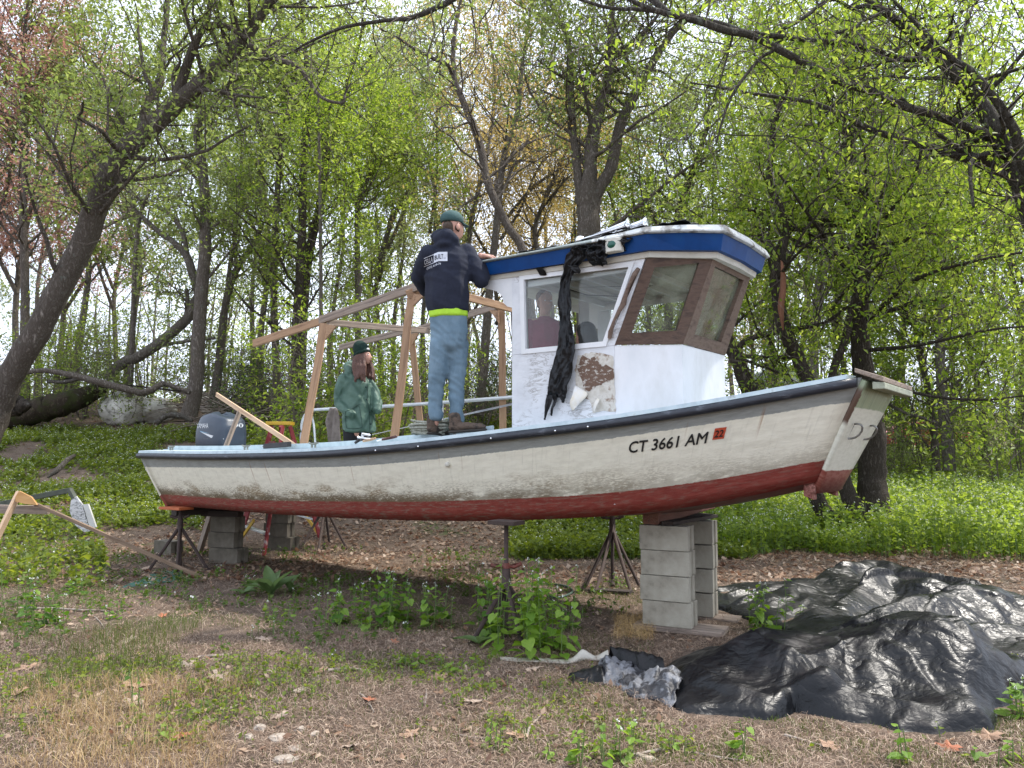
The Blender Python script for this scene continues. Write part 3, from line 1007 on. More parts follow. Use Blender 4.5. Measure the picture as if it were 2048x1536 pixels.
STAIN = mat('stained_primer', [(.35, (.50, .46, .39)), (.55, (.62, .59, .53)), (.66, (.30, .22, .16)), (.75, (.12, .08, .06))], scale=14, rough=.7, bump=.4)
def poly_patch(name, pts, m, w, jag):
    n = len(pts); P = []
    for i in range(n):
        a, b = pts[i], pts[(i + 1) % n]
        for q in range(6):
            f = q / 6; j = jag * (mnoise.noise(Vector((a[0] + (b[0] - a[0]) * f, (a[1] + (b[1] - a[1]) * f), 0)) * .45) + .6 * mnoise.noise(Vector((a[0] + (b[0] - a[0]) * f, a[1] + (b[1] - a[1]) * f, 9)) * 1.3))
            P.append((a[0] + (b[0] - a[0]) * f + j, a[1] + (b[1] - a[1]) * f + j * .7))
    c = (sum(p[0] for p in P) / len(P), sum(p[1] for p in P) / len(P))
    vs = []
    for p in [c] + P:
        s, z = onw(p[0], p[1], w); vs.append(P3(s, w, z))
    return obj(name, vs, [(0, i, i % len(P) + 1) for i in range(1, len(P) + 1)], m, house)
poly_patch('stained_patch', [(1157, 712), (1180, 704), (1200, 706), (1226, 712), (1231, 780), (1232, 824), (1205, 822), (1186, 826), (1180, 800), (1165, 795), (1152, 770), (1150, 740)], STAIN, CW + .0025, 3)
poly_patch('bare_wood_patch', [(1165, 710), (1180, 719), (1188, 712), (1197, 724), (1206, 733), (1212, 729), (1227, 738), (1228, 758), (1214, 762), (1203, 769), (1192, 772), (1178, 784), (1168, 777), (1163, 758), (1154, 735)], PLY, CW + .005, 2.2)
def flap(name, pts, m, parent):
    """small curled sheet: rows of (px, py, stand-off)"""
    vs = []; fs = []
    R_ = len(pts); C_ = len(pts[0])
    for r in pts:
        for (px, py, d) in r:
            s, z = onw(px, py, CW + .02)
            vs.append(P3(s, CW + d, z))
    for i in range(R_ - 1):
        for j in range(C_ - 1):
            a = i * C_ + j; fs.append((a, a + 1, a + C_ + 1, a + C_))
    o = obj(name, vs, fs, m, parent, sm=True)
    su = o.modifiers.new('sub', 'SUBSURF'); su.levels = 2; su.render_levels = 2
    so = o.modifiers.new('thick', 'SOLIDIFY'); so.thickness = .002
    return o
PAINTFLAP = mat('curled_paint', [(.35, (.74, .74, .73)), (.6, (.70, .64, .52)), (.8, (.58, .46, .30))], scale=9, rough=.6)
flap('peeling_paint', [[(1145, 766, .01), (1160, 778, .015), (1178, 786, .01)], [(1150, 790, .04), (1160, 795, .05), (1172, 797, .03)], [(1142, 805, .06), (1152, 812, .05), (1158, 810, .03)], [(1146, 822, .03), (1150, 822, .04), (1153, 818, .05)]], PAINTFLAP, house)
flap('peeling_paint', [[(1195, 794, .01), (1201, 800, .02)], [(1190, 806, .04), (1196, 810, .04)], [(1186, 822, .02), (1190, 828, .03)]], PAINTFLAP, house)
0 and flap('peeling_paint', [[(1200, 690, .008), (1213, 692, .008), (1226, 702, .008)], [(1196, 700, .02), (1212, 704, .03), (1222, 716, .02)], [(1192, 712, .01), (1206, 716, .015), (1214, 728, .01)]], PAINTFLAP, house)
# registration lettering on the side, and the sticker
def font_mesh(body, size, bold=.0, res=3):
    c = bpy.data.curves.new('txt', 'FONT'); c.body = body; c.size = size; c.offset = bold; c.resolution_u = res
    o = bpy.data.objects.new('txt', c); link(o)
    dg = bpy.context.evaluated_depsgraph_get()
    me = bpy.data.meshes.new_from_object(o.evaluated_get(dg))
    V = np.array([v.co[:] for v in me.vertices]); F = [tuple(p.vertices) for p in me.polygons]
    bpy.data.objects.remove(o); bpy.data.curves.remove(c); bpy.data.meshes.remove(me)
    return V, F
def embolden(V, F, d=.034):
    n = len(V); W = [V + np.array([dx * d, dy * d, (i + 1) * .0]) for i, (dx, dy) in enumerate(((0, 0), (1, 0), (.5, .6), (.5, -.6)))]
    return np.concatenate(W), [tuple(a + n * i for a in f) for i in range(4) for f in F]
def hull_xy(px, py):
    """t and f on the near side for a pixel"""
    f = .6
    for _ in range(12):
        t = t_of_px(px, f)
        lo, hi = -.1, 1.1
        for _ in range(30):
            m = (lo + hi) / 2
            p = hull_pt(t, m)
            dep = p[1] * math.cos(TILT) + (p[2] - EYE) * math.sin(TILT)
            y = 768 - FPX * ((p[2] - EYE) * math.cos(TILT) - p[1] * math.sin(TILT)) / dep
            if y > py: lo = m
            else: hi = m
        f = m
    return t, f
def on_hull(name, V, F, tl, tr, H, m, lift=.004):
    """map a flat drawing (x 0..1, y 0..H up from the base line) between two pixels tl, tr of the base line; H pixels high"""
    t0, f0 = hull_xy(*tl); t1, f1 = hull_xy(*tr)
    _, g0 = hull_xy(tl[0], tl[1] - H); _, g1 = hull_xy(tr[0], tr[1] - H)
    vs = []
    for x, y, z in V:
        t = t0 + (t1 - t0) * x
        f = (f0 + (f1 - f0) * x) + y * ((g0 - f0) * (1 - x) + (g1 - f1) * x)
        p = hull_pt(t, f)
        vs.append(p + np.array([*(BN * lift), 0]))
    return obj(name, vs, F, m, boat)
INK = mat('black_vinyl', [(.3, (.010, .010, .011)), (.7, (.018, .018, .018))], rough=.45)
V, F = font_mesh('CT 3661 AM', 1.0, 0)
V, F = embolden(V, F)
x0, x1 = V[:, 0].min(), V[:, 0].max(); y1 = .72
V[:, 0] = (V[:, 0] - x0) / (x1 - x0); V[:, 1] = V[:, 1] / y1
bk = np.array([[0, -.18, 0], [.26, -.18, 0], [.5, -.18, 0], [.76, -.18, 0], [1.0, -.18, 0]])
reg = on_hull('registration_number', V, F, (1257, 906), (1413, 886), 22.5, INK, .006)
ST = mat('orange_sticker', [(.3, (.42, .055, .025)), (.7, (.50, .075, .03))], rough=.5)
sq = np.array([[0, 0, 0], [1, 0, 0], [1, 1, 0], [0, 1, 0]])
on_hull('registration_sticker', sq, [(0, 1, 2, 3)], (1425, 880), (1448, 877), 22, ST, .005)
V, F = embolden(*font_mesh('22', 1.0, 0))
V[:, 0] = (V[:, 0] - V[:, 0].min()) / (V[:, 0].max() - V[:, 0].min()) * .76 + .12; V[:, 1] = V[:, 1] / .72 * .62 + .19
on_hull('sticker_number', V, F, (1425, 880), (1448, 877), 22, INK, .008)
# drain plug
t, f = hull_xy(896, 929)
p = hull_pt(t, f) + np.array([*(BN * .006), 0])
ellipsoid('drain_plug', p, (.022, .022, .022), CREAM_TRIM, boat, 12, 8)
# green starboard light on the fascia
lp = Vector(P3(5.70, .835, 2.945))
ll = prism('navigation_light', [tuple((lp + Vector((*(BA * x + BN * y), 0)))[:2]) for x, y in ((-.07, -.03), (.07, -.03), (.07, .01), (.035, .04), (-.035, .04), (-.07, .01))], lp.z - .05, lp.z + .055, CREAM_TRIM, house, .006)
ellipsoid('green_lens', tuple(lp + Vector((*(BN * .022), .004))), (.045, .03, .036), mat('green_lens', [(.3, (.004, .06, .045)), (.7, (.006, .09, .06))], rough=.15), house, 14, 10, yaw=-AX)
# trumpet horn lying along the roof
hb = P3(5.22, .70, 3.105)
def horn(s0, s1, w, z0, z1, rb):
    a = np.array(P3(s0, w, z0)); b = np.array(P3(s1, w, z1))
    fr = [0, .05, .5, .70, .82, .91, .96, 1.0]; rr = [.010, .009, .009, .012, .018, .028, .040, rb]
    return [a * (1 - q) + b * q for q in fr], rr
tb = TB()
for sp in ((5.30, 5.74, .66, 3.10, 3.145, .050), (5.30, 5.86, .60, 3.10, 3.150, .050)):
    pts, rr = horn(*sp); tb.tube(pts, rr, 14, cap=True)
tb.tube([P3(5.60, .62, 3.05), P3(5.60, .62, 3.13)], [.012, .010], 8)
hornobj = tb.build('trumpet_horn', CHROME, house)
ellipsoid('horn_motor', P3(5.28, .64, 3.10), (.045, .045, .04), CHROME, house, 14, 10)
# aluminium rail of bent pipe on the far side
def far_px(px, py, w):
    s, z = onw(px, py, w); return P3(s, w, z)
wf_ = -.96
z_base = 1.40
pts = [far_px(603, 900, wf_), far_px(603, 860, wf_), far_px(607, 838, wf_), far_px(618, 823, wf_), far_px(640, 819, wf_), far_px(760, 813, wf_), far_px(900, 804, wf_), far_px(1030, 794, wf_), far_px(1120, 788, wf_)]
tube('side_rail', catmull(pts, 40), .022, ALU, boat, k=10)
tube('rail_post', [far_px(622, 822, wf_ + .01), far_px(628, 850, wf_ + .01), far_px(632, 900, wf_ + .01)], .014, ALU, boat, k=8)
tube('rail_post', [far_px(885, 806, wf_ + .01), far_px(884, 850, wf_ + .01), far_px(888, 870, wf_ + .01)], .016, WHITE_P, boat, k=8)
# ------------------------------------------------------------------ timber frame standing in the boat
def fp(px, py, w):
    s, z = onw(px, py, w); return Vector(P3(s, w, z))
frame = thing('timber_canopy', 'rough sawn timber canopy frame standing in the open boat behind the two people', 'timber frame', P3(2.4, 0, .95))
NW, FW = .50, -.95
beam('top_rail', fp(508, 687, NW), fp(640, 643, NW), .04, .085, WOOD_NEW, frame)
beam('top_rail', fp(640, 641, NW), fp(868, 562, NW), .04, .085, WOOD_GREY, frame)
beam('top_rail', fp(680, 695, FW), fp(812, 662, FW), .04, .075, WOOD_GREY, frame)
beam('top_rail', fp(812, 667, FW), fp(996, 612, FW), .04, .075, WOOD_GREY, frame)
beam('cross_rail', fp(655, 645, NW), fp(858, 662, FW), .04, .07, WOOD_GREY, frame)
beam('cross_rail', fp(848, 572, NW), fp(1021, 617, FW), .04, .08, WOOD_NEW, frame)
beam('cross_rail', fp(815, 590, NW + .05), fp(848, 578, NW - .1), .04, .09, WOOD_NEW, frame)
beam('post', fp(606, 900, .80), fp(648, 648, NW), .078, .04, WOOD_NEW, frame, rough=.006)
beam('post', fp(788, 885, .80), fp(824, 584, NW), .075, .04, WOOD_NEW, frame, rough=.004)
beam('post', fp(843, 868, -1.0), fp(822, 668, FW), .075, .04, WOOD_NEW, frame, rough=.003)
beam('post', fp(1006, 858, -1.0), fp(1003, 618, FW), .08, .04, WOOD_NEW, frame, rough=.003)
def gusset(a, b, c, th, m, par):
    A, B, C = Vector(a), Vector(b), Vector(c)
    n = (B - A).cross(C - A).normalized() * th
    vs = [A, B, C, A - n, B - n, C - n]
    obj('gusset', [tuple(v) for v in vs], [(0, 1, 2), (5, 4, 3), (0, 3, 4, 1), (1, 4, 5, 2), (2, 5, 3, 0)], m, par)
gusset(fp(652, 648, NW + .05), fp(649, 680, NW + .05), fp(672, 652, NW + .05), .02, WOOD_NEW, frame)
gusset(fp(827, 588, NW + .05), fp(826, 612, NW + .05), fp(848, 590, NW + .05), .02, WOOD_NEW, frame)
gusset(fp(999, 622, FW + .05), fp(999, 646, FW + .05), fp(980, 620, FW + .05), .02, WOOD_NEW, frame)
gusset(fp(822, 668, FW + .05), fp(824, 690, FW + .05), fp(838, 664, FW + .05), .02, WOOD_NEW, frame)

# loose boards leaning by the motor
b1 = beam('loose_board', fp(433, 789, .35), fp(590, 892, .55), .02, .055, WOOD_PALE)
tag(b1, 'long pale board leaning across the outboard motor', 'board')
b2 = beam('loose_board', fp(449, 900, .62), fp(479, 824, .40), .02, .065, WOOD_GREY)
tag(b2, 'short grey strip with nail holes, crossing in front of the motor cowling', 'board')

# ------------------------------------------------------------------ outboard motor
COWL = mat('slate_blue_cowling', [(.3, (.035, .048, .070)), (.6, (.045, .062, .088)), (.8, (.08, .10, .125))], scale=4, rough=.38, bump=.05)
motor = thing('outboard_motor', 'dark slate outboard motor with a curved cowling at the stern of the boat', 'outboard motor', P3(-1.2, 0, .9))
def cowl():
    seg = 40; rows = [(1.44, .82, 0), (1.47, .97, 0), (1.50, 1.0, 0), (1.58, 1.0, 0), (1.66, .995, .0), (1.74, .97, .01), (1.82, .93, .015), (1.88, .87, .02), (1.92, .76, .02), (1.94, .55, .02), (1.945, .25, .02)]
    vs = []; fs = []; cs, cw = -1.10, -.24
    for z, k, sh in rows:
        for j in range(seg):
            th = 2 * math.pi * j / seg
            e = .45
            x = math.copysign(abs(math.cos(th)) ** e, math.cos(th)); y = math.copysign(abs(math.sin(th)) ** e, math.sin(th))
            front = 1 if x < 0 else .94
            zz = z - (.07 * max(0, x) if z > 1.8 else 0) - (.03 * max(0, -x) if z > 1.8 else 0)
            vs.append(P3(cs + sh + x * .375 * k * front, cw + y * .225 * k, zz))
    for i in range(len(rows) - 1):
        for j in range(seg):
            a = i * seg + j; b = i * seg + (j + 1) % seg
            fs.append((a, b, b + seg, a + seg))
    fs.append(tuple(range((len(rows) - 1) * seg, len(rows) * seg)))
    return obj('cowling', vs, [f[::-1] for f in fs], COWL, motor, sm=True)
cw_o = cowl()
box_sw('motor_pan', -1.42, -.80, -.04, -.44, 1.34, 1.45, BLACK, motor, .02)
box_sw('midsection', -1.28, -1.02, -.15, -.33, .70, 1.34, COWL, motor, .03)
box_sw('clamp_bracket', -1.00, -.90, -.08, -.40, 1.05, 1.36, BLACK, motor, .01)
box_sw('lower_unit', -1.40, -.98, -.18, -.30, .52, .70, COWL, motor, .03)
def bvh_of(o):
    dg = bpy.context.evaluated_depsgraph_get()
    dg.update()
    ev = o.evaluated_get(dg); me = ev.to_mesh()
    mw = o.matrix_world
    off = wloc(o)
    vs = [v.co + off for v in me.vertices]; ps = [tuple(p.vertices) for p in me.polygons]
    t = BVHTree.FromPolygons(vs, ps)
    ev.to_mesh_clear()
    return t
def decal(name, V, F, to_world, direction, tree, m, parent, lift=.004):
    """project a flat drawing onto a surface; V in drawing units"""
    d = Vector(direction).normalized()
    vs = []
    for v in V:
        p = Vector(to_world(v[0], v[1]))
        h = tree.ray_cast(p - d * .6, d, 2.0)
        q = (h[0] if h[0] is not None else p)
        vs.append(tuple(q - d * lift))
    return obj(name, vs, F, m, parent)
def gridq(x0, y0, x1, y1, nx, ny):
    vs = [(x0 + (x1 - x0) * i / nx, y0 + (y1 - y0) * j / ny, 0) for j in range(ny + 1) for i in range(nx + 1)]
    fs = [(j * (nx + 1) + i, j * (nx + 1) + i + 1, (j + 1) * (nx + 1) + i + 1, (j + 1) * (nx + 1) + i) for j in range(ny) for i in range(nx)]
    return np.array(vs), fs
DECAL = mat('white_decal', [(.3, (.62, .63, .64)), (.7, (.72, .73, .74))], rough=.5)
DECAL_B = mat('light_blue_decal', [(.3, (.16, .30, .42)), (.7, (.22, .38, .50))], rough=.5)
ct = bvh_of(cw_o)
def pxplane(x, y, Y=10.2): return at(x, y, Y)
def pxtext(name, body, px0, px1, pyb, hpx, tree, par, m, Y, bold=.02, dy=0.0, lift=.004):
    V, F = font_mesh(body, 1.0, 0)
    V, F = embolden(V, F, bold * 1.4)
    x0_, x1_ = V[:, 0].min(), V[:, 0].max()
    def tw(x, y):
        f = (x - x0_) / (x1_ - x0_)
        return at(px0 + (px1 - px0) * f, pyb + dy * f - y / .72 * hpx, Y)
    d = at((px0 + px1) / 2, pyb, Y) - np.array([0, 0, EYE])
    return decal(name, V, F, tw, d, tree, m, par, lift)
pxtext('maker_lettering', 'YAMAHA', 393, 417, 856, 10, ct, motor, DECAL, 10.0, .03)
pxtext('power_lettering', '90', 467, 487, 855, 9, ct, motor, DECAL, 10.0, .03)
for poly, mm in (([(399, 863), (425, 871), (448, 877), (448, 879), (405, 878), (422, 876)], DECAL), ([(398, 861), (420, 867), (400, 864)], DECAL_B)):
    V = np.array([(p[0], p[1], 0) for p in poly])
    decal('stripe', V, [tuple(range(len(poly)))], lambda x, y: at(x, y, 10.0), at(425, 870, 10) - np.array([0, 0, EYE]), ct, mm, motor, .006)

# ------------------------------------------------------------------ concrete blocks
def block_mesh(name, m, L=.39, W=.19, H=.19, half=False):
    r = .022
    # plan with shallow end recess
    pts = [(-L/2, -W/2), (L/2, -W/2), (L/2, -W*.16), (L/2 - r, -W*.12), (L/2 - r, W*.12), (L/2, W*.16), (L/2, W/2),
           (-L/2, W/2), (-L/2, W*.16), (-L/2 + r, W*.12), (-L/2 + r, -W*.12), (-L/2, -W*.16)]
    n = len(pts)
    vs = [(x, y, 0) for x, y in pts] + [(x, y, H) for x, y in pts]
    fs = [(i, (i + 1) % n, (i + 1) % n + n, i + n) for i in range(n)] + [tuple(range(n - 1, -1, -1)), tuple(range(n, 2 * n))]
    me = bpy.data.meshes.new(name); me.from_pydata(vs, [], fs); me.materials.append(m)
    return me
BL = block_mesh('concrete_block', CONCRETE)
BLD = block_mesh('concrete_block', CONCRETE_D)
brng = random.Random(4)
def block(x, y, z, rz, label, me=BL, group='concrete blocks propping up the boat', sc=(1, 1, 1)):
    o = bpy.data.objects.new('concrete_block', me); link(o)
    o.location = (x, y, z); o.rotation_euler = (0, 0, rz); o.scale = sc
    b = o.modifiers.new('bevel', 'BEVEL'); b.width = .005; b.segments = 2; b.limit_method = 'ANGLE'
    return tag(o, label, 'concrete block', group)
BRZ = -math.radians(27)
g0 = ground_at(1326, 1258)
cx, cy = 1.205 + .05, 6.13
cx, cy = float(at(1326, 1258, 6.12)[0]) + .06, 6.12 + .08
PZ = .045
ordn = ['bottom', 'second from the bottom', 'third from the bottom', 'topmost']
for i in range(4):
    block(cx + brng.uniform(-.006, .006) + (.015 if i == 0 else 0), cy + brng.uniform(-.005, .005), PZ + i * .194, BRZ + brng.uniform(-.02, .02), 'pale grey block, %s in the near column under the bow' % ordn[i])
c2x, c2y = cx + .36, cy + .50
for i in range(4):
    block(c2x + brng.uniform(-.006, .006), c2y, .02 + i * .20, BRZ + math.pi / 2 * 0 + brng.uniform(-.02, .02), 'grey block, %s in the far column under the bow' % ordn[i], sc=(.75, 1, 1))
b = beam('timber_pad', (cx - .22, cy + .14, PZ - .022), (cx + .40, cy - .17, PZ - .022), .26, .04, WOOD_GREY); tag(b, 'flat board lying on the dirt under the near block column', 'board')
b = beam('timber_pad', (c2x - .2, c2y + .1, .0), (c2x + .3, c2y - .15, .0), .22, .035, WOOD_GREY); tag(b, 'flat board under the far block column', 'board')
zt = PZ + 4 * .194
e0 = Vector((cx - .135, cy - .02, zt + .062))
pdir = Vector((-BN[0], -BN[1], 0))
b = beam('support_timber', e0, e0 + pdir * 1.15 + Vector((0, 0, .06)), .135, .12, WOOD_RED); tag(b, 'thick reddish timber between the near block column and the bow', 'timber')
b = beam('support_timber', e0 + Vector((.12, -.07, -.045)), e0 + Vector((.12, -.07, -.045)) + pdir * .9, .10, .028, WOOD_OLD); tag(b, 'thin dark shim board on top of the near block column', 'board')
b = beam('support_timber', (c2x - .12, c2y - .0, .02 + .8 + .02), (c2x + .12, c2y + .1, .02 + .8 + .02), .15, .04, WOOD_OLD); tag(b, 'short dark board on top of the far block column', 'board')
# stern columns
q = ground_at(443, 1130); SX, SY = float(q[0]) , float(q[1]) + .15
q2 = ground_at(553, 1103); TX, TY = float(q2[0]), float(q2[1]) + .15
R2 = BRZ + .1
def stern_col(X, Y, name, n_s):
    block(X + .03, Y, 0.0, R2, 'shade-toned block lying at the foot of the %s stern column' % name, BLD, sc=(1.15, 1.1, 1))
    block(X - .02, Y + .02, .194, R2 + .05, 'shade-toned block, middle of the %s stern column' % name, BLD)
    block(X, Y + .02, .388, R2, 'shade-toned block, upper one of the %s stern column' % name, BLD)
stern_col(SX, SY, 'near', 3)
stern_col(TX, TY, 'far', 3)
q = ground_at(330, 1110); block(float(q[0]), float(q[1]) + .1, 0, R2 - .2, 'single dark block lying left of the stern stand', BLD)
b = beam('support_timber', Vector(bp(-.55, .72, .66)), Vector(bp(-.42, -.80, .66)), .14, .10, WOOD_OLD); tag(b, 'dark timber laid across under the stern', 'timber')
b = beam('support_timber', Vector((SX - .3, SY + .0, .62)), Vector((SX + .22, SY - .15, .62)), .12, .07, WOOD_OLD); tag(b, 'dark timber on top of the near stern column', 'timber')
b = beam('support_timber', Vector((TX - .2, TY + .0, .62)), Vector((TX + .22, TY - .15, .62)), .16, .075, WOOD_OLD); tag(b, 'dark timber on top of the far stern column', 'timber')
b = beam('leaning_plank', Vector(ground_at(392, 1108)) + Vector((0, .1, 0)), at(425, 1020, 9.9), .05, .14, WOOD_GREY); tag(b, 'wide plank leaning under the stern beside the block column', 'plank')

# ------------------------------------------------------------------ boat stands
def stand(gx, gy, topz, rad, rot, label, apex=.52, red=False, legs=4, lean=(0, 0), scrw=.14):
    base = Vector((gx, gy, float(gz(gx, gy))))
    t = thing('boat_stand', label, 'boat stand', base, 'steel stands holding the boat')
    ax = base + Vector((lean[0] * .5, lean[1] * .5, apex)); tp = Vector((gx + lean[0], gy + lean[1], topz))
    for i in range(legs):
        th = rot + i * 2 * math.pi / legs
        f = base + Vector((math.cos(th) * rad, math.sin(th) * rad, 0)); f.z = float(gz(f.x, f.y)) - .01
        tube('leg', [f, ax + (f - ax).normalized() * .03], [.017, .019], RUST, t, k=10)
        ellipsoid('foot', (f.x, f.y, f.z + .012), (.032, .032, .016), RUST, t, 10, 6)
    tube('post', [base + Vector((0, 0, .02)), base + Vector((0, 0, .02)) * .4 + ax * .6, ax], [.02, .022, .024], RUST, t, k=10)
    tube('collar', [ax - Vector((0, 0, .03)), ax + Vector((0, 0, .10))], [.034, .030], RUST, t, k=12)
    tube('screw', [ax + Vector((0, 0, .05)), tp], [.017, .017], RUST, t, k=10)
    h = tp - Vector((0, 0, scrw))
    m = RUST_RED if red else RUST
    for sgn in (1, -1):
        tube('handle', [h, h + Vector((.06 * sgn, -.01, -.012)), h + Vector((.115 * sgn, -.02, .018 * (1 if sgn > 0 else .4)))], [.012, .012, .016], m, t, k=8)
    tube('handle_nut', [h - Vector((0, 0, .02)), h + Vector((0, 0, .02))], [.028, .028], m, t, k=6)
    return t, tp
q = ground_at(1012, 1290)
t3, tp = stand(float(q[0]), float(q[1]) + .12, .845, .29, .45, 'rusty boat stand with a red handle among the leafy plants, mid hull', apex=.42, red=True, scrw=.30)
beam('pad', tp + Vector((-.10, .06, .02)), tp + Vector((.10, -.06, .02)), .16, .03, RUST, t3)
q = ground_at(1226, 1178)
t4, tp = stand(float(q[0]), float(q[1]), .86, .30, .2, 'rusty boat stand on the far side, left of the bow block columns', apex=.60, scrw=.14, legs=5)
beam('pad', tp + Vector((-.10, .06, .015)), tp + Vector((.10, -.06, .015)), .14, .025, RUST, t4)
b = beam('timber_pad', tuple(ground_at(1180, 1185) + [0, 0, .02]), tuple(ground_at(1262, 1190) + [0, 0, .02]), .12, .03, WOOD_OLD); tag(b, 'dark board under the feet of the far bow stand', 'board')
q = ground_at(357, 1142)
t1, tp = stand(float(q[0]), float(q[1]), .70, .33, .35, 'rusty boat stand under the near stern corner, on a green mat', apex=.52, scrw=.07)
OR = mat('orange_pad', [(.3, (.36, .09, .03)), (.7, (.45, .12, .04))], rough=.6)
beam('pad', tp + Vector((-.22, .10, .03)), tp + Vector((.10, -.08, .03)), .20, .03, OR, t1)
q = ground_at(648, 1098)
t2, tp = stand(float(q[0]), float(q[1]), .72, .34, .0, 'rusty boat stand on the far side near the stern', apex=.60, scrw=.05)
beam('pad', tp + Vector((-.10, .06, .015)), tp + Vector((.10, -.06, .015)), .14, .025, RUST, t2)
def patch(name, pxs, m, label, cat, lift=.012, bumpy=.01):
    P = [ground_at(*p) for p in pxs]
    c = np.mean(P, axis=0)
    n = 14; vs = []; fs = []
    poly = np.array(P)
    # radial fill
    R_ = 6
    m_ = 40
    per = catmull(np.vstack([poly, poly[:1]]), m_ + 1)[:-1]
    vs.append((c[0], c[1], float(gz(c[0], c[1])) + lift + bumpy))
    for r in range(1, R_ + 1):
        for j in range(m_):
            p = c + (per[j] - c) * r / R_
            vs.append((p[0], p[1], float(gz(p[0], p[1])) + lift + bumpy * (mnoise.noise(Vector((p[0] * 6, p[1] * 6, 1)))) - (.01 if r == R_ else 0)))
    for j in range(m_): fs.append((0, 1 + j, 1 + (j + 1) % m_))
    for r in range(R_ - 1):
        for j in range(m_):
            a = 1 + r * m_ + j; b_ = 1 + r * m_ + (j + 1) % m_
            fs.append((a, a + m_, b_ + m_, b_))
    o = obj(name, vs, fs, m, sm=True)
    return tag(o, label, cat)
patch('rubber_mat', [(300, 1150), (330, 1142), (365, 1146), (362, 1160), (330, 1167), (285, 1172), (245, 1176)], mat('green_mat', [(.3, (.025, .10, .075)), (.7, (.04, .14, .10))], rough=.7), 'green mat lying under the near stern stand', 'mat')

# ------------------------------------------------------------------ stepladder
LRED = mat('red_fibreglass', [(.3, (.22, .020, .025)), (.55, (.28, .030, .035)), (.68, (.45, .34, .33)), (.8, (.5, .42, .40))], scale=9, rough=.5)
LYEL = mat('yellow_plastic', [(.3, (.52, .30, .015)), (.7, (.60, .38, .03))], scale=9, rough=.5)
lad = thing('stepladder', 'red stepladder with a yellow top standing behind the stern', 'stepladder', at(560, 1085, 11.3))
def LP(px, py, Y): return Vector(at(px, py, Y))
zt_ = 11.1
fl, fr_ = Vector(ground_at(476, 1090)), Vector(ground_at(612, 1080))
rl, rr_ = Vector(ground_at(560, 1052)), Vector(ground_at(640, 1077))
tl_, tr_, bl_, br_ = LP(545, 852, 11.25), LP(566, 852, 11.10), LP(560, 852, 11.55), LP(580, 852, 11.45)
beam('side_rail', fl, tl_, .03, .075, LRED, lad)
beam('side_rail', Vector(ground_at(528, 1112)), tr_, .03, .075, LRED, lad)
beam('rear_rail', rl, bl_, .03, .06, LRED, lad)
beam('rear_rail', rr_, br_, .03, .06, LRED, lad)
beam('ladder_top', LP(536, 847, 11.3), LP(585, 847, 11.3), .22, .05, LYEL, lad)
f2 = Vector(ground_at(528, 1112))
for q in (.16, .32, .48, .64, .80):
    a = fl.lerp(tl_, q); b_ = f2.lerp(tr_, q)
    beam('step', a, b_, .08, .025, ALU, lad)
    a = rl.lerp(bl_, q); b_ = rr_.lerp(br_, q)
    beam('rear_brace', a, b_, .02, .025, ALU, lad)
beam('foot_brace', fl + Vector((.02, 0, .05)), fl.lerp(f2, .6) + Vector((0, 0, .42)), .02, .05, LYEL, lad)
beam('foot_brace', rr_ + Vector((-.02, 0, .05)), rr_.lerp(rl, .5) + Vector((0, 0, .36)), .02, .05, LYEL, lad)

# ------------------------------------------------------------------ rag on the rail, rope coil, tools on the gunwale
RAG = mat('brown_rag', [(.3, (.10, .08, .07)), (.6, (.20, .165, .145)), (.8, (.05, .04, .04))], scale=8, rough=.9, bump=.4)
def cloth_hang(name, rows, m, label, cat, depth=.03):
    """rows: list of (px_left, px_right, py) hanging in the plane of the far rail"""
    vs = []; fs = []; C_ = 12
    for r, (a, b, y) in enumerate(rows):
        for j in range(C_):
            g = j / (C_ - 1)
            p = np.array(far_px(a + (b - a) * g, y, wf_ + .04))
            p[:2] += BN * (depth * math.sin(g * 9 + r * .6) + .02)
            vs.append(p)
    for i in range(len(rows) - 1):
        for j in range(C_ - 1):
            a = i * C_ + j; fs.append((a, a + 1, a + C_ + 1, a + C_))
    o = obj(name, vs, fs, m, sm=True)
    s_ = o.modifiers.new('sub', 'SUBSURF'); s_.levels = 1; s_.render_levels = 1
    so = o.modifiers.new('thick', 'SOLIDIFY'); so.thickness = .008
    return tag(o, label, cat)
cloth_hang('hanging_rag', [(664, 678, 816), (660, 680, 830), (656, 680, 842), (659, 678, 856), (660, 680, 870), (658, 682, 884)], RAG, 'dirty brown rag hanging over the bent metal rail', 'rag')
ROPE = mat('old_rope', [(.3, (.20, .21, .16)), (.5, (.34, .35, .29)), (.7, (.42, .43, .37))], scale=40, rough=.95, bump=.8, bscale=90)
def gun_pt(px, off=-.08, dz=.045):
    t = t_of_px(px, 1)
    p = hull_pt(t, 1, 1); return p + np.array([*(BN * off), dz])
rope = thing('coiled_rope', 'loose coil of grey-green rope beside the man\'s boots on the gunwale', 'rope', gun_pt(832, -.1))
rr = np.random.RandomState(3)
c0 = gun_pt(836, -.14, .0)
for k in range(4):
    pts = []
    n_ = 46; R0 = .16 + .012 * k
    for i in range(n_):
        th = i / 15 * 2 * math.pi + k
        rad = R0 * (1 + .18 * mnoise.noise(Vector((i * .21, k * 3.1, 0))))
        zz = .055 + .012 * k + .028 * (i / n_) * 3 + .022 * mnoise.noise(Vector((i * .33, k * 2, 5)))
        pts.append(c0 + np.array([BA[0] * math.cos(th) * rad * 1.05 + BN[0] * math.sin(th) * rad * .55, BA[1] * math.cos(th) * rad * 1.05 + BN[1] * math.sin(th) * rad * .55, zz + .02]))
    tube('rope_turn', catmull(pts, 120), .0105, ROPE, rope, k=7)
c1 = gun_pt(880, -.10, .05)
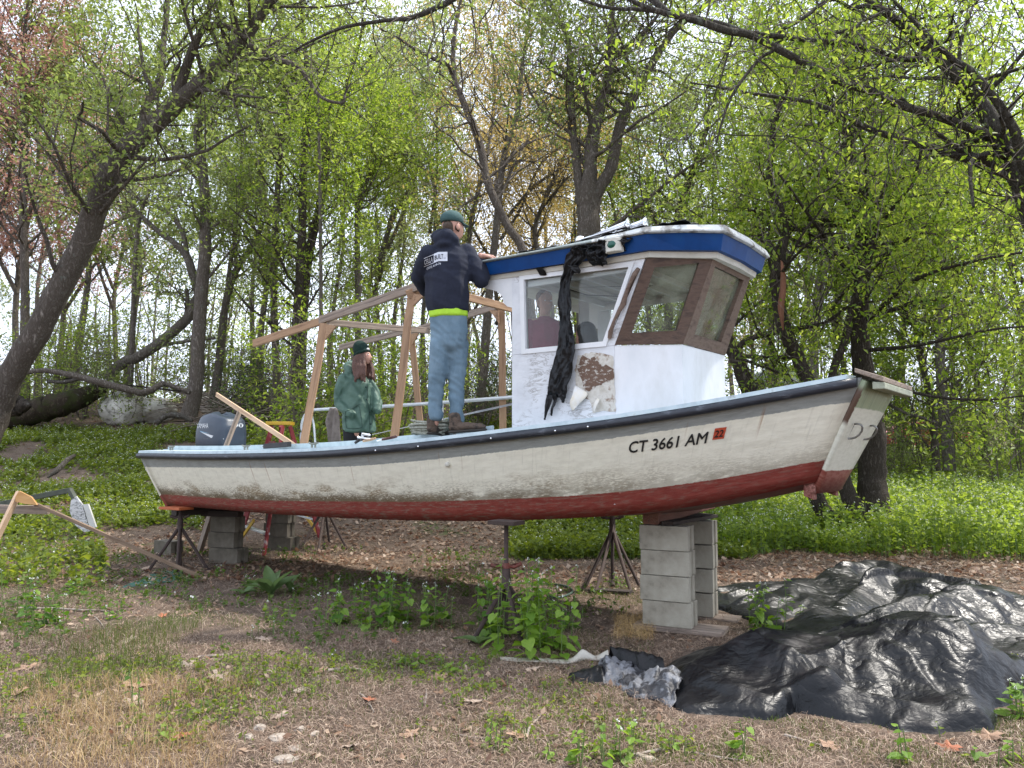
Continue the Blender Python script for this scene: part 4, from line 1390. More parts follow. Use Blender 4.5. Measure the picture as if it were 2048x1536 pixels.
tube('white_hose', catmull([gun_pt(884, -.12, .19), gun_pt(888, -.10, .14), gun_pt(893, -.08, .08), gun_pt(900, -.06, .05)], 14), .014, mat('white_hose', [(.3, (.5, .5, .47)), (.7, (.6, .6, .57))], rough=.6), rope, k=8)
tl = thing('pruning_pliers', 'bright metal pliers with pale wooden grips lying on the gunwale', 'pliers', gun_pt(712, -.08))
def tool(px_list, r, m, name, par, zs):
    tube(name, [gun_pt(x, -.10 + .02 * math.sin(x), .05 + z) for x, z in zip(px_list, zs)], r, m, par, k=8)
tool([694, 702, 712], [.012, .018, .01], BLACK, 'jaw', tl, [.01, .05, .03])
tool([703, 712, 722], [.008, .016, .008], CHROME, 'jaw', tl, [.03, .09, .07])
tool([700, 716, 728], [.01, .014, .008], CHROME, 'body', tl, [.06, .04, .03])
tool([712, 722, 736], [.010, .013, .010], WOOD_PALE, 'grip', tl, [.02, .03, .035])
tl2 = thing('knife', 'dark handled knife lying on the gunwale in front of the woman', 'knife', gun_pt(755, -.08))
tool([738, 750], [.006, .008], CHROME, 'knife_blade', tl2, [.01, .015])
tool([750, 764, 776], [.011, .013, .012], mat('dark_brown_grip', [(.3, (.06, .02, .02)), (.7, (.09, .035, .03))], rough=.5), 'grip', tl2, [.018, .028, .034])
tl3 = thing('cordless_saw', 'black power tool with a red button lying on the stern gunwale', 'power tool', gun_pt(535, -.08))
a_ = gun_pt(510, -.12, .075); b_ = gun_pt(558, -.12, .088)
beam('tool_body', a_, b_, .05, .05, BLACK, tl3)
beam('button', gun_pt(519, -.12, .115), gun_pt(528, -.12, .117), .03, .02, RUST_RED, tl3)
tube('nose', [gun_pt(510, -.12, .075), gun_pt(505, -.12, .07)], [.014, .008], CHROME, tl3)

# ------------------------------------------------------------------ torn black plastic on the wheelhouse
PLASTIC = None
def plastic_material():
    k = NT('black_plastic_sheet')
    co = k.n('ShaderNodeTexCoord').outputs['Object']
    n1 = k.noise(co, 4.5, 2.5, .5, .4)
    ridg = k.math('ABSOLUTE', k.math('SUBTRACT', n1, .5))
    n2 = k.noise(k.mapping(co, (1, 1.8, 1.4)), 13, 3, .5, .3)
    ridg2 = k.math('ABSOLUTE', k.math('SUBTRACT', n2, .5))
    dust = k.noise(co, 3.2, 5, .6)
    c = k.mix(k.step(dust, .52, .72), (.004, .0045, .006), (.014, .012, .013))
    k.l(c, k.bs.inputs['Base Color'])
    mr = k.n('ShaderNodeMapRange'); k.l(dust, mr.inputs[0]); mr.inputs[1].default_value = .35; mr.inputs[2].default_value = .7; mr.inputs[3].default_value = .30; mr.inputs[4].default_value = .52
    k.l(mr.outputs[0], k.bs.inputs['Roughness'])
    k.l(k.bump(ridg2, .6, .016, k.bump(ridg, .7, .06)), k.bs.inputs['Normal'])
    k.bs.inputs['Specular IOR Level'].default_value = .30
    return k.m
PLASTIC = plastic_material()
sheet = thing('torn_plastic_sheet', 'torn black plastic sheet hanging from the wheelhouse roof down the near side', 'plastic sheet', P3(5.1, .8, 2.9))
def ribbon(name, rows, w0, amp, parent, C_=18, freq=5.0, seedv=0.0, lv=1, m=None):
    """rows: (px_left, px_right, py, stand-off)"""
    vs = []; fs = []
    R_ = len(rows)
    for r, (a, b, y, d) in enumerate(rows):
        for j in range(C_):
            g = j / (C_ - 1)
            s, z = onw(a + (b - a) * g, y, w0)
            nz = mnoise.noise(Vector((g * freq + seedv, r * .22, seedv))) + .5 * mnoise.noise(Vector((g * freq * 2.4, r * .8, seedv + 4)))
            vs.append(P3(s + .012 * mnoise.noise(Vector((g * 3, r * 1.3, 9))), w0 + d + amp * nz, z + .012 * mnoise.noise(Vector((g * 4, r, 2)))))
    for i in range(R_ - 1):
        for j in range(C_ - 1):
            a = i * C_ + j; fs.append((a, a + C_, a + C_ + 1, a + 1))
    o = obj(name, vs, fs, m or PLASTIC, parent, sm=True)
    s_ = o.modifiers.new('sub', 'SUBSURF'); s_.levels = lv; s_.render_levels = lv
    so = o.modifiers.new('thick', 'SOLIDIFY'); so.thickness = .003
    return o
def dens(rows, n):
    A = np.array(rows, float); return [tuple(x) for x in catmull(A, n)]
main_rows = [(1182, 1208, 484, .0), (1158, 1204, 500, .05), (1146, 1190, 515, .09), (1139, 1172, 530, .08), (1134, 1156, 548, .06), (1126, 1148, 565, .05), (1124, 1148, 590, .05), (1124, 1149, 615, .05), (1124, 1148, 640, .05),
             (1126, 1152, 665, .05), (1123, 1157, 690, .06), (1119, 1157, 710, .06), (1113, 1153, 735, .06), (1107, 1150, 755, .06), (1104, 1142, 775, .06), (1102, 1140, 790, .05), (1100, 1136, 797, .04)]
ribbon('hanging_strip', dens(main_rows, 60), CW, .028, sheet, C_=22, freq=6)
for rows in ([(1100, 1112, 790, .05), (1098, 1110, 805, .05), (1096, 1104, 818, .05), (1094, 1098, 832, .04), (1092, 1095, 840, .03)],
             [(1110, 1120, 790, .05), (1112, 1118, 805, .04), (1108, 1113, 820, .05), (1107, 1110, 832, .04)],
             [(1124, 1136, 790, .05), (1128, 1136, 798, .05), (1130, 1134, 806, .04)],
             [(1146, 1166, 535, .09), (1156, 1172, 545, .08), (1160, 1168, 550, .07)]):
    ribbon('tattered_end', dens(rows, 14), CW, .012, sheet, C_=6, freq=4, seedv=rows[0][0])
roof_rows = [(1180, 1196, 505, .10), (1186, 1222, 492, .11), (1192, 1250, 486, .10), (1215, 1262, 480, .08), (1240, 1275, 476, .07)]
# bunched part on the roof edge
bunch = []
for (x0_, x1_, yt, yb) in ((1160, 1200, 488, 520), (1190, 1236, 484, 534), (1212, 1272, 478, 506)):
    nrow = 26
    rows = []
    for i in range(nrow):
        g = i / (nrow - 1)
        rows.append((x0_ + 4 * math.sin(g * 7), x1_ - 8 * g * g + 5 * math.sin(g * 5 + 1), yt + (yb - yt) * g, .07 + .06 * math.sin(g * math.pi)))
    ribbon('bunched_fold', rows, CW, .045, sheet, C_=30, freq=7, seedv=x0_ * .1)
# remains lying on the roof top
def roof_scrap(s0, s1, w0, w1, seedv):
    vs = []; fs = []; A_, B_ = 26, 12
    for i in range(A_):
        for j in range(B_):
            s = s0 + (s1 - s0) * i / (A_ - 1); w = w0 + (w1 - w0) * j / (B_ - 1)
            ed = min(i, A_ - 1 - i, j, B_ - 1 - j)
            zz = zr(s, .130) + .03 * max(0, s - 5.2) + .015 + .03 * (1 - (w / .8) ** 2) + .045 * abs(mnoise.noise(Vector((s * 9, w * 9, seedv)))) + (.0 if ed else -.012)
            vs.append(P3(s + .03 * mnoise.noise(Vector((w * 12, i * .3, 1))), w + .03 * mnoise.noise(Vector((s * 10, 4, j * .3))), zz))
    for i in range(A_ - 1):
        for j in range(B_ - 1):
            a = i * B_ + j; fs.append((a, a + 1, a + B_ + 1, a + B_))
    o = obj('roof_scrap', vs, fs, PLASTIC, sheet, sm=True)
    so = o.modifiers.new('thick', 'SOLIDIFY'); so.thickness = .003
roof_scrap(5.05, 5.78, .42, .80, 1.0)
roof_scrap(5.70, 6.22, .22, .70, 3.0)
roof_scrap(4.75, 5.15, .60, .79, 6.0)
# single tape strip further aft
tp_ = ribbon('tape_strip', dens([(1077, 1088, 524, .07), (1078, 1090, 536, .06), (1081, 1096, 546, .03), (1083, 1094, 552, .02)], 8), CW, .004, sheet, C_=5)
# ------------------------------------------------------------------ people
def sph_template(seg=10, ring=7):
    vs = []; fs = []
    for i in range(ring + 1):
        ph = math.pi * i / ring
        for j in range(seg):
            t = 2 * math.pi * j / seg
            vs.append((math.sin(ph) * math.cos(t), math.sin(ph) * math.sin(t), math.cos(ph)))
    for i in range(ring):
        for j in range(seg):
            a = i * seg + j; b = i * seg + (j + 1) % seg
            fs.append((a, a + seg, b + seg, b))
    return np.array(vs), np.array(fs)
SPV, SPF = sph_template()
def blob(name, chains, m, parent, voxel=.012, yaw=0.0, smooth_it=5, wrinkle=None):
    """chains: lists of (x, y, z, rx, ry, rz) in world; radii along the turned axes; one continuous remeshed surface"""
    Vs = []; Fs = []; n = 0
    cy, sy = math.cos(yaw), math.sin(yaw)
    for ch in chains:
        ch = [tuple(c) if len(c) == 6 else (c[0], c[1], c[2], c[3], c[3], c[3]) for c in ch]
        pts = []
        for a, b in zip(ch[:-1], ch[1:]):
            a = np.array(a); b = np.array(b)
            d = np.linalg.norm(b[:3] - a[:3]); r = max(.006, min(a[3:].min(), b[3:].min()))
            k = max(1, int(d / (r * .45)))
            for i in range(k): pts.append(a + (b - a) * i / k)
        pts.append(np.array(ch[-1]))
        for p in pts:
            q = SPV * p[3:]
            q = np.stack([q[:, 0] * cy - q[:, 1] * sy, q[:, 0] * sy + q[:, 1] * cy, q[:, 2]], -1) + p[:3]
            Vs.append(q); Fs.append(SPF + n); n += len(q)
    V = np.concatenate(Vs); F = np.concatenate(Fs)
    off = np.array(wloc(parent))
    me = fast_mesh(name, V - off, F, m)
    o = bpy.data.objects.new(name, me); link(o)
    rm = o.modifiers.new('r', 'REMESH'); rm.mode = 'VOXEL'; rm.voxel_size = voxel
    s = o.modifiers.new('s', 'SMOOTH'); s.factor = .6; s.iterations = smooth_it
    dg = bpy.context.evaluated_depsgraph_get(); dg.update()
    nm = bpy.data.meshes.new_from_object(o.evaluated_get(dg))
    o.modifiers.clear(); o.data = nm
    nm.name = name
    if not nm.materials: nm.materials.append(m)
    if wrinkle:
        nm.calc_loop_triangles() if False else None
        co = np.empty(len(nm.vertices) * 3); nm.vertices.foreach_get('co', co); co = co.reshape(-1, 3)
        no = np.empty(len(nm.vertices) * 3); nm.vertex_normals.foreach_get('vector', no); no = no.reshape(-1, 3)
        W = np.array([wrinkle(c + off) for c in co])
        co = co + no * W[:, None]
        nm.vertices.foreach_set('co', co.ravel()); nm.update()
    smooth(nm)
    o.parent = parent
    return o
def folds(amp, sx=9, sz=16, seedv=0.0, diag=.6, zones=None):
    def f(p):
        z = p[2] + diag * (p[0] + p[1] * .3)
        v = mnoise.noise(Vector((p[0] * sx * .5 + seedv, p[1] * sx * .5, z * sz)))
        v = 1 - abs(v) * 2.2
        v2 = mnoise.noise(Vector((p[0] * sx + 5, p[1] * sx, p[2] * sz * .5 + seedv)))
        a = amp
        if zones:
            for z0, z1, k in zones:
                if z0 < p[2] < z1: a = amp * k
        return a * (v * .8 + v2 * .7 - .5)
    return f
NAVY = mat('navy_fleece', [(.3, (.010, .013, .026)), (.7, (.016, .020, .038))], scale=30, rough=.95, bump=.3, bscale=160, bdist=.002)
JEANS = mat('washed_jeans', [(.3, (.105, .17, .225)), (.5, (.14, .215, .275)), (.68, (.18, .26, .325))], scale=5, rough=.9, bump=.35, bscale=120, stretch=(1.5, 1.5, 1), bdist=.002)
LIME = mat('lime_shirt', [(.3, (.36, .62, .03)), (.7, (.46, .74, .05))], scale=8, rough=.8)
BOOT = mat('brown_hiking_boot', [(.35, (.075, .050, .036)), (.5, (.11, .078, .058)), (.62, (.035, .027, .022))], scale=22, rough=.85, bump=.4)
SOLE = mat('boot_sole', [(.3, (.03, .026, .022)), (.7, (.05, .044, .038))], rough=.9)
HAIR_D = mat('short_dark_hair', [(.3, (.05, .032, .022)), (.7, (.09, .06, .04))], scale=40, rough=.7, stretch=(3, 3, 1))
CAPM = mat('faded_green_cap', [(.3, (.030, .070, .070)), (.6, (.045, .095, .095)), (.8, (.07, .12, .12))], scale=9, rough=.9, bump=.2)

MY = 6.50
def mp(px, py, dY=0.0): return tuple(at(px, py, MY + dY))
man = thing('person', 'man in navy hooded sweatshirt, blue jeans and cap, standing on the gunwale, seen from behind', 'person', at(905, 866, MY))
myaw = -math.radians(22)
def E3(px, py, dY, rx, ry=None, rz=None):
    p = mp(px, py, dY); return (*p, rx, ry if ry else rx, rz if rz else (ry if ry else rx))
# continuous body under the clothes, with head and hands
head = mp(906, 452)
hx, hy_, hz = head
fd = np.array([math.cos(math.radians(42)), math.sin(math.radians(42)), 0])      # where the face looks
sd_ = np.array([fd[1], -fd[0], 0])
def hp_(f, s_, z, r, ry=None, rz=None):
    p = np.array(head) + fd * f + sd_ * s_ + np.array([0, 0, z]); return (*p, r, ry or r, rz or (ry or r))
body_ch = [[hp_(-.015, 0, .015, .088, .075, .10), hp_(.02, 0, -.02, .078, .070, .085), hp_(.055, 0, -.065, .045, .045, .04)],
           [hp_(.085, 0, -.005, .012), hp_(.104, 0, -.03, .014), hp_(.09, 0, -.042, .012)],
           [hp_(.075, 0, -.065, .018, .024, .008), hp_(.078, 0, -.07, .016, .022, .008)],
           [hp_(.02, 0, -.08, .055), E3(900, 482, 0, .055), E3(896, 505, 0, .07, .06, .06)],
           [E3(880, 515, .02, .05), E3(905, 517, .02, .08, .06, .06), E3(930, 517, .02, .05)],
           [E3(896, 525, 0, .11, .08, .08), E3(896, 600, 0, .11, .08, .08), E3(898, 660, 0, .11, .08, .08)],
           [E3(932, 517, .02, .04), E3(959, 562, -.01, .03), E3(965, 545, .03, .026), E3(967, 518, .04, .026)],
           [E3(866, 517, -.0, .04), E3(842, 558, .11, .03), E3(860, 590, .26, .03)],
           [E3(885, 670, -.01, .06), E3(874, 750, -.01, .045), E3(869, 845, 0, .04)],
           [E3(912, 670, .01, .06), E3(914, 750, .02, .045), E3(912, 845, 0, .04)]]
bodyo = blob('body', body_ch, SKIN, man, .010, smooth_it=3)
# ears
for s_ in (.078, -.078):
    p = np.array(head) + fd * -.005 + sd_ * s_ + np.array([0, 0, -.02])
    ellipsoid('ear', p, (.020, .010, .032), SKIN, man, 10, 8, yaw=math.atan2(fd[1], fd[0]))
for s_ in (.032, -.032):
    p = np.array(head) + fd * .092 + sd_ * s_ + np.array([0, 0, .0])
    ellipsoid('eye', p, (.010, .010, .007), WHITE_P, man, 10, 8)
# hand resting on the roof edge
def hand(name, wrist, fwd, side_, up_, m, parent, curl=.5, size=1.0, thumb=1):
    w = np.array(wrist, float); f = np.array(fwd, float); f /= np.linalg.norm(f)
    s_ = np.array(side_, float); s_ -= f * s_.dot(f); s_ /= np.linalg.norm(s_)
    u = np.cross(s_, f)
    if u.dot(np.array(up_, float)) < 0: u = -u
    def q(a, b, c, r): p = w + (f * a + s_ * b + u * c) * size; return (*p, r * size, r * size, r * size)
    ch = [[q(-.03, 0, 0, .026), q(.0, 0, 0, .026)], [q(.0, -.018, 0, .020), q(.075, -.028, 0, .016)], [q(0, .018, 0, .020), q(.072, .028, 0, .016)], [q(0, 0, 0, .022), q(.078, 0, .002, .018)]]
    L = [.072, .080, .075, .058]
    for i, (b, l) in enumerate(zip((-.031, -.0105, .0105, .030), L)):
        c = curl
        p0 = (.078 - (0.006 if i in (0, 3) else 0), b, .0)
        a1 = .25 * c; a2 = a1 + .7 * c; a3 = a2 + .5 * c
        pts = [q(p0[0] - .02, p0[1], 0, .0095), q(*p0, .0095)]
        x, z = p0[0], 0
        for a_, ll, r_ in ((a1, l * .45, .0088), (a2, l * .32, .008), (a3, l * .25, .0068)):
            x += math.cos(a_) * ll; z -= math.sin(a_) * ll
            pts.append(q(x, b * 1.08, z, r_))
        ch.append(pts)
    ch.append([q(.012, -.022 * thumb, -.004, .013), q(.038, -.050 * thumb, -.012, .011), q(.062, -.060 * thumb, -.020, .0095), q(.080, -.058 * thumb, -.026, .008)])
    return blob(name, ch, m, parent, .0045, smooth_it=2)
hand('hand', mp(968, 513, .03), (.78, .1, -.12), (.15, -.9, .1), (0, 0, 1), SKIN, man, curl=.75, thumb=-1)
# jeans
jz = at(900, 840, MY)[2]
jeans_ch = [[E3(897, 632, 0, .175, .13, .08), E3(898, 665, 0, .178, .135, .10), E3(896, 690, 0, .170, .13, .08)],
            [E3(882, 690, -.01, .100, .11, .1), E3(877, 735, -.01, .085, .09, .09), E3(872, 770, 0, .072, .078, .08), E3(871, 805, 0, .068, .072, .08), E3(872, 836, 0, .066, .070, .03)],
            [E3(914, 690, .01, .105, .11, .1), E3(915, 735, .02, .088, .09, .09), E3(914, 770, .01, .074, .078, .08), E3(913, 805, 0, .068, .072, .08), E3(914, 842, 0, .072, .074, .03)]]
zk = at(900, 770, MY)[2]
blob('jeans', jeans_ch, JEANS, man, .011, yaw=myaw, smooth_it=3, wrinkle=folds(.011, 9, 15, 1.0, .7, [(jz - .1, jz + .12, 1.5), (zk - .06, zk + .08, 1.4), (zk + .08, 9, .7)]))
# back pocket seams
def strip_on(name, pxs, tree, m, parent, Y, wdt=.006, lift=.002, n=10):
    """narrow band following pixels on a surface"""
    P = catmull(np.array([(x, y, 0) for x, y in pxs], float), n * (len(pxs) - 1) + 1)
    pts = []
    for x, y, _ in P:
        p = Vector(at(x, y, Y)); d = (p - Vector((0, 0, EYE))).normalized()
        h = tree.ray_cast(Vector((0, 0, EYE)), d, 40)
        if h[0] is None: continue
        pts.append(h[0] - d * lift)
    if len(pts) > 2: return tube(name, pts, wdt, m, parent, k=5)
# lime shirt hem
blob('shirt_hem', [[E3(896, 612, 0, .185, .14, .05), E3(897, 632, -.005, .188, .145, .045)]], LIME, man, .010, yaw=myaw, smooth_it=3, wrinkle=folds(.006, 12, 10, 2.0))
# sweatshirt: torso, sleeves and hood in one surface
sw = [[E3(897, 498, 0, .12, .10, .06), E3(895, 520, 0, .195, .135, .09), E3(894, 555, 0, .215, .15, .10), E3(894, 590, 0, .212, .155, .09), E3(895, 615, 0, .208, .155, .05), E3(896, 622, 0, .200, .150, .035)],
      [E3(858, 508, -.02, .085), E3(846, 530, .03, .075), E3(837, 555, .10, .068), E3(850, 580, .22, .058), E3(866, 590, .30, .05)],
      [E3(934, 508, .03, .090), E3(950, 535, .0, .082), E3(961, 562, -.02, .072), E3(966, 553, .02, .066), E3(967, 536, .04, .052), E3(967, 524, .04, .042)],
      [E3(878, 494, -.02, .055, .05, .03), E3(890, 488, -.08, .07, .055, .04), E3(908, 490, -.05, .06, .05, .035)],
      [E3(880, 478, -.03, .070, .06, .055), E3(891, 472, -.08, .078, .055, .062), E3(904, 480, -.07, .065, .055, .045)],
      [E3(872, 472, .02, .05, .05, .05), E3(880, 468, -.01, .05, .05, .05)]]
sweat = blob('sweatshirt', sw, NAVY, man, .011, yaw=myaw, smooth_it=4, wrinkle=folds(.010, 7, 9, 4.0, .5))
# cap
capc = np.array(head) + np.array([0, 0, .055])
cyaw = math.atan2(fd[1], fd[0])
ellipsoid('cap', capc + np.array([0, 0, -.005]) - fd * .012, (.108, .092, .082), CAPM, man, 24, 14, yaw=cyaw, deform=lambda p: np.array([p[0], p[1], max(p[2], -.35)]))
vs = []; fs = []
for i in range(9):
    a = -1.15 + 2.3 * i / 8
    for j, rr_x in enumerate((0.0, .5, 1.0)):
        r = .085 + rr_x * .085 * math.cos(a * .75)
        p = capc + fd * (r * math.cos(a) * 1.0) + sd_ * (.088 * math.sin(a) * (1 - .1 * rr_x)) + np.array([0, 0, -.022 - .012 * rr_x * rr_x - .01 * abs(a)])
        vs.append(p)
for i in range(8):
    for j in range(2):
        a = i * 3 + j; fs.append((a, a + 1, a + 4, a + 3))
bo = obj('cap_brim', vs, fs, CAPM, man, sm=True); so = bo.modifiers.new('t', 'SOLIDIFY'); so.thickness = .005
blob('hair', [[hp_(-.045, 0, -.01, .058, .070, .05), hp_(-.04, 0, -.05, .05, .058, .03)], [hp_(-.01, .062, -.02, .03, .018, .03), hp_(.01, .066, -.045, .012, .01, .02)]], HAIR_D, man, .008, smooth_it=2)
tube('spectacle_arm', [np.array(head) + fd * .09 + sd_ * .07 + np.array([0, 0, .005]), np.array(head) - fd * .02 + sd_ * .083 + np.array([0, 0, .005])], .003, BLACK, man, k=6)
# boots
def boot(heel, toe, lift, par):
    h = np.array(heel); t_ = np.array(toe); d = t_ - h; L = np.linalg.norm(d); d /= L
    yw = math.atan2(d[1], d[0])
    def q(f, z, rx, ry, rz): p = h + d * f * L + np.array([0, 0, z]); return (*p, rx, ry, rz)
    blob('boot', [[q(.16, .14, .052, .048, .03), q(.18, .08, .055, .046, .05), q(.2, .045, .06, .044, .04)], [q(.15, .045, .05, .042, .035), q(.5, .05, .06, .046, .034), q(.8, .042, .06, .048, .026), q(.9, .036, .035, .04, .020)]], BOOT, par, .008, yaw=yw, smooth_it=2, wrinkle=folds(.003, 30, 40, 3))
    blob('boot_sole', [[q(.12, .008, .045, .040, .014), q(.45, .010, .05, .038, .012), q(.85, .010, .05, .048, .014), q(.95, .014, .03, .034, .012)]], SOLE, par, .007, yaw=yw, smooth_it=1)
boot(mp(858, 868, -.03), mp(893, 872, .14), 0, man)
boot(mp(897, 866, -.10), mp(972, 862, -.16), 0, man)
# printed back of the sweatshirt
sbt = bvh_of(sweat)
INKN = mat('navy_print_ink', [(.3, (.010, .013, .026)), (.7, (.014, .018, .034))], rough=.8)
PRT = mat('white_print_ink', [(.3, (.50, .52, .58)), (.7, (.60, .62, .67))], rough=.7)
def back_map(x, y):
    """print coordinates: x 0..1 across, y up in pixels from the lower edge"""
    px = 847.5 + 47.5 * x
    base = 534.5 - 12.0 * min(x / .62, 1) - .5 * x
    return at(px, base - y, MY - .16)
bd = at(871, 520, MY) - np.array([0, 0, EYE])
def printed(name, V, F, m, lift): return decal(name, V, F, back_map, bd, sbt, m, man, lift)
V, F = gridq(.42, 0, 1.0, 18.5, 12, 5); printed('print_panel', V, F, PRT, .0035)
for y0_, y1_ in ((0, 1.3), (16.7, 18)): V, F = gridq(0, y0_, .42, y1_, 10, 1); printed('print_line', V, F, PRT, .0035)
def tx(body, x0_, x1_, y0_, hh, m, lift, name, bold=.03):
    V, F = font_mesh(body, 1, 0)
    V, F = embolden(V, F, bold)
    V[:, 0] = x0_ + (x1_ - x0_) * (V[:, 0] - V[:, 0].min()) / (V[:, 0].max() - V[:, 0].min()); V[:, 1] = y0_ + V[:, 1] / .72 * hh
    printed(name, V, F, m, lift)
tx('CELLA', .02, .375, 4.0, 10, PRT, .004, 'print_lettering')
tx('BUILT', .46, .82, 4.8, 9.5, INKN, .006, 'print_lettering')
tx('LLC', .84, .93, 4.8, 3.0, INKN, .006, 'print_lettering', .0)
def back_map2(x, y): p = back_map(x, y - 7.5); return p
V, F = font_mesh('(203) 619-79', 1, .012); V[:, 0] = .12 + .60 * (V[:, 0] - V[:, 0].min()) / (V[:, 0].max() - V[:, 0].min()); V[:, 1] = V[:, 1] / .72 * 4.4
decal('print_number', V, F, back_map2, bd, sbt, PRT, man, .004)

# ---------------------------------------------------------------- woman in the boat
def coat_material():
    k = NT('quilted_green_coat')
    co = k.n('ShaderNodeTexCoord').outputs['Object']
    sp = k.n('ShaderNodeSeparateXYZ'); k.l(co, sp.inputs[0])
    hx_ = k.math('ADD', sp.outputs[0], k.math('MULTIPLY', sp.outputs[1], .6))
    a = k.math('PINGPONG', k.math('MULTIPLY', k.math('ADD', hx_, k.math('MULTIPLY', sp.outputs[2], .7)), 8), 1)
    b = k.math('PINGPONG', k.math('MULTIPLY', k.math('SUBTRACT', hx_, k.math('MULTIPLY', sp.outputs[2], .7)), 8), 1)
    q = k.math('MINIMUM', k.step(a, 0, .35), k.step(b, 0, .35))
    n = k.noise(co, 9, 5, .6)
    c = k.mix(k.step(n, .3, .7), (.055, .112, .082), (.085, .155, .118))
    c = k.mix(q, (.035, .085, .06), c)
    k.l(c, k.bs.inputs['Base Color']); k.bs.inputs['Roughness'].default_value = .6
    k.l(k.bump(q, .7, .012, k.bump(n, .4, .02)), k.bs.inputs['Normal'])
    return k.m
COAT = coat_material()
BEANIE = mat('dark_green_knit', [(.3, (.004, .024, .018)), (.7, (.008, .036, .027))], scale=20, rough=.95, bump=.5, stretch=(6, 6, 1))
HAIR_B = mat('long_brown_hair', [(.3, (.045, .020, .014)), (.5, (.13, .060, .042)), (.7, (.07, .032, .022))], scale=9, rough=.5, stretch=(7, 7, .7), bump=.6)
BLACKC = mat('black_cloth', [(.3, (.008, .008, .009)), (.7, (.016, .016, .018))], rough=.9)
WY = float(bp(1.9, -.05, 0)[1])
def W3(px, py, dY, rx, ry=None, rz=None):
    p = at(px, py, WY + dY); return (*p, rx, ry if ry else rx, rz if rz else (ry if ry else rx))
wom = thing('person', 'woman in quilted green coat and dark beanie standing in the boat with hands in pockets', 'person', (float(at(715, 870, WY)[0]), WY, .93))
whead = at(728, 712, WY - .01)
wf = np.array([math.cos(math.radians(-14)), math.sin(math.radians(-14)), 0]); ws_ = np.array([wf[1], -wf[0], 0])
def wh(f, s_, z, r, ry=None, rz=None):
    p = np.array(whead) + wf * f + ws_ * s_ + np.array([0, 0, z]); return (*p, r, ry or r, rz or (ry or r))
zf_ = .93
gx_, gy2 = float(at(715, 870, WY)[0]), WY
blob('body', [[wh(-.02, 0, .02, .078, .068, .088), wh(.018, 0, -.015, .070, .060, .078), wh(.035, 0, -.058, .040, .040, .034), wh(.045, 0, -.072, .026, .026, .022)],
              [wh(.07, 0, .012, .010), wh(.084, 0, -.012, .011), wh(.096, 0, -.022, .0095), wh(.084, 0, -.030, .010)],
              [wh(.074, 0, -.043, .013, .019, .0055), wh(.070, 0, -.043, .012, .02, .006)], [wh(.073, 0, -.053, .012, .017, .006)] * 2,
              [wh(-.02, 0, -.06, .045), W3(722, 738, .02, .045), W3(718, 752, .02, .06)],
              [W3(702, 766, 0, .045), W3(718, 766, 0, .08, .06, .05), W3(734, 766, 0, .045)],
              [W3(716, 780, 0, .12, .09, .1), W3(716, 860, 0, .13, .10, .1)],
              [W3(692, 762, 0, .035), W3(681, 800, -.02, .03), W3(700, 824, -.11, .028), W3(706, 832, -.12, .026)],
              [W3(739, 770, .02, .028), W3(750, 787, .01, .028), W3(753, 804, -.03, .028), W3(750, 818, -.07, .026)],
              [(gx_ - .07, gy2, 1.60, .085, .085, .085), (gx_ - .07, gy2, 1.25, .06, .06, .06), (gx_ - .07, gy2, .98, .045, .045, .045)],
              [(gx_ + .07, gy2, 1.60, .085, .085, .085), (gx_ + .07, gy2, 1.25, .06, .06, .06), (gx_ + .07, gy2, .98, .045, .045, .045)]], SKIN, wom, .008, yaw=math.radians(-14), smooth_it=2)
blob('leggings', [[(gx_ - .07, gy2, 1.62, .10, .10, .1), (gx_ - .07, gy2, 1.25, .068, .068, .068), (gx_ - .07, gy2, 1.0, .055, .055, .055)], [(gx_ + .07, gy2, 1.62, .10, .10, .1), (gx_ + .07, gy2, 1.25, .068, .068, .068), (gx_ + .07, gy2, 1.0, .055, .055, .055)]], BLACKC, wom, .012)
for sx in (-.07, .07):
    blob('shoe', [[(gx_ + sx, gy2 + .05, zf_ + .05, .045, .05, .05), (gx_ + sx, gy2 - .14, zf_ + .04, .04, .05, .035)]], BLACKC, wom, .01)
# eye, brow and lips on the visible side
for s_ in (.030, -.030):
    p = np.array(whead) + wf * .064 + ws_ * s_ + np.array([0, 0, .008])
    ellipsoid('eye', p, (.009, .010, .0065), WHITE_P, wom, 10, 8)
    ellipsoid('iris', p + wf * .005, (.0055, .0055, .0055), HAIR_D, wom, 8, 6)
    ellipsoid('eyebrow', p + wf * .003 + np.array([0, 0, .020]), (.006, .016, .0035), HAIR_D, wom, 10, 6, yaw=math.atan2(wf[1], wf[0]))
ellipsoid('lips', np.array(whead) + wf * .080 + np.array([0, 0, -.048]), (.007, .017, .007), mat('lips', [(.3, (.38, .12, .11)), (.7, (.44, .15, .13))], rough=.5), wom, 12, 8, yaw=math.atan2(wf[1], wf[0]))
# coat
coat_ch = [[W3(714, 755, .0, .11, .10, .04), W3(715, 770, 0, .175, .13, .07), W3(715, 795, 0, .185, .14, .09), W3(716, 825, 0, .190, .15, .10), W3(718, 850, 0, .195, .155, .07), W3(720, 862, 0, .195, .155, .03)],
           [W3(688, 757, -.01, .068), W3(680, 780, -.02, .070), W3(679, 805, -.03, .068), W3(692, 820, -.10, .062), W3(703, 829, -.14, .056)],
           [W3(740, 766, .02, .052), W3(751, 785, .02, .056), W3(755, 804, -.03, .058), W3(754, 820, -.08, .054)],
           [W3(700, 745, .02, .055, .06, .04), W3(694, 733, .08, .045, .05, .04), W3(702, 727, .11, .05, .05, .04)]]
coat = blob('coat', coat_ch, COAT, wom, .010, yaw=0, smooth_it=3, wrinkle=folds(.008, 9, 12, 7.0, .3))
cbt = bvh_of(coat)
DG = mat('dark_coat_seam', [(.3, (.015, .04, .03)), (.7, (.02, .05, .04))], rough=.8)
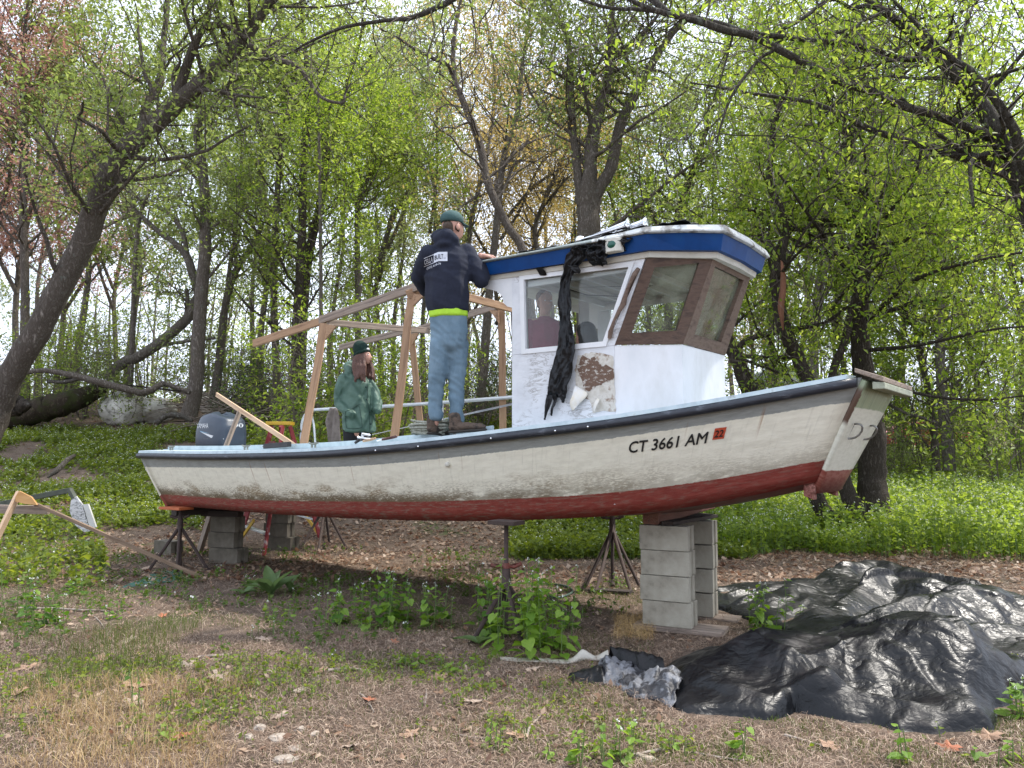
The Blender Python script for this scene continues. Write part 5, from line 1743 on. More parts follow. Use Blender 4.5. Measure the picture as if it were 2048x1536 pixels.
for pl, wd in (([(691, 823), (692, 850), (697, 857), (720, 856), (724, 850), (719, 812)], .0035), ([(748, 812), (749, 838), (756, 846)], .0035), ([(733, 752), (735, 775), (735, 800), (738, 820), (740, 866)], .003), ([(692, 822), (704, 818), (719, 808)], .003)):
    strip_on('seam', pl, cbt, DG, wom, WY, wd)
for bx, by in ((732, 774), (733, 799), (739, 824), (741, 848)):
    p = Vector(at(bx, by, WY)); d = (p - Vector((0, 0, EYE))).normalized(); h = cbt.ray_cast(Vector((0, 0, EYE)), d, 40)
    if h[0] is not None: ellipsoid('button', h[0], (.012, .008, .012), DG, wom, 10, 8)
# beanie
ellipsoid('beanie', np.array(whead) - wf * .035 + np.array([0, 0, .075]), (.094, .085, .105), BEANIE, wom, 24, 14, yaw=math.atan2(wf[1], wf[0]),
          deform=lambda p: np.array([p[0] - .22 * max(0, p[2]), p[1], p[2] if p[2] > -.35 else -.35 + (p[2] + .35) * .2]))
blob('beanie_cuff', [[wh(.052, .0, .062, .020, .05, .022), wh(.03, .055, .055, .02, .02, .022), wh(-.03, .074, .035, .02, .02, .025), wh(-.09, .05, .01, .02, .02, .025), wh(-.11, 0, .0, .02, .02, .025), wh(-.09, -.05, .01, .02, .02, .025), wh(-.03, -.074, .035, .02, .02, .025), wh(.03, -.055, .055, .02, .02, .022), wh(.052, 0, .062, .02, .05, .022)]], BEANIE, wom, .008, yaw=math.atan2(wf[1], wf[0]), smooth_it=2)
ellipsoid('beanie_badge', np.array(whead) + wf * .060 + ws_ * .025 + np.array([0, 0, .074]), (.012, .022, .014), DECAL, wom, 12, 8, yaw=math.atan2(wf[1], wf[0]) - .4)
# hair: many locks
hrng = random.Random(11)
locks = []
for i in range(46):
    a = hrng.uniform(-1, 1); sdv = 1 if a > 0 else -1
    ff = hrng.uniform(-.09, .035)
    st = wh(ff * .8, sdv * (.066 - .25 * abs(ff + .02)), .012, .018)
    p1 = wh(ff, sdv * .074, -.06, .021)
    p2 = wh(ff * 1.15 + .02, sdv * (.080 + .03 * hrng.random()), -.13, .021)
    p3 = wh(ff * 1.2 + .035, sdv * (.08 + .05 * hrng.random()), -.19 - .12 * hrng.random(), .015)
    locks.append([st, p1, p2, p3])
for i in range(10):
    ff = hrng.uniform(-.01, .06)
    locks.append([wh(ff * .4, -.066, .0, .018), wh(ff, -.080, -.08, .022), wh(ff + .03, -.07, -.15, .022), wh(ff + .05, -.05 + .03 * hrng.random(), -.23 - .04 * hrng.random(), .016)])
locks.append([wh(-.07, 0, .0, .06, .05, .06), wh(-.06, 0, -.08, .05), wh(-.05, 0, -.16, .045)])
blob('hair', locks, HAIR_B, wom, .008, smooth_it=1, wrinkle=folds(.006, 40, 6, 2))
# ---------------------------------------------------------------- two people inside the wheelhouse
MAROON = mat('maroon_jacket', [(.3, (.26, .020, .065)), (.7, (.34, .03, .09))], scale=9, rough=.8, bump=.3)
DKGREY = mat('dark_grey_top', [(.3, (.03, .035, .04)), (.7, (.05, .055, .06))], scale=9, rough=.9)
def inside_person(s, w, htop, hair, top, label, crouch=False, yaw=0.0):
    o_ = np.array(P3(s, w, 0)); 
    o_[2] = htop
    t = thing('person', label, 'person', (o_[0], o_[1], .93))
    c, s2 = math.cos(yaw), math.sin(yaw)
    def L(x, y, z, r, ry=None, rz=None):     # x to the person's side, y in front, z down from the top of the head
        return (o_[0] + x * c - y * s2, o_[1] + x * s2 + y * c, o_[2] - z, r, ry or r, rz or (ry or r))
    zf2 = htop - .95
    feet = zf2 if not crouch else zf2
    k = (htop - .96) / 1.75
    ch = [[L(0, 0, .09, .072, .085, .085), L(0, .02, .14, .062, .07, .07), L(0, .05, .19, .036)], [L(0, .09, .12, .011), L(0, .108, .145, .012)], [L(0, 0, .2, .05), L(0, -.01, .28, .055)],
          [L(-.14, 0, .33, .05), L(0, 0, .30, .08, .06, .05), L(.14, 0, .33, .05)], [L(0, 0, .36, .12, .09, .1), L(0, 0, .36 + .5 * k, .12, .09, .1)]]
    for sg in (-1, 1):
        ch.append([L(.15 * sg, 0, .34, .045), L(.20 * sg, .02, .34 + .28 * k, .037), L(.16 * sg, .16, .34 + .48 * k, .03), L(.14 * sg, .22, .34 + .50 * k, .028)])
        if crouch: ch.append([L(.08 * sg, 0, .36 + .5 * k, .075), L(.12 * sg, .28, .5 + .5 * k, .055), L(.1 * sg, .05, zf2 - .05, .04)])
        else: ch.append([L(.08 * sg, 0, .36 + .5 * k, .08), L(.08 * sg, 0, .36 + 1.0 * k, .055), L(.08 * sg, 0, zf2 - .05, .04)])
    blob('body', ch, SKIN, t, .010, yaw=yaw, smooth_it=3)
    jc = [[L(0, 0, .27, .07, .06, .03), L(0, 0, .33, .17, .11, .06), L(0, 0, .45, .175, .125, .1), L(0, 0, .36 + .5 * k, .17, .125, .08)]]
    for sg in (-1, 1):
        jc.append([L(.16 * sg, 0, .34, .065), L(.21 * sg, .02, .34 + .28 * k, .055), L(.17 * sg, .14, .34 + .45 * k, .045)])
    blob('jacket', jc, top, t, .012, yaw=yaw, smooth_it=3, wrinkle=folds(.006, 9, 12, s))
    pc = []
    for sg in (-1, 1):
        if crouch: pc.append([L(.08 * sg, 0, .36 + .5 * k, .09), L(.12 * sg, .28, .5 + .5 * k, .07), L(.1 * sg, .05, zf2 - .08, .055)])
        else: pc.append([L(.08 * sg, 0, .36 + .5 * k, .095), L(.08 * sg, 0, .36 + 1.0 * k, .07), L(.08 * sg, 0, zf2 - .08, .06)])
    blob('trousers', pc, JEANS, t, .012, yaw=yaw)
    for sg in (-1, 1):
        pp = L(.08 * sg, .06, zf2 - .03, .05)
        ellipsoid('shoe', pp[:3], (.045, .13, .04), SOLE, t, 12, 8, yaw=yaw)
        pe = L(.028 * sg, .078, .115, .01); ellipsoid('eye', pe[:3], (.009, .008, .006), WHITE_P, t, 8, 6, yaw=yaw)
        pe = L(.066 * sg, 0, .125, .01); ellipsoid('ear', pe[:3], (.010, .018, .028), SKIN, t, 8, 6, yaw=yaw)
    return t, L
t, L = inside_person(4.56, .10, 2.88, None, MAROON, 'woman in maroon jacket with tied-back hair, inside the wheelhouse', yaw=math.pi + .35)
blob('hair', [[L(0, -.02, .065, .080, .088, .07), L(0, -.06, .12, .06, .05, .06)], [L(0, -.09, .10, .03), L(0, -.11, .10, .03)]], mat('auburn_hair', [(.3, (.10, .045, .025)), (.7, (.16, .075, .04))], scale=20, rough=.6, stretch=(4, 4, 1)), t, .009)
t, L = inside_person(4.98, .10, 2.52, None, DKGREY, 'dark haired person bending down inside the wheelhouse behind the hanging plastic', crouch=True, yaw=.6)
blob('hair', [[L(0, -.03, .06, .09, .09, .08), L(0, -.06, .16, .09, .07, .08), L(0, -.05, .30, .09, .06, .07)]], mat('black_hair', [(.3, (.012, .010, .010)), (.7, (.022, .018, .017))], scale=20, rough=.6, stretch=(4, 4, 1)), t, .009)
# ------------------------------------------------------------------ trees
def bark_material(name, c1, c2, c3, moss=0.0, lichen=.15, sc=1.0):
    k = NT(name)
    co = k.n('ShaderNodeTexCoord').outputs['Object']
    st = k.mapping(co, (1, 1, .28))
    n1 = k.noise(st, 26 * sc, 7, .7, .5)
    ridge = k.math('ABSOLUTE', k.math('SUBTRACT', n1, .5))
    ridge = k.math('SUBTRACT', 1.0, k.math('MULTIPLY', ridge, 6), True)
    big = k.noise(co, 2.2, 5, .6)
    c = k.mix(k.step(n1, .35, .65), c1, c2)
    c = k.mix(k.math('MULTIPLY', ridge, .95), c, c3)
    c = k.mix(k.math('MULTIPLY', k.step(big, .50, .68), .25), c, c3)
    li = k.step(k.noise(co, 6.5, 6, .75), .60 , .66)
    c = k.mix(k.math('MULTIPLY', li, lichen * 4 if lichen < .25 else 1.0), c, (.25, .27, .23))
    if moss:
        c = k.mix(k.math('MULTIPLY', k.step(k.noise(co, 3.5, 6, .7), .45, .60), moss), c, (.055, .065, .018))
    k.l(c, k.bs.inputs['Base Color'])
    k.bs.inputs['Roughness'].default_value = .95
    k.bs.inputs['Specular IOR Level'].default_value = .2
    k.l(k.bump(ridge, 1.0, -.03 / sc), k.bs.inputs['Normal'])
    return k.m
BARK_G = bark_material('grey_brown_bark', (.27, .235, .20), (.40, .35, .305), (.11, .088, .07))
BARK_D = bark_material('dark_furrowed_bark', (.135, .112, .092), (.21, .178, .15), (.05, .039, .03), lichen=.08)
BARK_L = bark_material('pale_lichen_bark', (.18, .165, .14), (.33, .31, .275), (.07, .058, .048), lichen=.24)
BARK_F = bark_material('far_tree_bark', (.31, .275, .24), (.44, .39, .34), (.16, .135, .11), sc=.5)  # paler than the near bark, standing in for haze
TWIG = mat('twig_bark', [(.3, (.10, .08, .065)), (.7, (.18, .15, .125))], scale=9, rough=.95)
MOSSLOG = bark_material('mossy_log_bark', (.10, .075, .05), (.17, .13, .09), (.035, .025, .018), moss=.9)
def leafmat(name, a, b, c, tr=.5):
    return mat(name, [(0.0, a), (.5, b), (1.0, c)], attr=True, rough=.45, spec=.35, translucent=tr)
L_BRIGHT = leafmat('bright_spring_leaf', (0.095, 0.165, 0.024), (0.195, 0.285, 0.048), (0.33, 0.41, 0.09), 0.58)
L_MID = leafmat('mid_green_leaf', (0.115, 0.165, 0.045), (0.19, 0.25, 0.07), (0.27, 0.33, 0.11), 0.55)
L_PALE = leafmat('pale_young_leaf', (0.15, 0.19, 0.075), (0.23, 0.285, 0.11), (0.31, 0.36, 0.15), 0.55)
L_YEL = leafmat('yellow_young_leaf', (0.23, 0.19, 0.06), (0.34, 0.275, 0.09), (0.45, 0.37, 0.15), .5)
L_RED = leafmat('red_bud', (.32, .17, .12), (.45, .26, .20), (.48, .36, .24), .45)
L_DARK = leafmat('dark_needle_leaf', (.018, .050, .012), (.035, .080, .018), (.06, .11, .03), .35)

def leaves(name, C, size, m, parent=None, rs=None, droop=.3, flat=.55, wid=.5, jit=.5, rnd=None):
    """one folded leaf of two faces at every centre"""
    rs = rs or np.random.RandomState(1)
    n = len(C)
    C = np.asarray(C, float)
    L = size * (1 - jit + 2 * jit * rs.rand(n))
    yaw = rs.rand(n) * 2 * np.pi
    pit = (rs.randn(n) * flat) - droop
    rol = rs.randn(n) * flat
    f = np.stack([np.cos(yaw) * np.cos(pit), np.sin(yaw) * np.cos(pit), np.sin(pit)], -1)
    s0 = np.stack([-np.sin(yaw), np.cos(yaw), np.zeros(n)], -1)
    u0 = np.cross(f, s0)
    s = s0 * np.cos(rol)[:, None] + u0 * np.sin(rol)[:, None]
    u = np.cross(f, s)
    W = L * wid * .5
    p0 = C - f * (L * .5)[:, None]
    p1 = C + s * W[:, None] + u * (W * .35)[:, None]
    p2 = C + f * (L * .5)[:, None] - u * (L * .06)[:, None]
    p3 = C - s * W[:, None] + u * (W * .35)[:, None]
    V = np.stack([p0, p1, p2, p3], 1).reshape(-1, 3)
    i = np.arange(n) * 4
    F = np.stack([np.stack([i, i + 1, i + 2], -1), np.stack([i, i + 2, i + 3], -1)], 1).reshape(-1, 3)
    if rnd is None: rnd = rs.rand(n)
    return fast_obj(name, V, F, m, parent, rnd=np.repeat(rnd, 4))

class Grow:
    def __init__(s, seed):
        s.rs = np.random.RandomState(seed); s.r = random.Random(seed); s.tb = TB(); s.tw = TB(); s.tips = []
    def branch(s, p, d, L, r, level, maxlev, spread=.9, up=.15, nchild=(4, 6), wob=.22, sag=0.0, minr=.004, kids_from=.25):
        n = max(4, int(5 + L * 1.2)) if level < 2 else 4
        n = min(n, 12)
        pts = [p]; dd = d / np.linalg.norm(d)
        st = L / (n - 1)
        for i in range(n - 1):
            dd = dd + s.rs.randn(3) * wob * (.6 + .4 * level / 2) + np.array([0, 0, up * .25 - sag])
            dd /= np.linalg.norm(dd)
            pts.append(pts[-1] + dd * st)
        pts = np.array(pts)
        rad = np.linspace(r, max(minr, r * .35), n)
        tb = s.tb if level <= 1 else s.tw
        tb.tube(pts, rad, 8 if r > .06 else (5 if r > .015 else 3), jitter=.12 if r > .03 else 0, rng=s.rs)
        if level >= maxlev:
            s.tips.append(pts[1:])
            return
        k = s.r.randint(*nchild)
        for i in range(k):
            f = kids_from + (1 - kids_from) * (i + s.r.random()) / k
            q = f * (n - 1); a = int(min(q, n - 2)); b = q - a
            pp = pts[a] * (1 - b) + pts[a + 1] * b
            t = pts[a + 1] - pts[a]; t /= np.linalg.norm(t)
            o = s.rs.randn(3); o -= t * o.dot(t); o /= np.linalg.norm(o) + 1e-9
            nd = t * (1 - spread * .5) + o * spread + np.array([0, 0, up])
            rr = rad[a] * s.r.uniform(.42, .62)
            s.branch(pp, nd, L * s.r.uniform(.38, .62), max(minr, rr), level + 1, maxlev, spread, up, nchild, wob, sag, minr, kids_from)
        s.tips.append(pts[-2:])
    def limb(s, P, R, k=10, jit=.14, n=None):
        """explicit limb through given points with radii"""
        P = np.asarray(P, float)
        n = n or max(8, len(P) * 6)
        Q = catmull(P, n); rr = np.interp(np.linspace(0, 1, n), np.linspace(0, 1, len(R)), R)
        nz = s.rs.randn(n + 8, 3); kk = np.ones(9) / 9; nz = np.stack([np.convolve(nz[:, i], kk, 'valid') for i in range(3)], -1)
        Q = Q + nz * (rr[:, None] * .30)
        s.tb.tube(Q, rr, k, jitter=jit, rng=s.rs, cap=False)
        return Q, rr
    def sprout(s, Q, rr, count, L, levels=2, f0=.2, f1=1.0, spread=1.1, up=.25, nchild=(3, 5), rfac=.35, wob=.24, sag=0.0, bias=None, minr=.004):
        n = len(Q)
        for i in range(count):
            f = f0 + (f1 - f0) * (i + s.r.random()) / count
            q = f * (n - 1); a = int(min(q, n - 2))
            t = Q[a + 1] - Q[a]; t /= np.linalg.norm(t)
            o = s.rs.randn(3); o -= t * o.dot(t); o /= np.linalg.norm(o) + 1e-9
            nd = t * .35 + o * spread + np.array([0, 0, up])
            if bias is not None: nd = nd + np.array(bias)
            s.branch(Q[a], nd, L * s.r.uniform(.6, 1.25), max(minr * 1.6, min(rr[a] * rfac, .018 * L + .008)), 3 - levels, 3 - levels + levels - 1 + 0, spread, up, nchild, wob, sag, minr)
    def tip_points(s, n, sig):
        if not s.tips: return np.zeros((0, 3))
        T = s.tips; w = np.array([len(t) for t in T], float); w /= w.sum()
        idx = s.rs.choice(len(T), n, p=w)
        k6 = 6; n0 = n; n = n // k6 + 1; idx = idx[:n]
        out = np.empty((n, 3))
        for j, i in enumerate(idx):
            t = T[i]; f = s.rs.rand() * (len(t) - 1); a = int(min(f, len(t) - 2)); b = f - a
            out[j] = t[a] * (1 - b) + t[a + 1] * b
        # leaves hang in small sprays: groups of neighbours share an offset
        out = out + s.rs.randn(n, 3) * sig * .8
        return np.repeat(out, k6, 0)[:n0] + s.rs.randn(n0, 3) * min(.09, sig * .55)
    def finish(s, root, bark, leafm, nleaf, size, sig=.10, trunk_name='trunk', droop=.3, wid=.5, twmat=None, flat=.55):
        s.tb.build(trunk_name, bark, root)
        if s.tw.V: s.tw.build('twigs', twmat or TWIG, root)['kind'] = 'stuff'
        if nleaf:
            C = s.tip_points(nleaf, sig)
            leaves('crown', C, size, leafm, root, s.rs, droop=droop, wid=wid, flat=flat)['kind'] = 'stuff'
def px_pts(L):
    """[(px, py, Y, width px)] -> points, radii"""
    P = [at(a, b, y) for a, b, y, w in L]
    R = [w / 2 / FPX * y for a, b, y, w in L]
    return P, R
def root_at(P):
    return (float(P[0][0]), float(P[0][1]), float(gz(P[0][0], P[0][1])))

# ---- leaning tree on the left
G = Grow(21)
P, R = px_pts([(-45, 900, 10.2, 150), (-5, 815, 10.2, 100), (22, 750, 10.1, 86), (75, 665, 10.0, 84), (150, 520, 9.9, 78), (212, 365, 9.7, 74), (262, 292, 9.6, 66), (345, 215, 9.5, 52), (420, 150, 9.4, 42), (482, 85, 9.3, 34), (530, 20, 9.2, 26), (590, -60, 9.0, 20), (680, -160, 8.8, 12)])
lt = thing('tree', 'thick grey trunk leaning strongly to the right across the left of the picture', 'tree', root_at(P))
R = [r * f for r, f in zip(R, np.linspace(.50, .78, len(R)))]
Q, rr = G.limb(P, R, 16, n=70)
for L_ in ([(285, 262, 9.6, 22), (292, 217, 9.8, 18), (319, 164, 10.0, 17), (324, 110, 10.2, 15), (330, 60, 10.3, 12), (340, -40, 10.4, 8)],
           [(350, 205, 9.5, 22), (372, 129, 9.4, 20), (393, 76, 9.3, 16), (412, 48, 9.3, 13), (420, 5, 9.3, 9), (428, -60, 9.3, 6)],
           [(410, 55, 9.3, 12), (440, 50, 9.2, 12), (470, 62, 9.2, 11), (495, 78, 9.2, 9)],
           [(350, 200, 9.5, 9), (346, 150, 9.4, 8), (360, 125, 9.3, 6), (352, 105, 9.2, 4)],
           [(495, 90, 9.3, 14), (560, 120, 9.0, 12), (600, 140, 8.8, 9), (640, 193, 8.6, 7), (684, 206, 8.5, 6), (690, 188, 8.5, 5), (702, 165, 8.5, 3)],
           [(190, 410, 9.8, 10), (205, 340, 9.9, 9), (235, 300, 9.9, 8), (262, 270, 9.9, 6)],
           [(255, 330, 9.7, 6), (232, 372, 9.4, 5), (190, 400, 9.2, 3)]):
    P2, R2 = px_pts(L_); q, r2 = G.limb(P2, R2, 8)
    G.sprout(q, r2, 7, 1.1, 2, .3, 1.0)
G.sprout(Q, rr, 34, 1.5, 3, .30, 1.0, up=.3)
G.finish(lt, [BARK_G], L_MID, 14000, .062, .13)
# moss and dead stub foot already part of trunk

# ---- tree overhanging from the right edge
G = Grow(5)
P, R = px_pts([(2230, 1180, 7.4, 90), (2190, 900, 7.2, 80), (2130, 640, 7.1, 70), (2075, 440, 7.0, 56), (2037, 350, 6.9, 46), (2019, 308, 6.9, 42), (1990, 262, 6.8, 38), (1958, 205, 6.8, 32), (1917, 158, 6.7, 28), (1873, 111, 6.7, 24), (1814, 59, 6.6, 18), (1770, 23, 6.5, 15), (1729, -5, 6.5, 12), (1660, -70, 6.4, 8)])
rt = thing('tree', 'lichened tree leaning in from the right edge with long limbs arching over the boat', 'tree', root_at(P))
Q, rr = G.limb(P, R, 14, n=80)
RL = [[(1998, 275, 6.8, 26), (1985, 272, 6.8, 24), (1917, 246, 6.6, 21), (1873, 231, 6.5, 20), (1800, 211, 6.4, 20), (1741, 182, 6.3, 20), (1682, 164, 6.2, 19), (1624, 135, 6.1, 19), (1565, 103, 6.0, 19), (1507, 73, 6.0, 19), (1448, 62, 5.9, 19), (1400, 45, 5.9, 18), (1337, 27, 5.8, 15), (1278, 8, 5.8, 12), (1220, -20, 5.8, 9)],
      [(2040, 362, 6.9, 22), (2010, 348, 6.9, 20), (1917, 311, 7.0, 18), (1844, 290, 7.0, 17), (1785, 272, 7.1, 16), (1735, 255, 7.1, 14), (1682, 229, 7.1, 13), (1624, 205, 7.2, 11), (1565, 196, 7.2, 9), (1507, 188, 7.2, 8), (1448, 176, 7.3, 6), (1380, 165, 7.3, 4)],
      [(1873, 114, 6.7, 15), (1835, 118, 6.6, 15), (1800, 117, 6.5, 15), (1741, 98, 6.4, 14), (1682, 85, 6.3, 14), (1624, 82, 6.2, 13), (1565, 74, 6.2, 13), (1500, 66, 6.1, 12), (1440, 48, 6.1, 14), (1370, 32, 6.1, 12), (1280, 18, 6.2, 10), (1215, 14, 6.2, 9), (1130, -12, 6.2, 7)],
      [(2075, 430, 6.6, 30), (2048, 330, 6.4, 28), (2030, 264, 6.3, 24), (1990, 199, 6.2, 20), (1946, 146, 6.2, 18), (1902, 117, 6.2, 16), (1868, 85, 6.1, 14), (1830, 45, 6.1, 11), (1790, 5, 6.1, 8), (1740, -50, 6.1, 6)],
      [(1800, 40, 6.6, 12), (1741, 13, 6.5, 11), (1703, 16, 6.5, 11), (1674, 0, 6.5, 9), (1650, 3, 6.4, 10), (1624, 24, 6.4, 10), (1600, 41, 6.3, 10), (1559, 64, 6.3, 9), (1550, 98, 6.2, 9), (1521, 117, 6.2, 8), (1477, 170, 6.1, 8), (1454, 211, 6.1, 7), (1440, 258, 6.1, 5), (1432, 290, 6.1, 3)],
      [(1780, 20, 6.5, 10), (1730, 40, 6.3, 9), (1700, 62, 6.2, 7), (1650, 68, 6.1, 5)],
      [(1900, 95, 6.7, 8), (1918, 40, 6.9, 6), (1935, 0, 7, 5), (1950, -60, 7.1, 4)]]
for i, L_ in enumerate(RL):
    P2, R2 = px_pts(L_); R2 = [r * .84 for r in R2]; q, r2 = G.limb(P2, R2, 10, n=len(L_) * 5)
    G.sprout(q, r2, 14 if i < 4 else 7, .95, 2, .1, 1.0, up=-.12, rfac=.3, wob=.33)
G.sprout(Q, rr, 26, 1.5, 3, .30, 1.0, up=.05, wob=.3)
G.finish(rt, [BARK_L], L_BRIGHT, 8500, .056, .10, droop=.6, wid=.42)
# limb hanging into view from above
G = Grow(8)
P, R = px_pts([(1120, -150, 6.6, 26), (1000, -60, 6.6, 20), (928, -18, 6.6, 16), (878, 12, 6.6, 12), (822, 35, 6.6, 10), (793, 38, 6.7, 9), (749, 44, 6.7, 8), (682, 56, 6.8, 7), (617, 85, 6.9, 5), (590, 100, 7, 3)])
# it belongs to the same overhanging tree
q, r2 = G.limb([at(1337, 27, 5.8), at(1230, -60, 6.1)] + list(P), [.028, .028] + list(R), 8)
G.sprout(q, r2, 16, .75, 2, .25, 1.0, up=-.1, wob=.38, rfac=.3)
G.tb.build('overhead_limb', BARK_L, rt); G.tw.build('overhead_twigs', TWIG, rt)['kind'] = 'stuff'
leaves('overhead_leaves', G.tip_points(500, .09), .05, L_MID, rt, G.rs)['kind'] = 'stuff'

# ---- big multi stemmed tree behind the bow on the right
G = Grow(33)
yb = 12.2
P, R = px_pts([(1752, 1062, yb, 120), (1748, 1010, yb, 84), (1747, 960, yb, 72), (1748, 880, yb, 72), (1738, 790, yb, 60), (1722, 700, yb, 50), (1716, 620, yb, 46), (1722, 540, yb, 43), (1728, 480, yb, 43), (1718, 400, yb, 40), (1706, 330, yb, 38), (1690, 264, yb, 34), (1684, 176, yb, 28), (1698, 90, yb, 20), (1712, 0, yb, 14), (1730, -120, yb, 9)])
bt = thing('tree', 'large dark furrowed tree with several stems rising from weeds right of the bow', 'tree', root_at(P))
R = [r * .72 for r in R]
Q, rr = G.limb(P, R, 16, n=80)
SL = [[(1728, 1050, 12.0, 50), (1708, 1010, 12.0, 40), (1690, 970, 12.0, 36), (1680, 920, 11.9, 36), (1665, 860, 11.9, 34), (1625, 780, 11.8, 32), (1594, 715, 11.8, 32), (1572, 670, 11.7, 34), (1560, 620, 11.7, 32), (1552, 570, 11.6, 30), (1548, 520, 11.6, 26), (1533, 488, 11.6, 22), (1520, 465, 11.6, 14)],
      [(1562, 545, 11.6, 18), (1566, 500, 11.6, 16), (1572, 465, 11.6, 15), (1560, 410, 11.5, 15), (1538, 366, 11.5, 16), (1548, 249, 11.5, 16), (1565, 199, 11.4, 14), (1586, 152, 11.4, 12), (1603, 129, 11.4, 10), (1625, 60, 11.4, 7), (1640, -40, 11.4, 4)],
      [(1664, 1045, 12.3, 44), (1640, 1010, 12.3, 38), (1620, 965, 12.3, 34), (1580, 900, 12.4, 34), (1530, 830, 12.5, 34), (1497, 778, 12.6, 36), (1474, 716, 12.6, 34), (1456, 685, 12.6, 30), (1440, 640, 12.7, 22), (1430, 560, 12.8, 18)],
      [(1662, 770, 11.8, 18), (1668, 735, 11.8, 18), (1691, 678, 11.7, 18), (1703, 620, 11.7, 17), (1728, 546, 11.6, 16), (1750, 473, 11.6, 14), (1758, 415, 11.5, 11), (1790, 330, 11.4, 9), (1840, 250, 11.3, 6)],
      [(1722, 630, 12.1, 12), (1760, 626, 11.9, 11), (1800, 615, 11.7, 10), (1829, 603, 11.6, 9), (1880, 598, 11.5, 6), (1950, 570, 11.3, 4)],
      [(1712, 600, 12.1, 9), (1740, 545, 11.9, 8), (1800, 490, 11.6, 7), (1880, 435, 11.3, 6), (1960, 400, 11.0, 4)],
      [(1470, 705, 12.6, 20), (1495, 680, 12.4, 14), (1540, 668, 12.2, 13), (1600, 656, 12.0, 12), (1650, 645, 12.0, 9), (1700, 610, 12, 7)],
      [(1480, 712, 12.5, 10), (1540, 714, 12.2, 8), (1590, 716, 12.0, 7)],
      [(1478, 716, 12.5, 8), (1530, 735, 12.2, 7), (1575, 750, 12.0, 6)],
      [(1715, 440, 12.1, 12), (1690, 400, 11.9, 10), (1650, 330, 11.7, 8), (1640, 250, 11.6, 6), (1625, 150, 11.5, 4)]]
for i, L_ in enumerate(SL):
    P2, R2 = px_pts(L_); R2 = [r * .84 for r in R2]; q, r2 = G.limb(P2, R2, 11 if i < 4 else 7, n=len(L_) * 6)
    if i in (0, 2): G.sprout(q, r2, 8, 1.4, 3, .75, 1.0, up=.3)
    else: G.sprout(q, r2, 15, 1.3, 2 if i > 3 else 3, .3, 1.0, up=.15)
G.sprout(Q, rr, 44, 2.1, 3, .44, 1.0, up=.1)
for L_ in ([(1735, 640, 12, 10), (1830, 560, 11, 8), (1960, 520, 10.4, 6), (2080, 500, 10, 4)], [(1740, 700, 12, 9), (1840, 690, 11, 7), (1980, 660, 10.2, 5), (2090, 650, 10, 4)], [(1745, 760, 12, 8), (1850, 790, 10.8, 6), (1960, 800, 10.2, 5), (2060, 790, 9.9, 3)]):
    P2, R2 = px_pts(L_); q, r2 = G.limb(P2, R2, 7, n=26); G.sprout(q, r2, 16, 1.1, 2, .25, 1.0, up=.05)
G.finish(bt, [BARK_D], L_BRIGHT, 38000, .078, .15, droop=.5, wid=.45)
# hollow with reddish rotten wood in the second stem
P2, R2 = px_pts([(1563, 520, 11.40, 4), (1566, 545, 11.38, 10), (1566, 580, 11.38, 13), (1562, 615, 11.38, 14), (1564, 640, 11.39, 8), (1566, 660, 11.42, 3)])
tb = TB(); tb.tube(catmull(P2, 18), np.interp(np.linspace(0, 1, 18), np.linspace(0, 1, len(R2)), R2), 8); tb.build('rotten_heartwood', mat('red_rotten_wood', [(.3, (.12, .045, .025)), (.7, (.26, .12, .07))], scale=6, rough=.9, stretch=(4, 4, .6), bump=.5), bt)

# ---- centre tree with three stems behind the wheelhouse
G = Grow(41)
yb = 15.0
P, R = px_pts([(1185, 850, yb, 74), (1182, 700, yb, 56), (1178, 560, yb, 50), (1177, 470, yb, 48), (1174, 400, yb, 44), (1178, 350, yb, 30), (1188, 264, yb, 26), (1211, 176, yb, 22), (1222, 110, yb, 17), (1224, 40, yb, 12), (1228, -60, yb, 8)])
ctr = thing('tree', 'grey tree forking into three tall stems directly behind the wheelhouse roof', 'tree', root_at(P))
Q, rr = G.limb(P, R, 12, n=60)
for i, L_ in enumerate([[(1168, 410, 15, 26), (1160, 370, 15, 20), (1150, 293, 15, 16), (1143, 205, 15, 14), (1137, 88, 15, 12), (1118, 40, 15, 9), (1088, -20, 15, 7), (1070, -90, 15, 5)],
           [(1222, 118, 15, 12), (1250, 100, 15, 11), (1278, 73, 15, 9), (1310, 38, 15, 7), (1345, -20, 15, 5)],
           [(1185, 430, 15, 30), (1197, 381, 15, 26), (1223, 337, 15, 24), (1240, 249, 15, 22), (1270, 190, 15, 20), (1300, 132, 15, 17), (1350, 60, 15, 13), (1400, 20, 15, 10), (1450, -20, 15, 8), (1520, -90, 15, 5)],
           [(1145, 165, 15, 7), (1120, 150, 14.7, 6), (1095, 135, 14.5, 5), (1075, 120, 14.3, 4)],
           [(1188, 480, 15, 14), (1230, 450, 14.8, 10), (1290, 400, 14.6, 8), (1370, 340, 14.4, 6), (1440, 300, 14.2, 4)]]):
    P2, R2 = px_pts(L_); q, r2 = G.limb(P2, R2, 8, n=len(L_) * 6)
    G.sprout(q, r2, 18, 1.9, 3, .3, 1.0, up=.2)
G.sprout(Q, rr, 24, 2.0, 3, .5, 1.0)
G.finish(ctr, [BARK_G], L_MID, 21000, .08, .17, droop=.4)
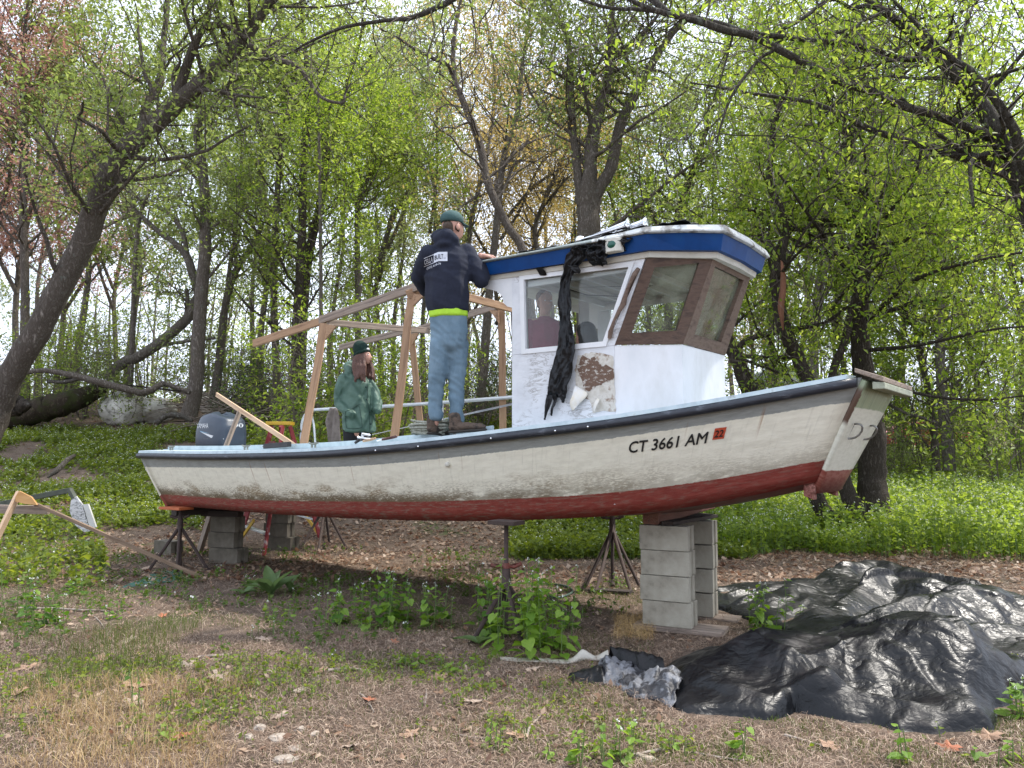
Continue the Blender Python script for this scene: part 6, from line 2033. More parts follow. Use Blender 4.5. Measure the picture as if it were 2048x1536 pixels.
# ---- slender curved tree rising behind the cabin and bending left
G = Grow(43)
yb = 11.6
P, R = px_pts([(1085, 900, yb, 22), (1070, 700, yb, 20), (1048, 510, yb, 18), (1012, 447, yb, 17), (975, 366, yb, 17), (957, 278, yb, 16), (925, 199, yb, 13), (907, 150, yb, 11), (907, 73, yb, 9), (916, 25, yb, 8), (930, -30, yb, 6)])
cv = thing('tree', 'slender dark tree curving up to the left from behind the wheelhouse', 'tree', root_at(P))
Q, rr = G.limb(P, R, 8, n=60)
for L_ in ([(905, 150, 11.6, 9), (895, 128, 11.5, 9), (870, 118, 11.5, 8), (830, 98, 11.4, 6), (795, 75, 11.3, 5), (760, 58, 11.2, 3)],
           [(960, 385, 11.6, 4), (940, 400, 11.5, 3.5), (915, 420, 11.4, 3)],
           [(985, 400, 11.7, 8), (1010, 330, 11.8, 7), (1050, 290, 12.0, 6), (1100, 270, 12.2, 4)]):
    P2, R2 = px_pts(L_); q, r2 = G.limb(P2, R2, 7); G.sprout(q, r2, 8, .9, 2, .2, 1.0)
G.sprout(Q, rr, 26, 1.1, 2, .35, 1.0, up=.2)
G.finish(cv, [BARK_G], L_YEL, 1300, .05, .12)

# ---- other single trees of the wood, placed where they stand
def wood_tree(seed, base, pxs, label, bark, leafm, nleaf, lsz=.10, nspr=26, L=2.0, sig=.2, limbs=(), k=9, f0=.35, lv=3):
    G = Grow(seed)
    P, R = px_pts(pxs); R = [r * (.62 if seed == 53 else .84) for r in R]
    t = thing('tree', label, 'tree', root_at(P))
    Q, rr = G.limb(P, R, k, n=50)
    for L_ in limbs:
        P2, R2 = px_pts(L_); q, r2 = G.limb(P2, [r * .8 for r in R2], 7, n=len(L_) * 5); G.sprout(q, r2, 9, L * .7, 2, .25, 1.0)
    if nspr: G.sprout(Q, rr, nspr, L, lv, f0, 1.0, up=.3)
    G.finish(t, [bark], leafm, int(nleaf * 1.7), lsz * .92, sig)
    return t
Y = 17.5
wood_tree(51, 0, [(378, 830, Y, 40), (392, 760, Y, 34), (402, 620, Y, 30), (412, 480, Y, 28), (404, 340, Y, 24), (396, 250, Y, 20), (430, 200, Y, 15), (485, 152, Y, 11), (515, 140, Y, 8)],
          'straight grey trunk above the boulder, standing in front of the broken tree', BARK_G, L_MID, 5200, .10, 24, 1.8, limbs=[[(412, 560, Y, 8), (430, 540, Y, 7), (455, 510, Y, 6), (480, 480, Y, 4)]])
Y = 20.5
wood_tree(52, 0, [(428, 800, Y, 26), (436, 740, Y, 20), (448, 620, Y, 18), (465, 560, Y, 17), (480, 525, Y, 16), (505, 490, Y, 13), (522, 458, Y, 9), (530, 440, Y, 5)],
          'grey forked tree with a snapped right fork, just right of the straight grey trunk', BARK_G, L_PALE, 2600, .10, 12, 1.8, limbs=[[(452, 600, Y, 12), (462, 520, Y, 11), (474, 440, Y, 9), (482, 300, Y, 7), (470, 180, Y, 5)]])
Y = 20.0
br = wood_tree(53, 0, [(210, 752, Y, 34), (245, 725, Y, 34), (278, 712, Y, 34), (337, 672, Y, 34), (372, 640, Y, 34), (392, 605, Y, 36), (398, 588, Y, 26)],
          'broken tree with its splintered trunk slanting down to the left into the brush', BARK_F, L_PALE, 2200, .10, 0, 1.5,
          limbs=[[(400, 600, Y, 22), (385, 545, Y, 22), (372, 508, Y, 19), (340, 478, Y, 14), (322, 467, Y, 13), (275, 423, Y, 11), (263, 400, Y, 9), (270, 350, Y, 7), (300, 280, Y, 5)],
                 [(373, 510, Y, 13), (366, 467, Y, 12), (337, 426, Y, 11), (284, 400, Y, 8), (240, 370, Y, 5)],
                 [(372, 640, Y, 12), (374, 600, Y, 11), (373, 578, Y, 9)], [(300, 700, Y, 10), (350, 686, Y, 9), (430, 676, Y, 7)]])
Y = 19
wood_tree(54, 0, [(548, 820, Y, 26), (553, 760, Y, 20), (549, 650, Y, 18), (550, 500, Y, 17), (556, 360, Y, 14), (566, 220, Y, 11), (560, 80, Y, 8), (565, -40, Y, 5)],
          'straight grey trunk right of the outboard motor, its top in young leaf', BARK_G, L_MID, 4200, .10, 26, 1.8)
wood_tree(55, 0, [(590, 830, 18, 32), (592, 700, 18, 24), (600, 560, 18, 22), (604, 440, 18, 20), (610, 300, 18, 18), (616, 180, 18, 15), (606, 60, 18, 11), (600, -60, 18, 7)],
          'dark upright trunk seen above the left end of the timber frame', BARK_D, L_BRIGHT, 6500, .09, 34, 2.0, f0=.15)
wood_tree(56, 0, [(600, 810, 21, 28), (612, 560, 21, 22), (640, 400, 21, 20), (655, 300, 21, 19), (674, 250, 21, 17), (700, 150, 21, 12), (730, 40, 21, 8)],
          'dark trunk leaning gently right above the woman', BARK_D, L_MID, 5200, .10, 30, 2.2)
wood_tree(57, 0, [(640, 820, 16, 12), (642, 600, 16, 9), (640, 400, 16, 8), (638, 240, 16, 6), (634, 90, 16, 4)],
          'very thin pale sapling trunk standing straight above the woman', BARK_F, L_BRIGHT, 3600, .08, 26, 1.3, f0=.3, k=6, lv=2)
wood_tree(58, 0, [(715, 820, 19, 20), (716, 620, 19, 15), (714, 440, 19, 14), (722, 390, 19, 13), (752, 325, 19, 11), (790, 310, 19, 8), (830, 312, 19, 5)],
          'grey trunk that bends sharply right, left of the man', BARK_G, L_BRIGHT, 5200, .095, 24, 2.0)
wood_tree(59, 0, [(960, 830, 19, 26), (975, 620, 19, 20), (992, 470, 19, 18), (1007, 322, 19, 15), (1036, 220, 19, 13), (1044, 132, 19, 10), (1062, 20, 19, 7), (1075, -80, 19, 4)],
          'grey trunk behind the aft end of the cabin roof, crowned with yellow young leaves', BARK_G, L_YEL, 4200, .08, 36, 2.2)
wood_tree(60, 0, [(920, 820, 24, 20), (928, 600, 24, 15), (942, 450, 24, 13), (975, 300, 24, 10), (990, 160, 24, 7), (970, 20, 24, 5)],
          'slim grey trunk just right of the man, in thin yellow leaf', BARK_F, L_YEL, 3600, .09, 30, 2.4)
wood_tree(61, 0, [(1105, 830, 21, 22), (1100, 600, 21, 16), (1070, 470, 21, 12), (1090, 400, 21, 10), (1120, 330, 21, 8), (1150, 250, 21, 5)],
          'yellow-leaved tree with low arching boughs behind the cabin roof', BARK_G, L_YEL, 4600, .09, 36, 2.6,
          limbs=[[(1010, 440, 21, 9), (1060, 380, 21, 9), (1100, 350, 21, 7), (1150, 320, 21, 5)], [(1000, 480, 21, 8), (1040, 420, 21, 7), (1080, 330, 21, 6), (1140, 280, 21, 4)]])
wood_tree(62, 0, [(1640, 900, 19, 34), (1624, 760, 19, 28), (1630, 640, 19, 24), (1640, 570, 19, 22), (1655, 526, 19, 18), (1690, 500, 19, 12), (1730, 470, 19, 8)],
          'grey trunk seen through the gap right of the cabin, forking low', BARK_F, L_BRIGHT, 5200, .09, 26, 2.2, limbs=[[(1645, 545, 19, 15), (1650, 470, 19, 14), (1655, 380, 19, 11), (1640, 200, 19, 7), (1650, 20, 19, 4)]])
wood_tree(63, 0, [(48, 830, 22, 26), (48, 640, 22, 20), (47, 440, 22, 18), (48, 260, 22, 15), (44, 130, 22, 10), (55, 0, 22, 6)],
          'straight trunk near the left edge, topped with reddish buds', BARK_G, L_RED, 5600, .10, 44, 2.3, f0=.3)
wood_tree(64, 0, [(258, 835, 20, 16), (266, 640, 20, 12), (270, 540, 20, 11), (278, 440, 20, 10), (300, 380, 20, 7)],
          'thin reddish dead stem above the fallen mossy log', BARK_G, L_PALE, 700, .08, 8, 1.2, k=7)
wood_tree(65, 0, [(1900, 940, 19, 30), (1885, 800, 19, 24), (1880, 640, 19, 20), (1890, 480, 19, 18), (1870, 300, 19, 14), (1860, 100, 19, 9), (1870, -60, 19, 5)],
          'slim grey trunk right of the bow cap, behind bright green leaves', BARK_F, L_BRIGHT, 9000, .085, 40, 2.4, f0=.1)
wood_tree(66, 0, [(1330, 840, 24, 26), (1340, 600, 24, 20), (1360, 420, 24, 17), (1400, 300, 24, 13), (1440, 160, 24, 9), (1470, 0, 24, 6)],
          'leafy tree behind the front of the cabin roof', BARK_D, L_MID, 8200, .10, 40, 2.8, f0=.25)

# ---- many more trees standing further back: a few kinds, each individual a copy
def proto(seed, name, label, H, r, bark, leafm, nleaf, lsz, spread, sig, nspr, group, forks=2, f0=.3):
    G = Grow(seed)
    t = thing(name, label, 'tree', (0, -300 - seed, 0), group)
    base = np.array([0.0, -300 - seed, -.4])
    n = 9
    P = [base + np.array([.35 * math.sin(i * 1.3 + seed) * (i / n) * 1.6, .35 * math.cos(i * 1.1 + seed) * (i / n) * 1.6, H * i / (n - 1)]) for i in range(n)]
    R = np.linspace(1, .12, n) * r; R[0] *= 1.4
    Q, rr = G.limb(P, R, 8, n=26)
    for i in range(forks):
        a = G.r.uniform(0, 6.28); st = Q[int(26 * G.r.uniform(.25, .5))]
        d = np.array([math.cos(a) * .45, math.sin(a) * .45, 1.0])
        Pk = [st + d * (H * .55) * q + np.array([0, 0, .3 * q * q]) + G.rs.randn(3) * .15 for q in (0, .25, .5, .75, 1)]
        q2, r2 = G.limb(Pk, np.linspace(.62, .1, 5) * r, 6, n=20)
        G.sprout(q2, r2, nspr // 3, spread * .8, 3, .2, 1.0, up=.35, nchild=(3, 4))
    G.sprout(Q, rr, nspr, spread, 3, f0, 1.0, up=.35, nchild=(3, 4))
    G.finish(t, [bark], leafm, int(nleaf * 1.5), lsz * .92, sig)
    return t, kidmap(t)
GRP = 'trees standing further back in the wood'
PR = [proto(1, 'tree', 'green-leaved tree', 13, .125, BARK_F, L_MID, 9000, .13, 2.3, .22, 26, GRP),
      proto(2, 'tree', 'pale green tree', 14, .11, BARK_F, L_PALE, 8000, .12, 2.3, .22, 26, GRP, 1),
      proto(3, 'tree', 'yellow-green tree', 13, .11, BARK_F, L_YEL, 8000, .11, 2.4, .22, 30, GRP),
      proto(4, 'tree', 'reddish tree', 14, .12, BARK_F, L_RED, 7500, .11, 2.3, .22, 30, GRP, 2),
      proto(6, 'tree', 'bright green tree', 11, .11, BARK_G, L_BRIGHT, 9000, .12, 2.2, .22, 28, GRP, 2, .15)]
used = [False] * len(PR)
trng = random.Random(77)
spots = []
# (px, distance, kind, size)
spots += [(-60, 24, 3, 1.0), (30, 27, 3, 1.1), (110, 30, 3, 1.05), (150, 23, 0, .95), (255, 26, 0, 1.0), (505, 33, 1, 1.1), (520, 25, 0, .95),
          (665, 30, 1, 1.05), (760, 27, 0, 1.0), (790, 33, 1, 1.1), (850, 24, 1, .9), (1000, 30, 2, 1.1), (1085, 34, 2, 1.1), (1150, 28, 2, .9), (1290, 24, 4, 1.0),
          (1400, 32, 1, 1.1), (1440, 26, 4, 1.0), (1500, 31, 2, .95), (1560, 24, 0, 1.0), (1610, 33, 1, 1.1), (1700, 22, 4, 1.0), (1800, 25, 4, 1.0), (1860, 20, 4, .95), (1900, 29, 4, 1.1), (1960, 23, 4, 1.0), (2040, 27, 4, 1.1), (2110, 20, 4, 1.0),
          (2160, 27, 4, 1.0), (-140, 30, 0, 1.0), (70, 36, 1, 1.1), (600, 36, 0, 1.1), (930, 37, 2, 1.1), (1180, 38, 1, 1.1), (1350, 38, 4, 1.1), (1540, 40, 4, 1.1), (1680, 38, 0, 1.1), (400, 38, 0, 1.2), (230, 40, 3, 1.2), (740, 38, 0, 1.1)]
near = ['behind the leaning trunk', 'above the fallen log', 'above the boulder', 'above the motor', 'behind the timber frame', 'behind the man', 'behind the cabin', 'behind the bow', 'at the right edge', 'at the left edge']
kindname = ['mid green tree', 'pale green tree', 'yellow-leaved tree', 'red-budded tree', 'bright green tree']
cnt = {}; made = []
for px, Yd, kd, sc in spots:
    x = float(at(px, 800, Yd)[0])
    where = near[9] if px < 20 else near[0] if px < 150 else near[1] if px < 240 else near[2] if px < 380 else near[3] if px < 520 else near[4] if px < 800 else near[5] if px < 980 else near[6] if px < 1480 else near[7] if px < 1850 else near[8]
    key = (kd, where); cnt[key] = cnt.get(key, 0) + 1
    dist = 'nearer' if Yd < 27 else 'middle' if Yd < 33 else 'far'
    lab = '%s %s, %s in the wood' % (kindname[kd], where, {'nearer': 'among the nearer trees', 'middle': 'midway back', 'far': 'far back'}[dist])
    loc = (x, Yd, float(gz(x, Yd)))
    o, km = PR[kd]
    if not used[kd]:
        used[kd] = True; o.location = loc; o.scale = (sc, sc, sc); o.rotation_euler = (0, 0, trng.uniform(0, 6.28)); o['label'] = lab; c = o
    else:
        c = copy_tree(o, loc, trng.uniform(0, 6.28), sc * trng.uniform(.92, 1.1), lab, km)
    made.append((lab, px, c))
for lab in set(m_[0] for m_ in made):
    same = sorted([(m_[1], i) for i, m_ in enumerate(made) if m_[0] == lab])
    if len(same) > 1:
        for j, (px, i) in enumerate(same):
            made[i][2]['label'] = ('leftmost ' if j == 0 else 'rightmost ' if j == len(same) - 1 else 'middle ') + lab.replace(', among', ' among').replace(', midway', ' midway').replace(' in the wood', '').replace('the nearer trees', 'the nearer')
# ---- distant wood closing the view
rs = np.random.RandomState(9)
tb = TB()
C = []; 
for i in range(135):
    Yd = rs.uniform(44, 85); x = rs.uniform(-.85, .85) * Yd
    h = rs.uniform(9, 16); g = float(gz(x, Yd)); r = rs.uniform(.06, .16)
    P = np.array([[x, Yd, g - .3], [x + rs.randn() * .3, Yd, g + h * .35], [x + rs.randn() * .7, Yd, g + h * .7], [x + rs.randn() * 1.1, Yd, g + h]])
    tb.tube(P, [r, r * .8, r * .5, r * .15], 5)
    for j in range(5):
        q = P[1] + (P[3] - P[1]) * rs.rand(); d = rs.randn(3) * [1.6, 1.6, .6] + [0, 0, 1.4]
        tb.tube(np.array([q, q + d * .5, q + d]), [r * .3, r * .2, r * .05], 3)
    m_ = 190
    cc = np.stack([x + rs.randn(m_) * 1.7, Yd + rs.randn(m_) * 1.7, g + h * (.62 + rs.randn(m_) * .22)], -1)
    C.append(cc)
o = tb.build('distant_wood', BARK_F); tag(o, 'distant trunks of the wood beyond the slope', 'wood', kind='stuff')
C = np.concatenate(C)
o = leaves('distant_foliage', C, .24, L_PALE, None, rs); tag(o, 'pale green foliage of the distant wood, haze put into its colour', 'foliage', kind='stuff')  # pale leaf colour stands in for haze
# low scrub at the horizon
m_ = 26000
Yd = rs.uniform(30, 70, m_); x = rs.uniform(-.85, .85, m_) * Yd
clump = fbm(x * .25, Yd * .25, 3, 8)
hgt = (rs.rand(m_) ** 1.5) * (1.0 + 4.2 * np.clip(clump - .35, 0, 1) * 2)
C = np.stack([x, Yd, gz(x, Yd) + hgt], -1)
o = leaves('scrub_foliage', C, .22, L_PALE, None, rs); tag(o, 'low scrub filling the gaps between distant trunks', 'scrub', kind='stuff')

# ---- understorey saplings and shrubs
def shrub_proto(seed, name, H, leafm, nleaf, lsz, nst, sig, lean=.35):
    G = Grow(seed)
    t = thing(name, 'x', 'shrub', (0, -400 - seed, 0), 'shrubs and saplings of the understorey')
    for i in range(nst):
        a = G.r.uniform(0, 6.28); l = lean * G.r.uniform(.3, 1)
        d = np.array([math.cos(a) * l, math.sin(a) * l, 1.0]) * H * G.r.uniform(.6, 1)
        b = np.array([math.cos(a) * .1, -400 - seed + math.sin(a) * .1, -.1])
        Pk = [b + d * q + G.rs.randn(3) * .04 * H * q for q in (0, .3, .6, 1)]
        q2, r2 = G.limb(Pk, np.linspace(.022, .006, 4) * (H / 3) ** .7, 5, n=14)
        G.sprout(q2, r2, 11, H * .38, 2, .15, 1.0, up=.15, nchild=(3, 5))
    G.finish(t, [TWIG], leafm, nleaf, lsz * .75, sig, trunk_name='stems')
    return t, kidmap(t)
SP = [shrub_proto(1, 'shrub', 3.4, L_BRIGHT, 2600, .11, 4, .12), shrub_proto(2, 'shrub', 2.2, L_MID, 2600, .085, 5, .11), shrub_proto(3, 'shrub', 1.8, L_DARK, 3200, .06, 6, .10), shrub_proto(4, 'shrub', 3.0, L_BRIGHT, 3000, .09, 5, .13)]
sused = [False] * 4
SPOT = [(600, 835, 14.5, 0, 1.0, 'bright green sapling beside the left post of the timber frame'), (660, 835, 15.5, 0, 1.15, 'tall bright sapling behind the woman'), (760, 835, 15, 0, 1.0, 'bright green sapling between woman and man'),
        (545, 830, 19, 3, 1.0, 'bright shrub to the right of the motor cowling'), (820, 830, 17, 3, .9, 'low bright shrub behind the man\'s legs'), (700, 830, 22, 3, 1.1, 'bright shrub further back behind the woman'),
        (90, 790, 20.5, 3, 1.0, 'bright shrub behind the foot of the leaning trunk'), (170, 790, 21, 3, 1.0, 'bright green shrub above the mossy log'), (10, 800, 21, 1, 1.2, 'green shrub at the left edge'), (240, 770, 20, 1, 1.2, 'green shrub above the fallen trunk'),
        (300, 760, 22, 3, 1.1, 'bright shrub behind the slanting broken trunk'), (455, 795, 19.5, 2, 1.0, 'dark green bush right of the straight grey trunk'), (520, 790, 21, 2, 1.1, 'dark green bush above the leaning board'), (500, 770, 24, 1, 1.2, 'green shrub above the brush pile'),
        (960, 790, 19, 2, 1.1, 'dark evergreen bush right of the man\'s knees'), (1000, 780, 22, 1, 1.2, 'green shrub by the right post of the timber frame'), (890, 790, 24, 1, 1.2, 'green shrub seen between the man\'s legs'),
        (1500, 860, 17, 3, .9, 'bright shrub between cabin and bow'), (1570, 870, 20, 1, 1.2, 'green shrub behind the gunwale near the bow'), (1820, 900, 24, 3, 1.1, 'bright shrub right of the bow cap'), (1900, 930, 21, 0, .9, 'bright sapling over the weeds at right'),
        (1990, 950, 18, 3, .9, 'bright shrub near the right edge'), (2070, 960, 18, 0, 1.1, 'tall bright sapling at the right edge'), (1860, 900, 22, 3, 1.2, 'bright shrub further back right of the bow'), (1780, 900, 20, 1, 1.2, 'green shrub behind the big dark tree'),
        (1950, 900, 24, 3, 1.2, 'bright shrub near the road at right'), (2090, 900, 20, 3, 1.2, 'bright shrub just inside the right edge'), (1230, 850, 22, 1, 1.3, 'green shrub behind the cabin windows'), (1330, 850, 20, 3, 1.1, 'bright shrub seen through the brown cabin window'), (1150, 840, 19, 3, 1.1, 'bright shrub seen through the side window'),
        (380, 770, 24, 1, 1.3, 'green shrub behind the straight grey trunk'), (130, 780, 23, 1, 1.3, 'green shrub far behind the mossy log')]
for px, py, Yd, kd, sc, lab in SPOT:
    x = float(at(px, py, Yd)[0]); loc = (x, Yd, float(gz(x, Yd)))
    o, km = SP[kd]
    if not sused[kd]:
        sused[kd] = True; o.location = loc; o.scale = (sc, sc, sc); o['label'] = lab
    else: copy_tree(o, loc, trng.uniform(0, 6.28), sc, lab, km)
# ------------------------------------------------------------------ boulder, logs, brush
ROCK = mat('lichened_granite', [(.3, (.14, .13, .11)), (.42, (.50, .475, .43)), (.56, (.64, .61, .56)), (.70, (.26, .23, .18)), (.8, (.09, .08, .06))], scale=3.2, rough=.95, bump=.8, bscale=14, detail=8)
WROCK = mat('white_stone', [(.3, (.24, .20, .16)), (.6, (.36, .31, .26)), (.8, (.16, .12, .09))], scale=9, rough=.95, bump=.7)
def rock(px, py, Yd, r, seedv, label, m=ROCK, group=None, sink=.12, cat='boulder', name='boulder'):
    c = at(px, py, Yd)
    def df(p):
        v = Vector(p) * 1.1 + Vector((seedv, 0, 0))
        k = 1 + .38 * mnoise.noise(v) + .10 * mnoise.noise(v * 3.1) + .035 * mnoise.noise(v * 9)
        q = p * k
        q[2] = min(q[2], .88 + .06 * mnoise.noise(v * 2))
        return q
    o = ellipsoid(name, (0, 0, 0), r, m, None, 44, 30, yaw=seedv, deform=df)
    o.location = (c[0], c[1], float(gz(c[0], c[1])) + r[2] * (1 - sink * 2))
    return tag(o, label, cat, group)
rock(252, 815, ground_at(252, 846)[1], (.60, .52, .50), 1.3, 'large rounded grey boulder with a crack, in the weeds left of the motor')
rock(318, 815, ground_at(318, 848)[1] + .4, (.50, .42, .36), 4.4, 'smaller grey boulder leaning against the right side of the large one')
rock(415, 798, ground_at(410, 812)[1], (.3, .3, .2), 7.4, 'small grey stone at the foot of the straight grey trunk')
def log(name, pxs, m, label, cat, k=12, jit=.2, seedv=1, parent=None, group=None):
    P, R = px_pts(pxs)
    rs_ = np.random.RandomState(seedv)
    n = len(P) * 7
    Q = catmull(P, n); rr_ = np.interp(np.linspace(0, 1, n), np.linspace(0, 1, len(R)), R)
    Q = Q + rs_.randn(n, 3) * rr_[:, None] * .06
    t = TB(); t.tube(Q, rr_, k, jitter=jit, rng=rs_, cap=True)
    o = t.build(name, m, parent)
    if parent is None: tag(o, label, cat, group)
    return o
Yl = 19.3
log('fallen_log', [(-10, 836, Yl, 40), (60, 826, Yl, 50), (120, 810, Yl, 48), (170, 792, 19.6, 38), (205, 776, 20.0, 26)], MOSSLOG, 'fat mossy fallen log lying left of the boulder', 'log', 16)
log('fallen_branch', [(45, 746, 16.6, 9), (90, 741, 16.6, 10), (150, 752, 16.6, 12), (200, 765, 16.6, 14), (260, 780, 16.7, 14), (290, 785, 16.8, 14), (320, 770, 16.9, 12), (330, 768, 17, 10), (380, 785, 17, 9)], BARK_G, 'long bare dead branch lying across above the boulder', 'dead branch')
log('fallen_branch', [(95, 762, 16.6, 7), (130, 764, 16.6, 8), (165, 755, 16.6, 8)], BARK_L, 'short pale dead branch just above the mossy log', 'dead branch')
log('fallen_branch', [(312, 846, 16.8, 11), (335, 831, 16.8, 11), (360, 832, 16.8, 11), (385, 842, 16.8, 7)], BARK_L, 'curved pale branch lying right of the boulders', 'dead branch')
log('fallen_branch', [(95, 955, 12.6, 4), (115, 940, 12.7, 11), (135, 920, 12.9, 10), (150, 910, 13.0, 6)], BARK_L, 'grey dead branch lying in the weeds above the white peeling board', 'dead branch')
log('rootstock', [(8, 800, 16.9, 40), (30, 812, 16.8, 44), (50, 812, 16.7, 20), (62, 810, 16.6, 5)], BARK_D, 'dark rotten stump at the left end of the mossy log', 'stump', 9, .5)
# brush pile of grey sticks
rs = np.random.RandomState(14)
tb = TB()
for i in range(150):
    px = rs.normal(500, 55); py = rs.normal(800, 16); Yd = rs.uniform(18.5, 22)
    p = at(px, py, Yd); p[2] = float(gz(p[0], p[1])) + rs.uniform(0, .55)
    L = rs.uniform(.7, 2.6); a = rs.uniform(-.7, .7) + (math.pi if rs.rand() < .5 else 0); e = rs.uniform(-.2, .45)
    d = np.array([math.cos(a) * math.cos(e), math.sin(a) * .5, math.sin(e)])
    pts = [p, p + d * L * .5 + rs.randn(3) * .07, p + d * L + rs.randn(3) * .16]
    tb.tube(catmull(pts, 7), np.linspace(rs.uniform(.012, .032), .004, 7), 4)
tag(tb.build('brush_pile', mat('dead_grey_sticks', [(.3, (.12, .095, .075)), (.7, (.24, .20, .165))], scale=3, rough=.95)), 'tangled pile of dead grey sticks on the leafy slope above the motor', 'brush', kind='stuff')
tb = TB()
for i in range(70):
    px = rs.uniform(330, 1030); Yd = rs.uniform(15, 26)
    p = at(px, 800, Yd); p[2] = float(gz(p[0], p[1])) + rs.uniform(0, .12)
    L = rs.uniform(.6, 2.4); a = rs.uniform(-.6, .6)
    d = np.array([math.cos(a), math.sin(a) * .6, rs.uniform(-.05, .22)])
    tb.tube(catmull([p, p + d * L * .5 + rs.randn(3) * .05, p + d * L + rs.randn(3) * .1], 6), np.linspace(rs.uniform(.01, .025), .004, 6), 4)
tag(tb.build('fallen_twigs', MATS['dead_grey_sticks']), 'loose dead sticks scattered over the leafy slope', 'sticks', kind='stuff')

# ------------------------------------------------------------------ broken timber frame in the left foreground
bf = thing('broken_frame', 'broken pine trestle with an orange gusset lying half in the weeds at the left edge', 'broken frame', tuple(ground_at(40, 1090)))
Yf = 9.2
beam('cross_rail', at(-60, 1017, Yf), at(98, 1020, Yf), .05, .10, WOOD_GREY, bf)
beam('long_rail', at(62, 1004, Yf - .1), Vector(ground_at(398, 1158)) + Vector((0, 0, .02)), .03, .038, mat('brown_stick_wood', [(.3, (.13, .08, .05)), (.6, (.22, .15, .10))], scale=4, rough=.8, stretch=(1, 8, 8)), bf)
beam('leg', at(38, 985, Yf - .08), at(-22, 1110, Yf - .5), .035, .075, WOOD_PALE, bf)
def gus(pxs, Yd, th, m, par):
    vs = [at(a, b, Yd) for a, b in pxs]; n = len(vs)
    vb = [np.array(v) + np.array([0, th, 0]) for v in vs]
    obj('gusset', vs + vb, [tuple(range(n)), tuple(range(2 * n - 1, n - 1, -1))] + [(i + n, (i + 1) % n + n, (i + 1) % n, i) for i in range(n)], m, par)
gus([(30, 1003), (28, 998), (38, 982), (62, 994), (74, 1010), (50, 1008)], Yf - .16, .03, mat('orange_pine', [(.3, (.50, .26, .09)), (.6, (.62, .36, .15)), (.75, (.40, .19, .06))], scale=4, rough=.7, stretch=(1, 1, 6)), bf)
dk = mat('dark_green_rail', [(.3, (.045, .05, .035)), (.7, (.09, .10, .075))], scale=9, rough=.8)
pl = thing('metal_rail', 'dark slender rail with a bent end, lying over the weeds beside the broken trestle', 'rail', tuple(ground_at(110, 1070)))
beam('rail', at(-20, 1012, 9.9), at(143, 980, 9.6), .05, .065, dk, pl)
beam('bent_end', at(140, 980, 9.6), at(150, 998, 9.55), .05, .06, dk, pl)
PB = mat('peeling_white_board', [(.3, (.70, .70, .70)), (.50, (.62, .62, .61)), (.53, (.03, .035, .03)), (.57, (.66, .66, .65)), (.7, (.60, .60, .58))], scale=14, rough=.7, stretch=(1, 1, 3), bump=.5, detail=3)
pb = thing('peeling_board', 'cracked white painted board standing in the weeds, paint flaking', 'board', tuple(ground_at(168, 1065)))
def platev(name, pxs, Yd, th, m, par):
    vs = [at(a, b, Yd + .1 * (a - 140) / 60) for a, b in pxs]; n = len(vs)
    vb = [np.array(v) + np.array([0, th, 0]) for v in vs]
    return obj(name, vs + vb, [tuple(range(n)), tuple(range(2 * n - 1, n - 1, -1))] + [(i + n, (i + 1) % n + n, (i + 1) % n, i) for i in range(n)], m, par)
platev('board_face', [(142, 1000), (152, 993), (165, 1010), (167, 1022), (180, 1062), (168, 1064), (150, 1050), (139, 1022)], 9.5, .03, PB, pb)
platev('board_edge', [(165, 1009), (176, 1008), (192, 1054), (181, 1061), (170, 1022)], 9.5, .03, mat('white_board_edge', [(.3, (.60, .60, .56)), (.7, (.68, .68, .64))], rough=.7), pb)

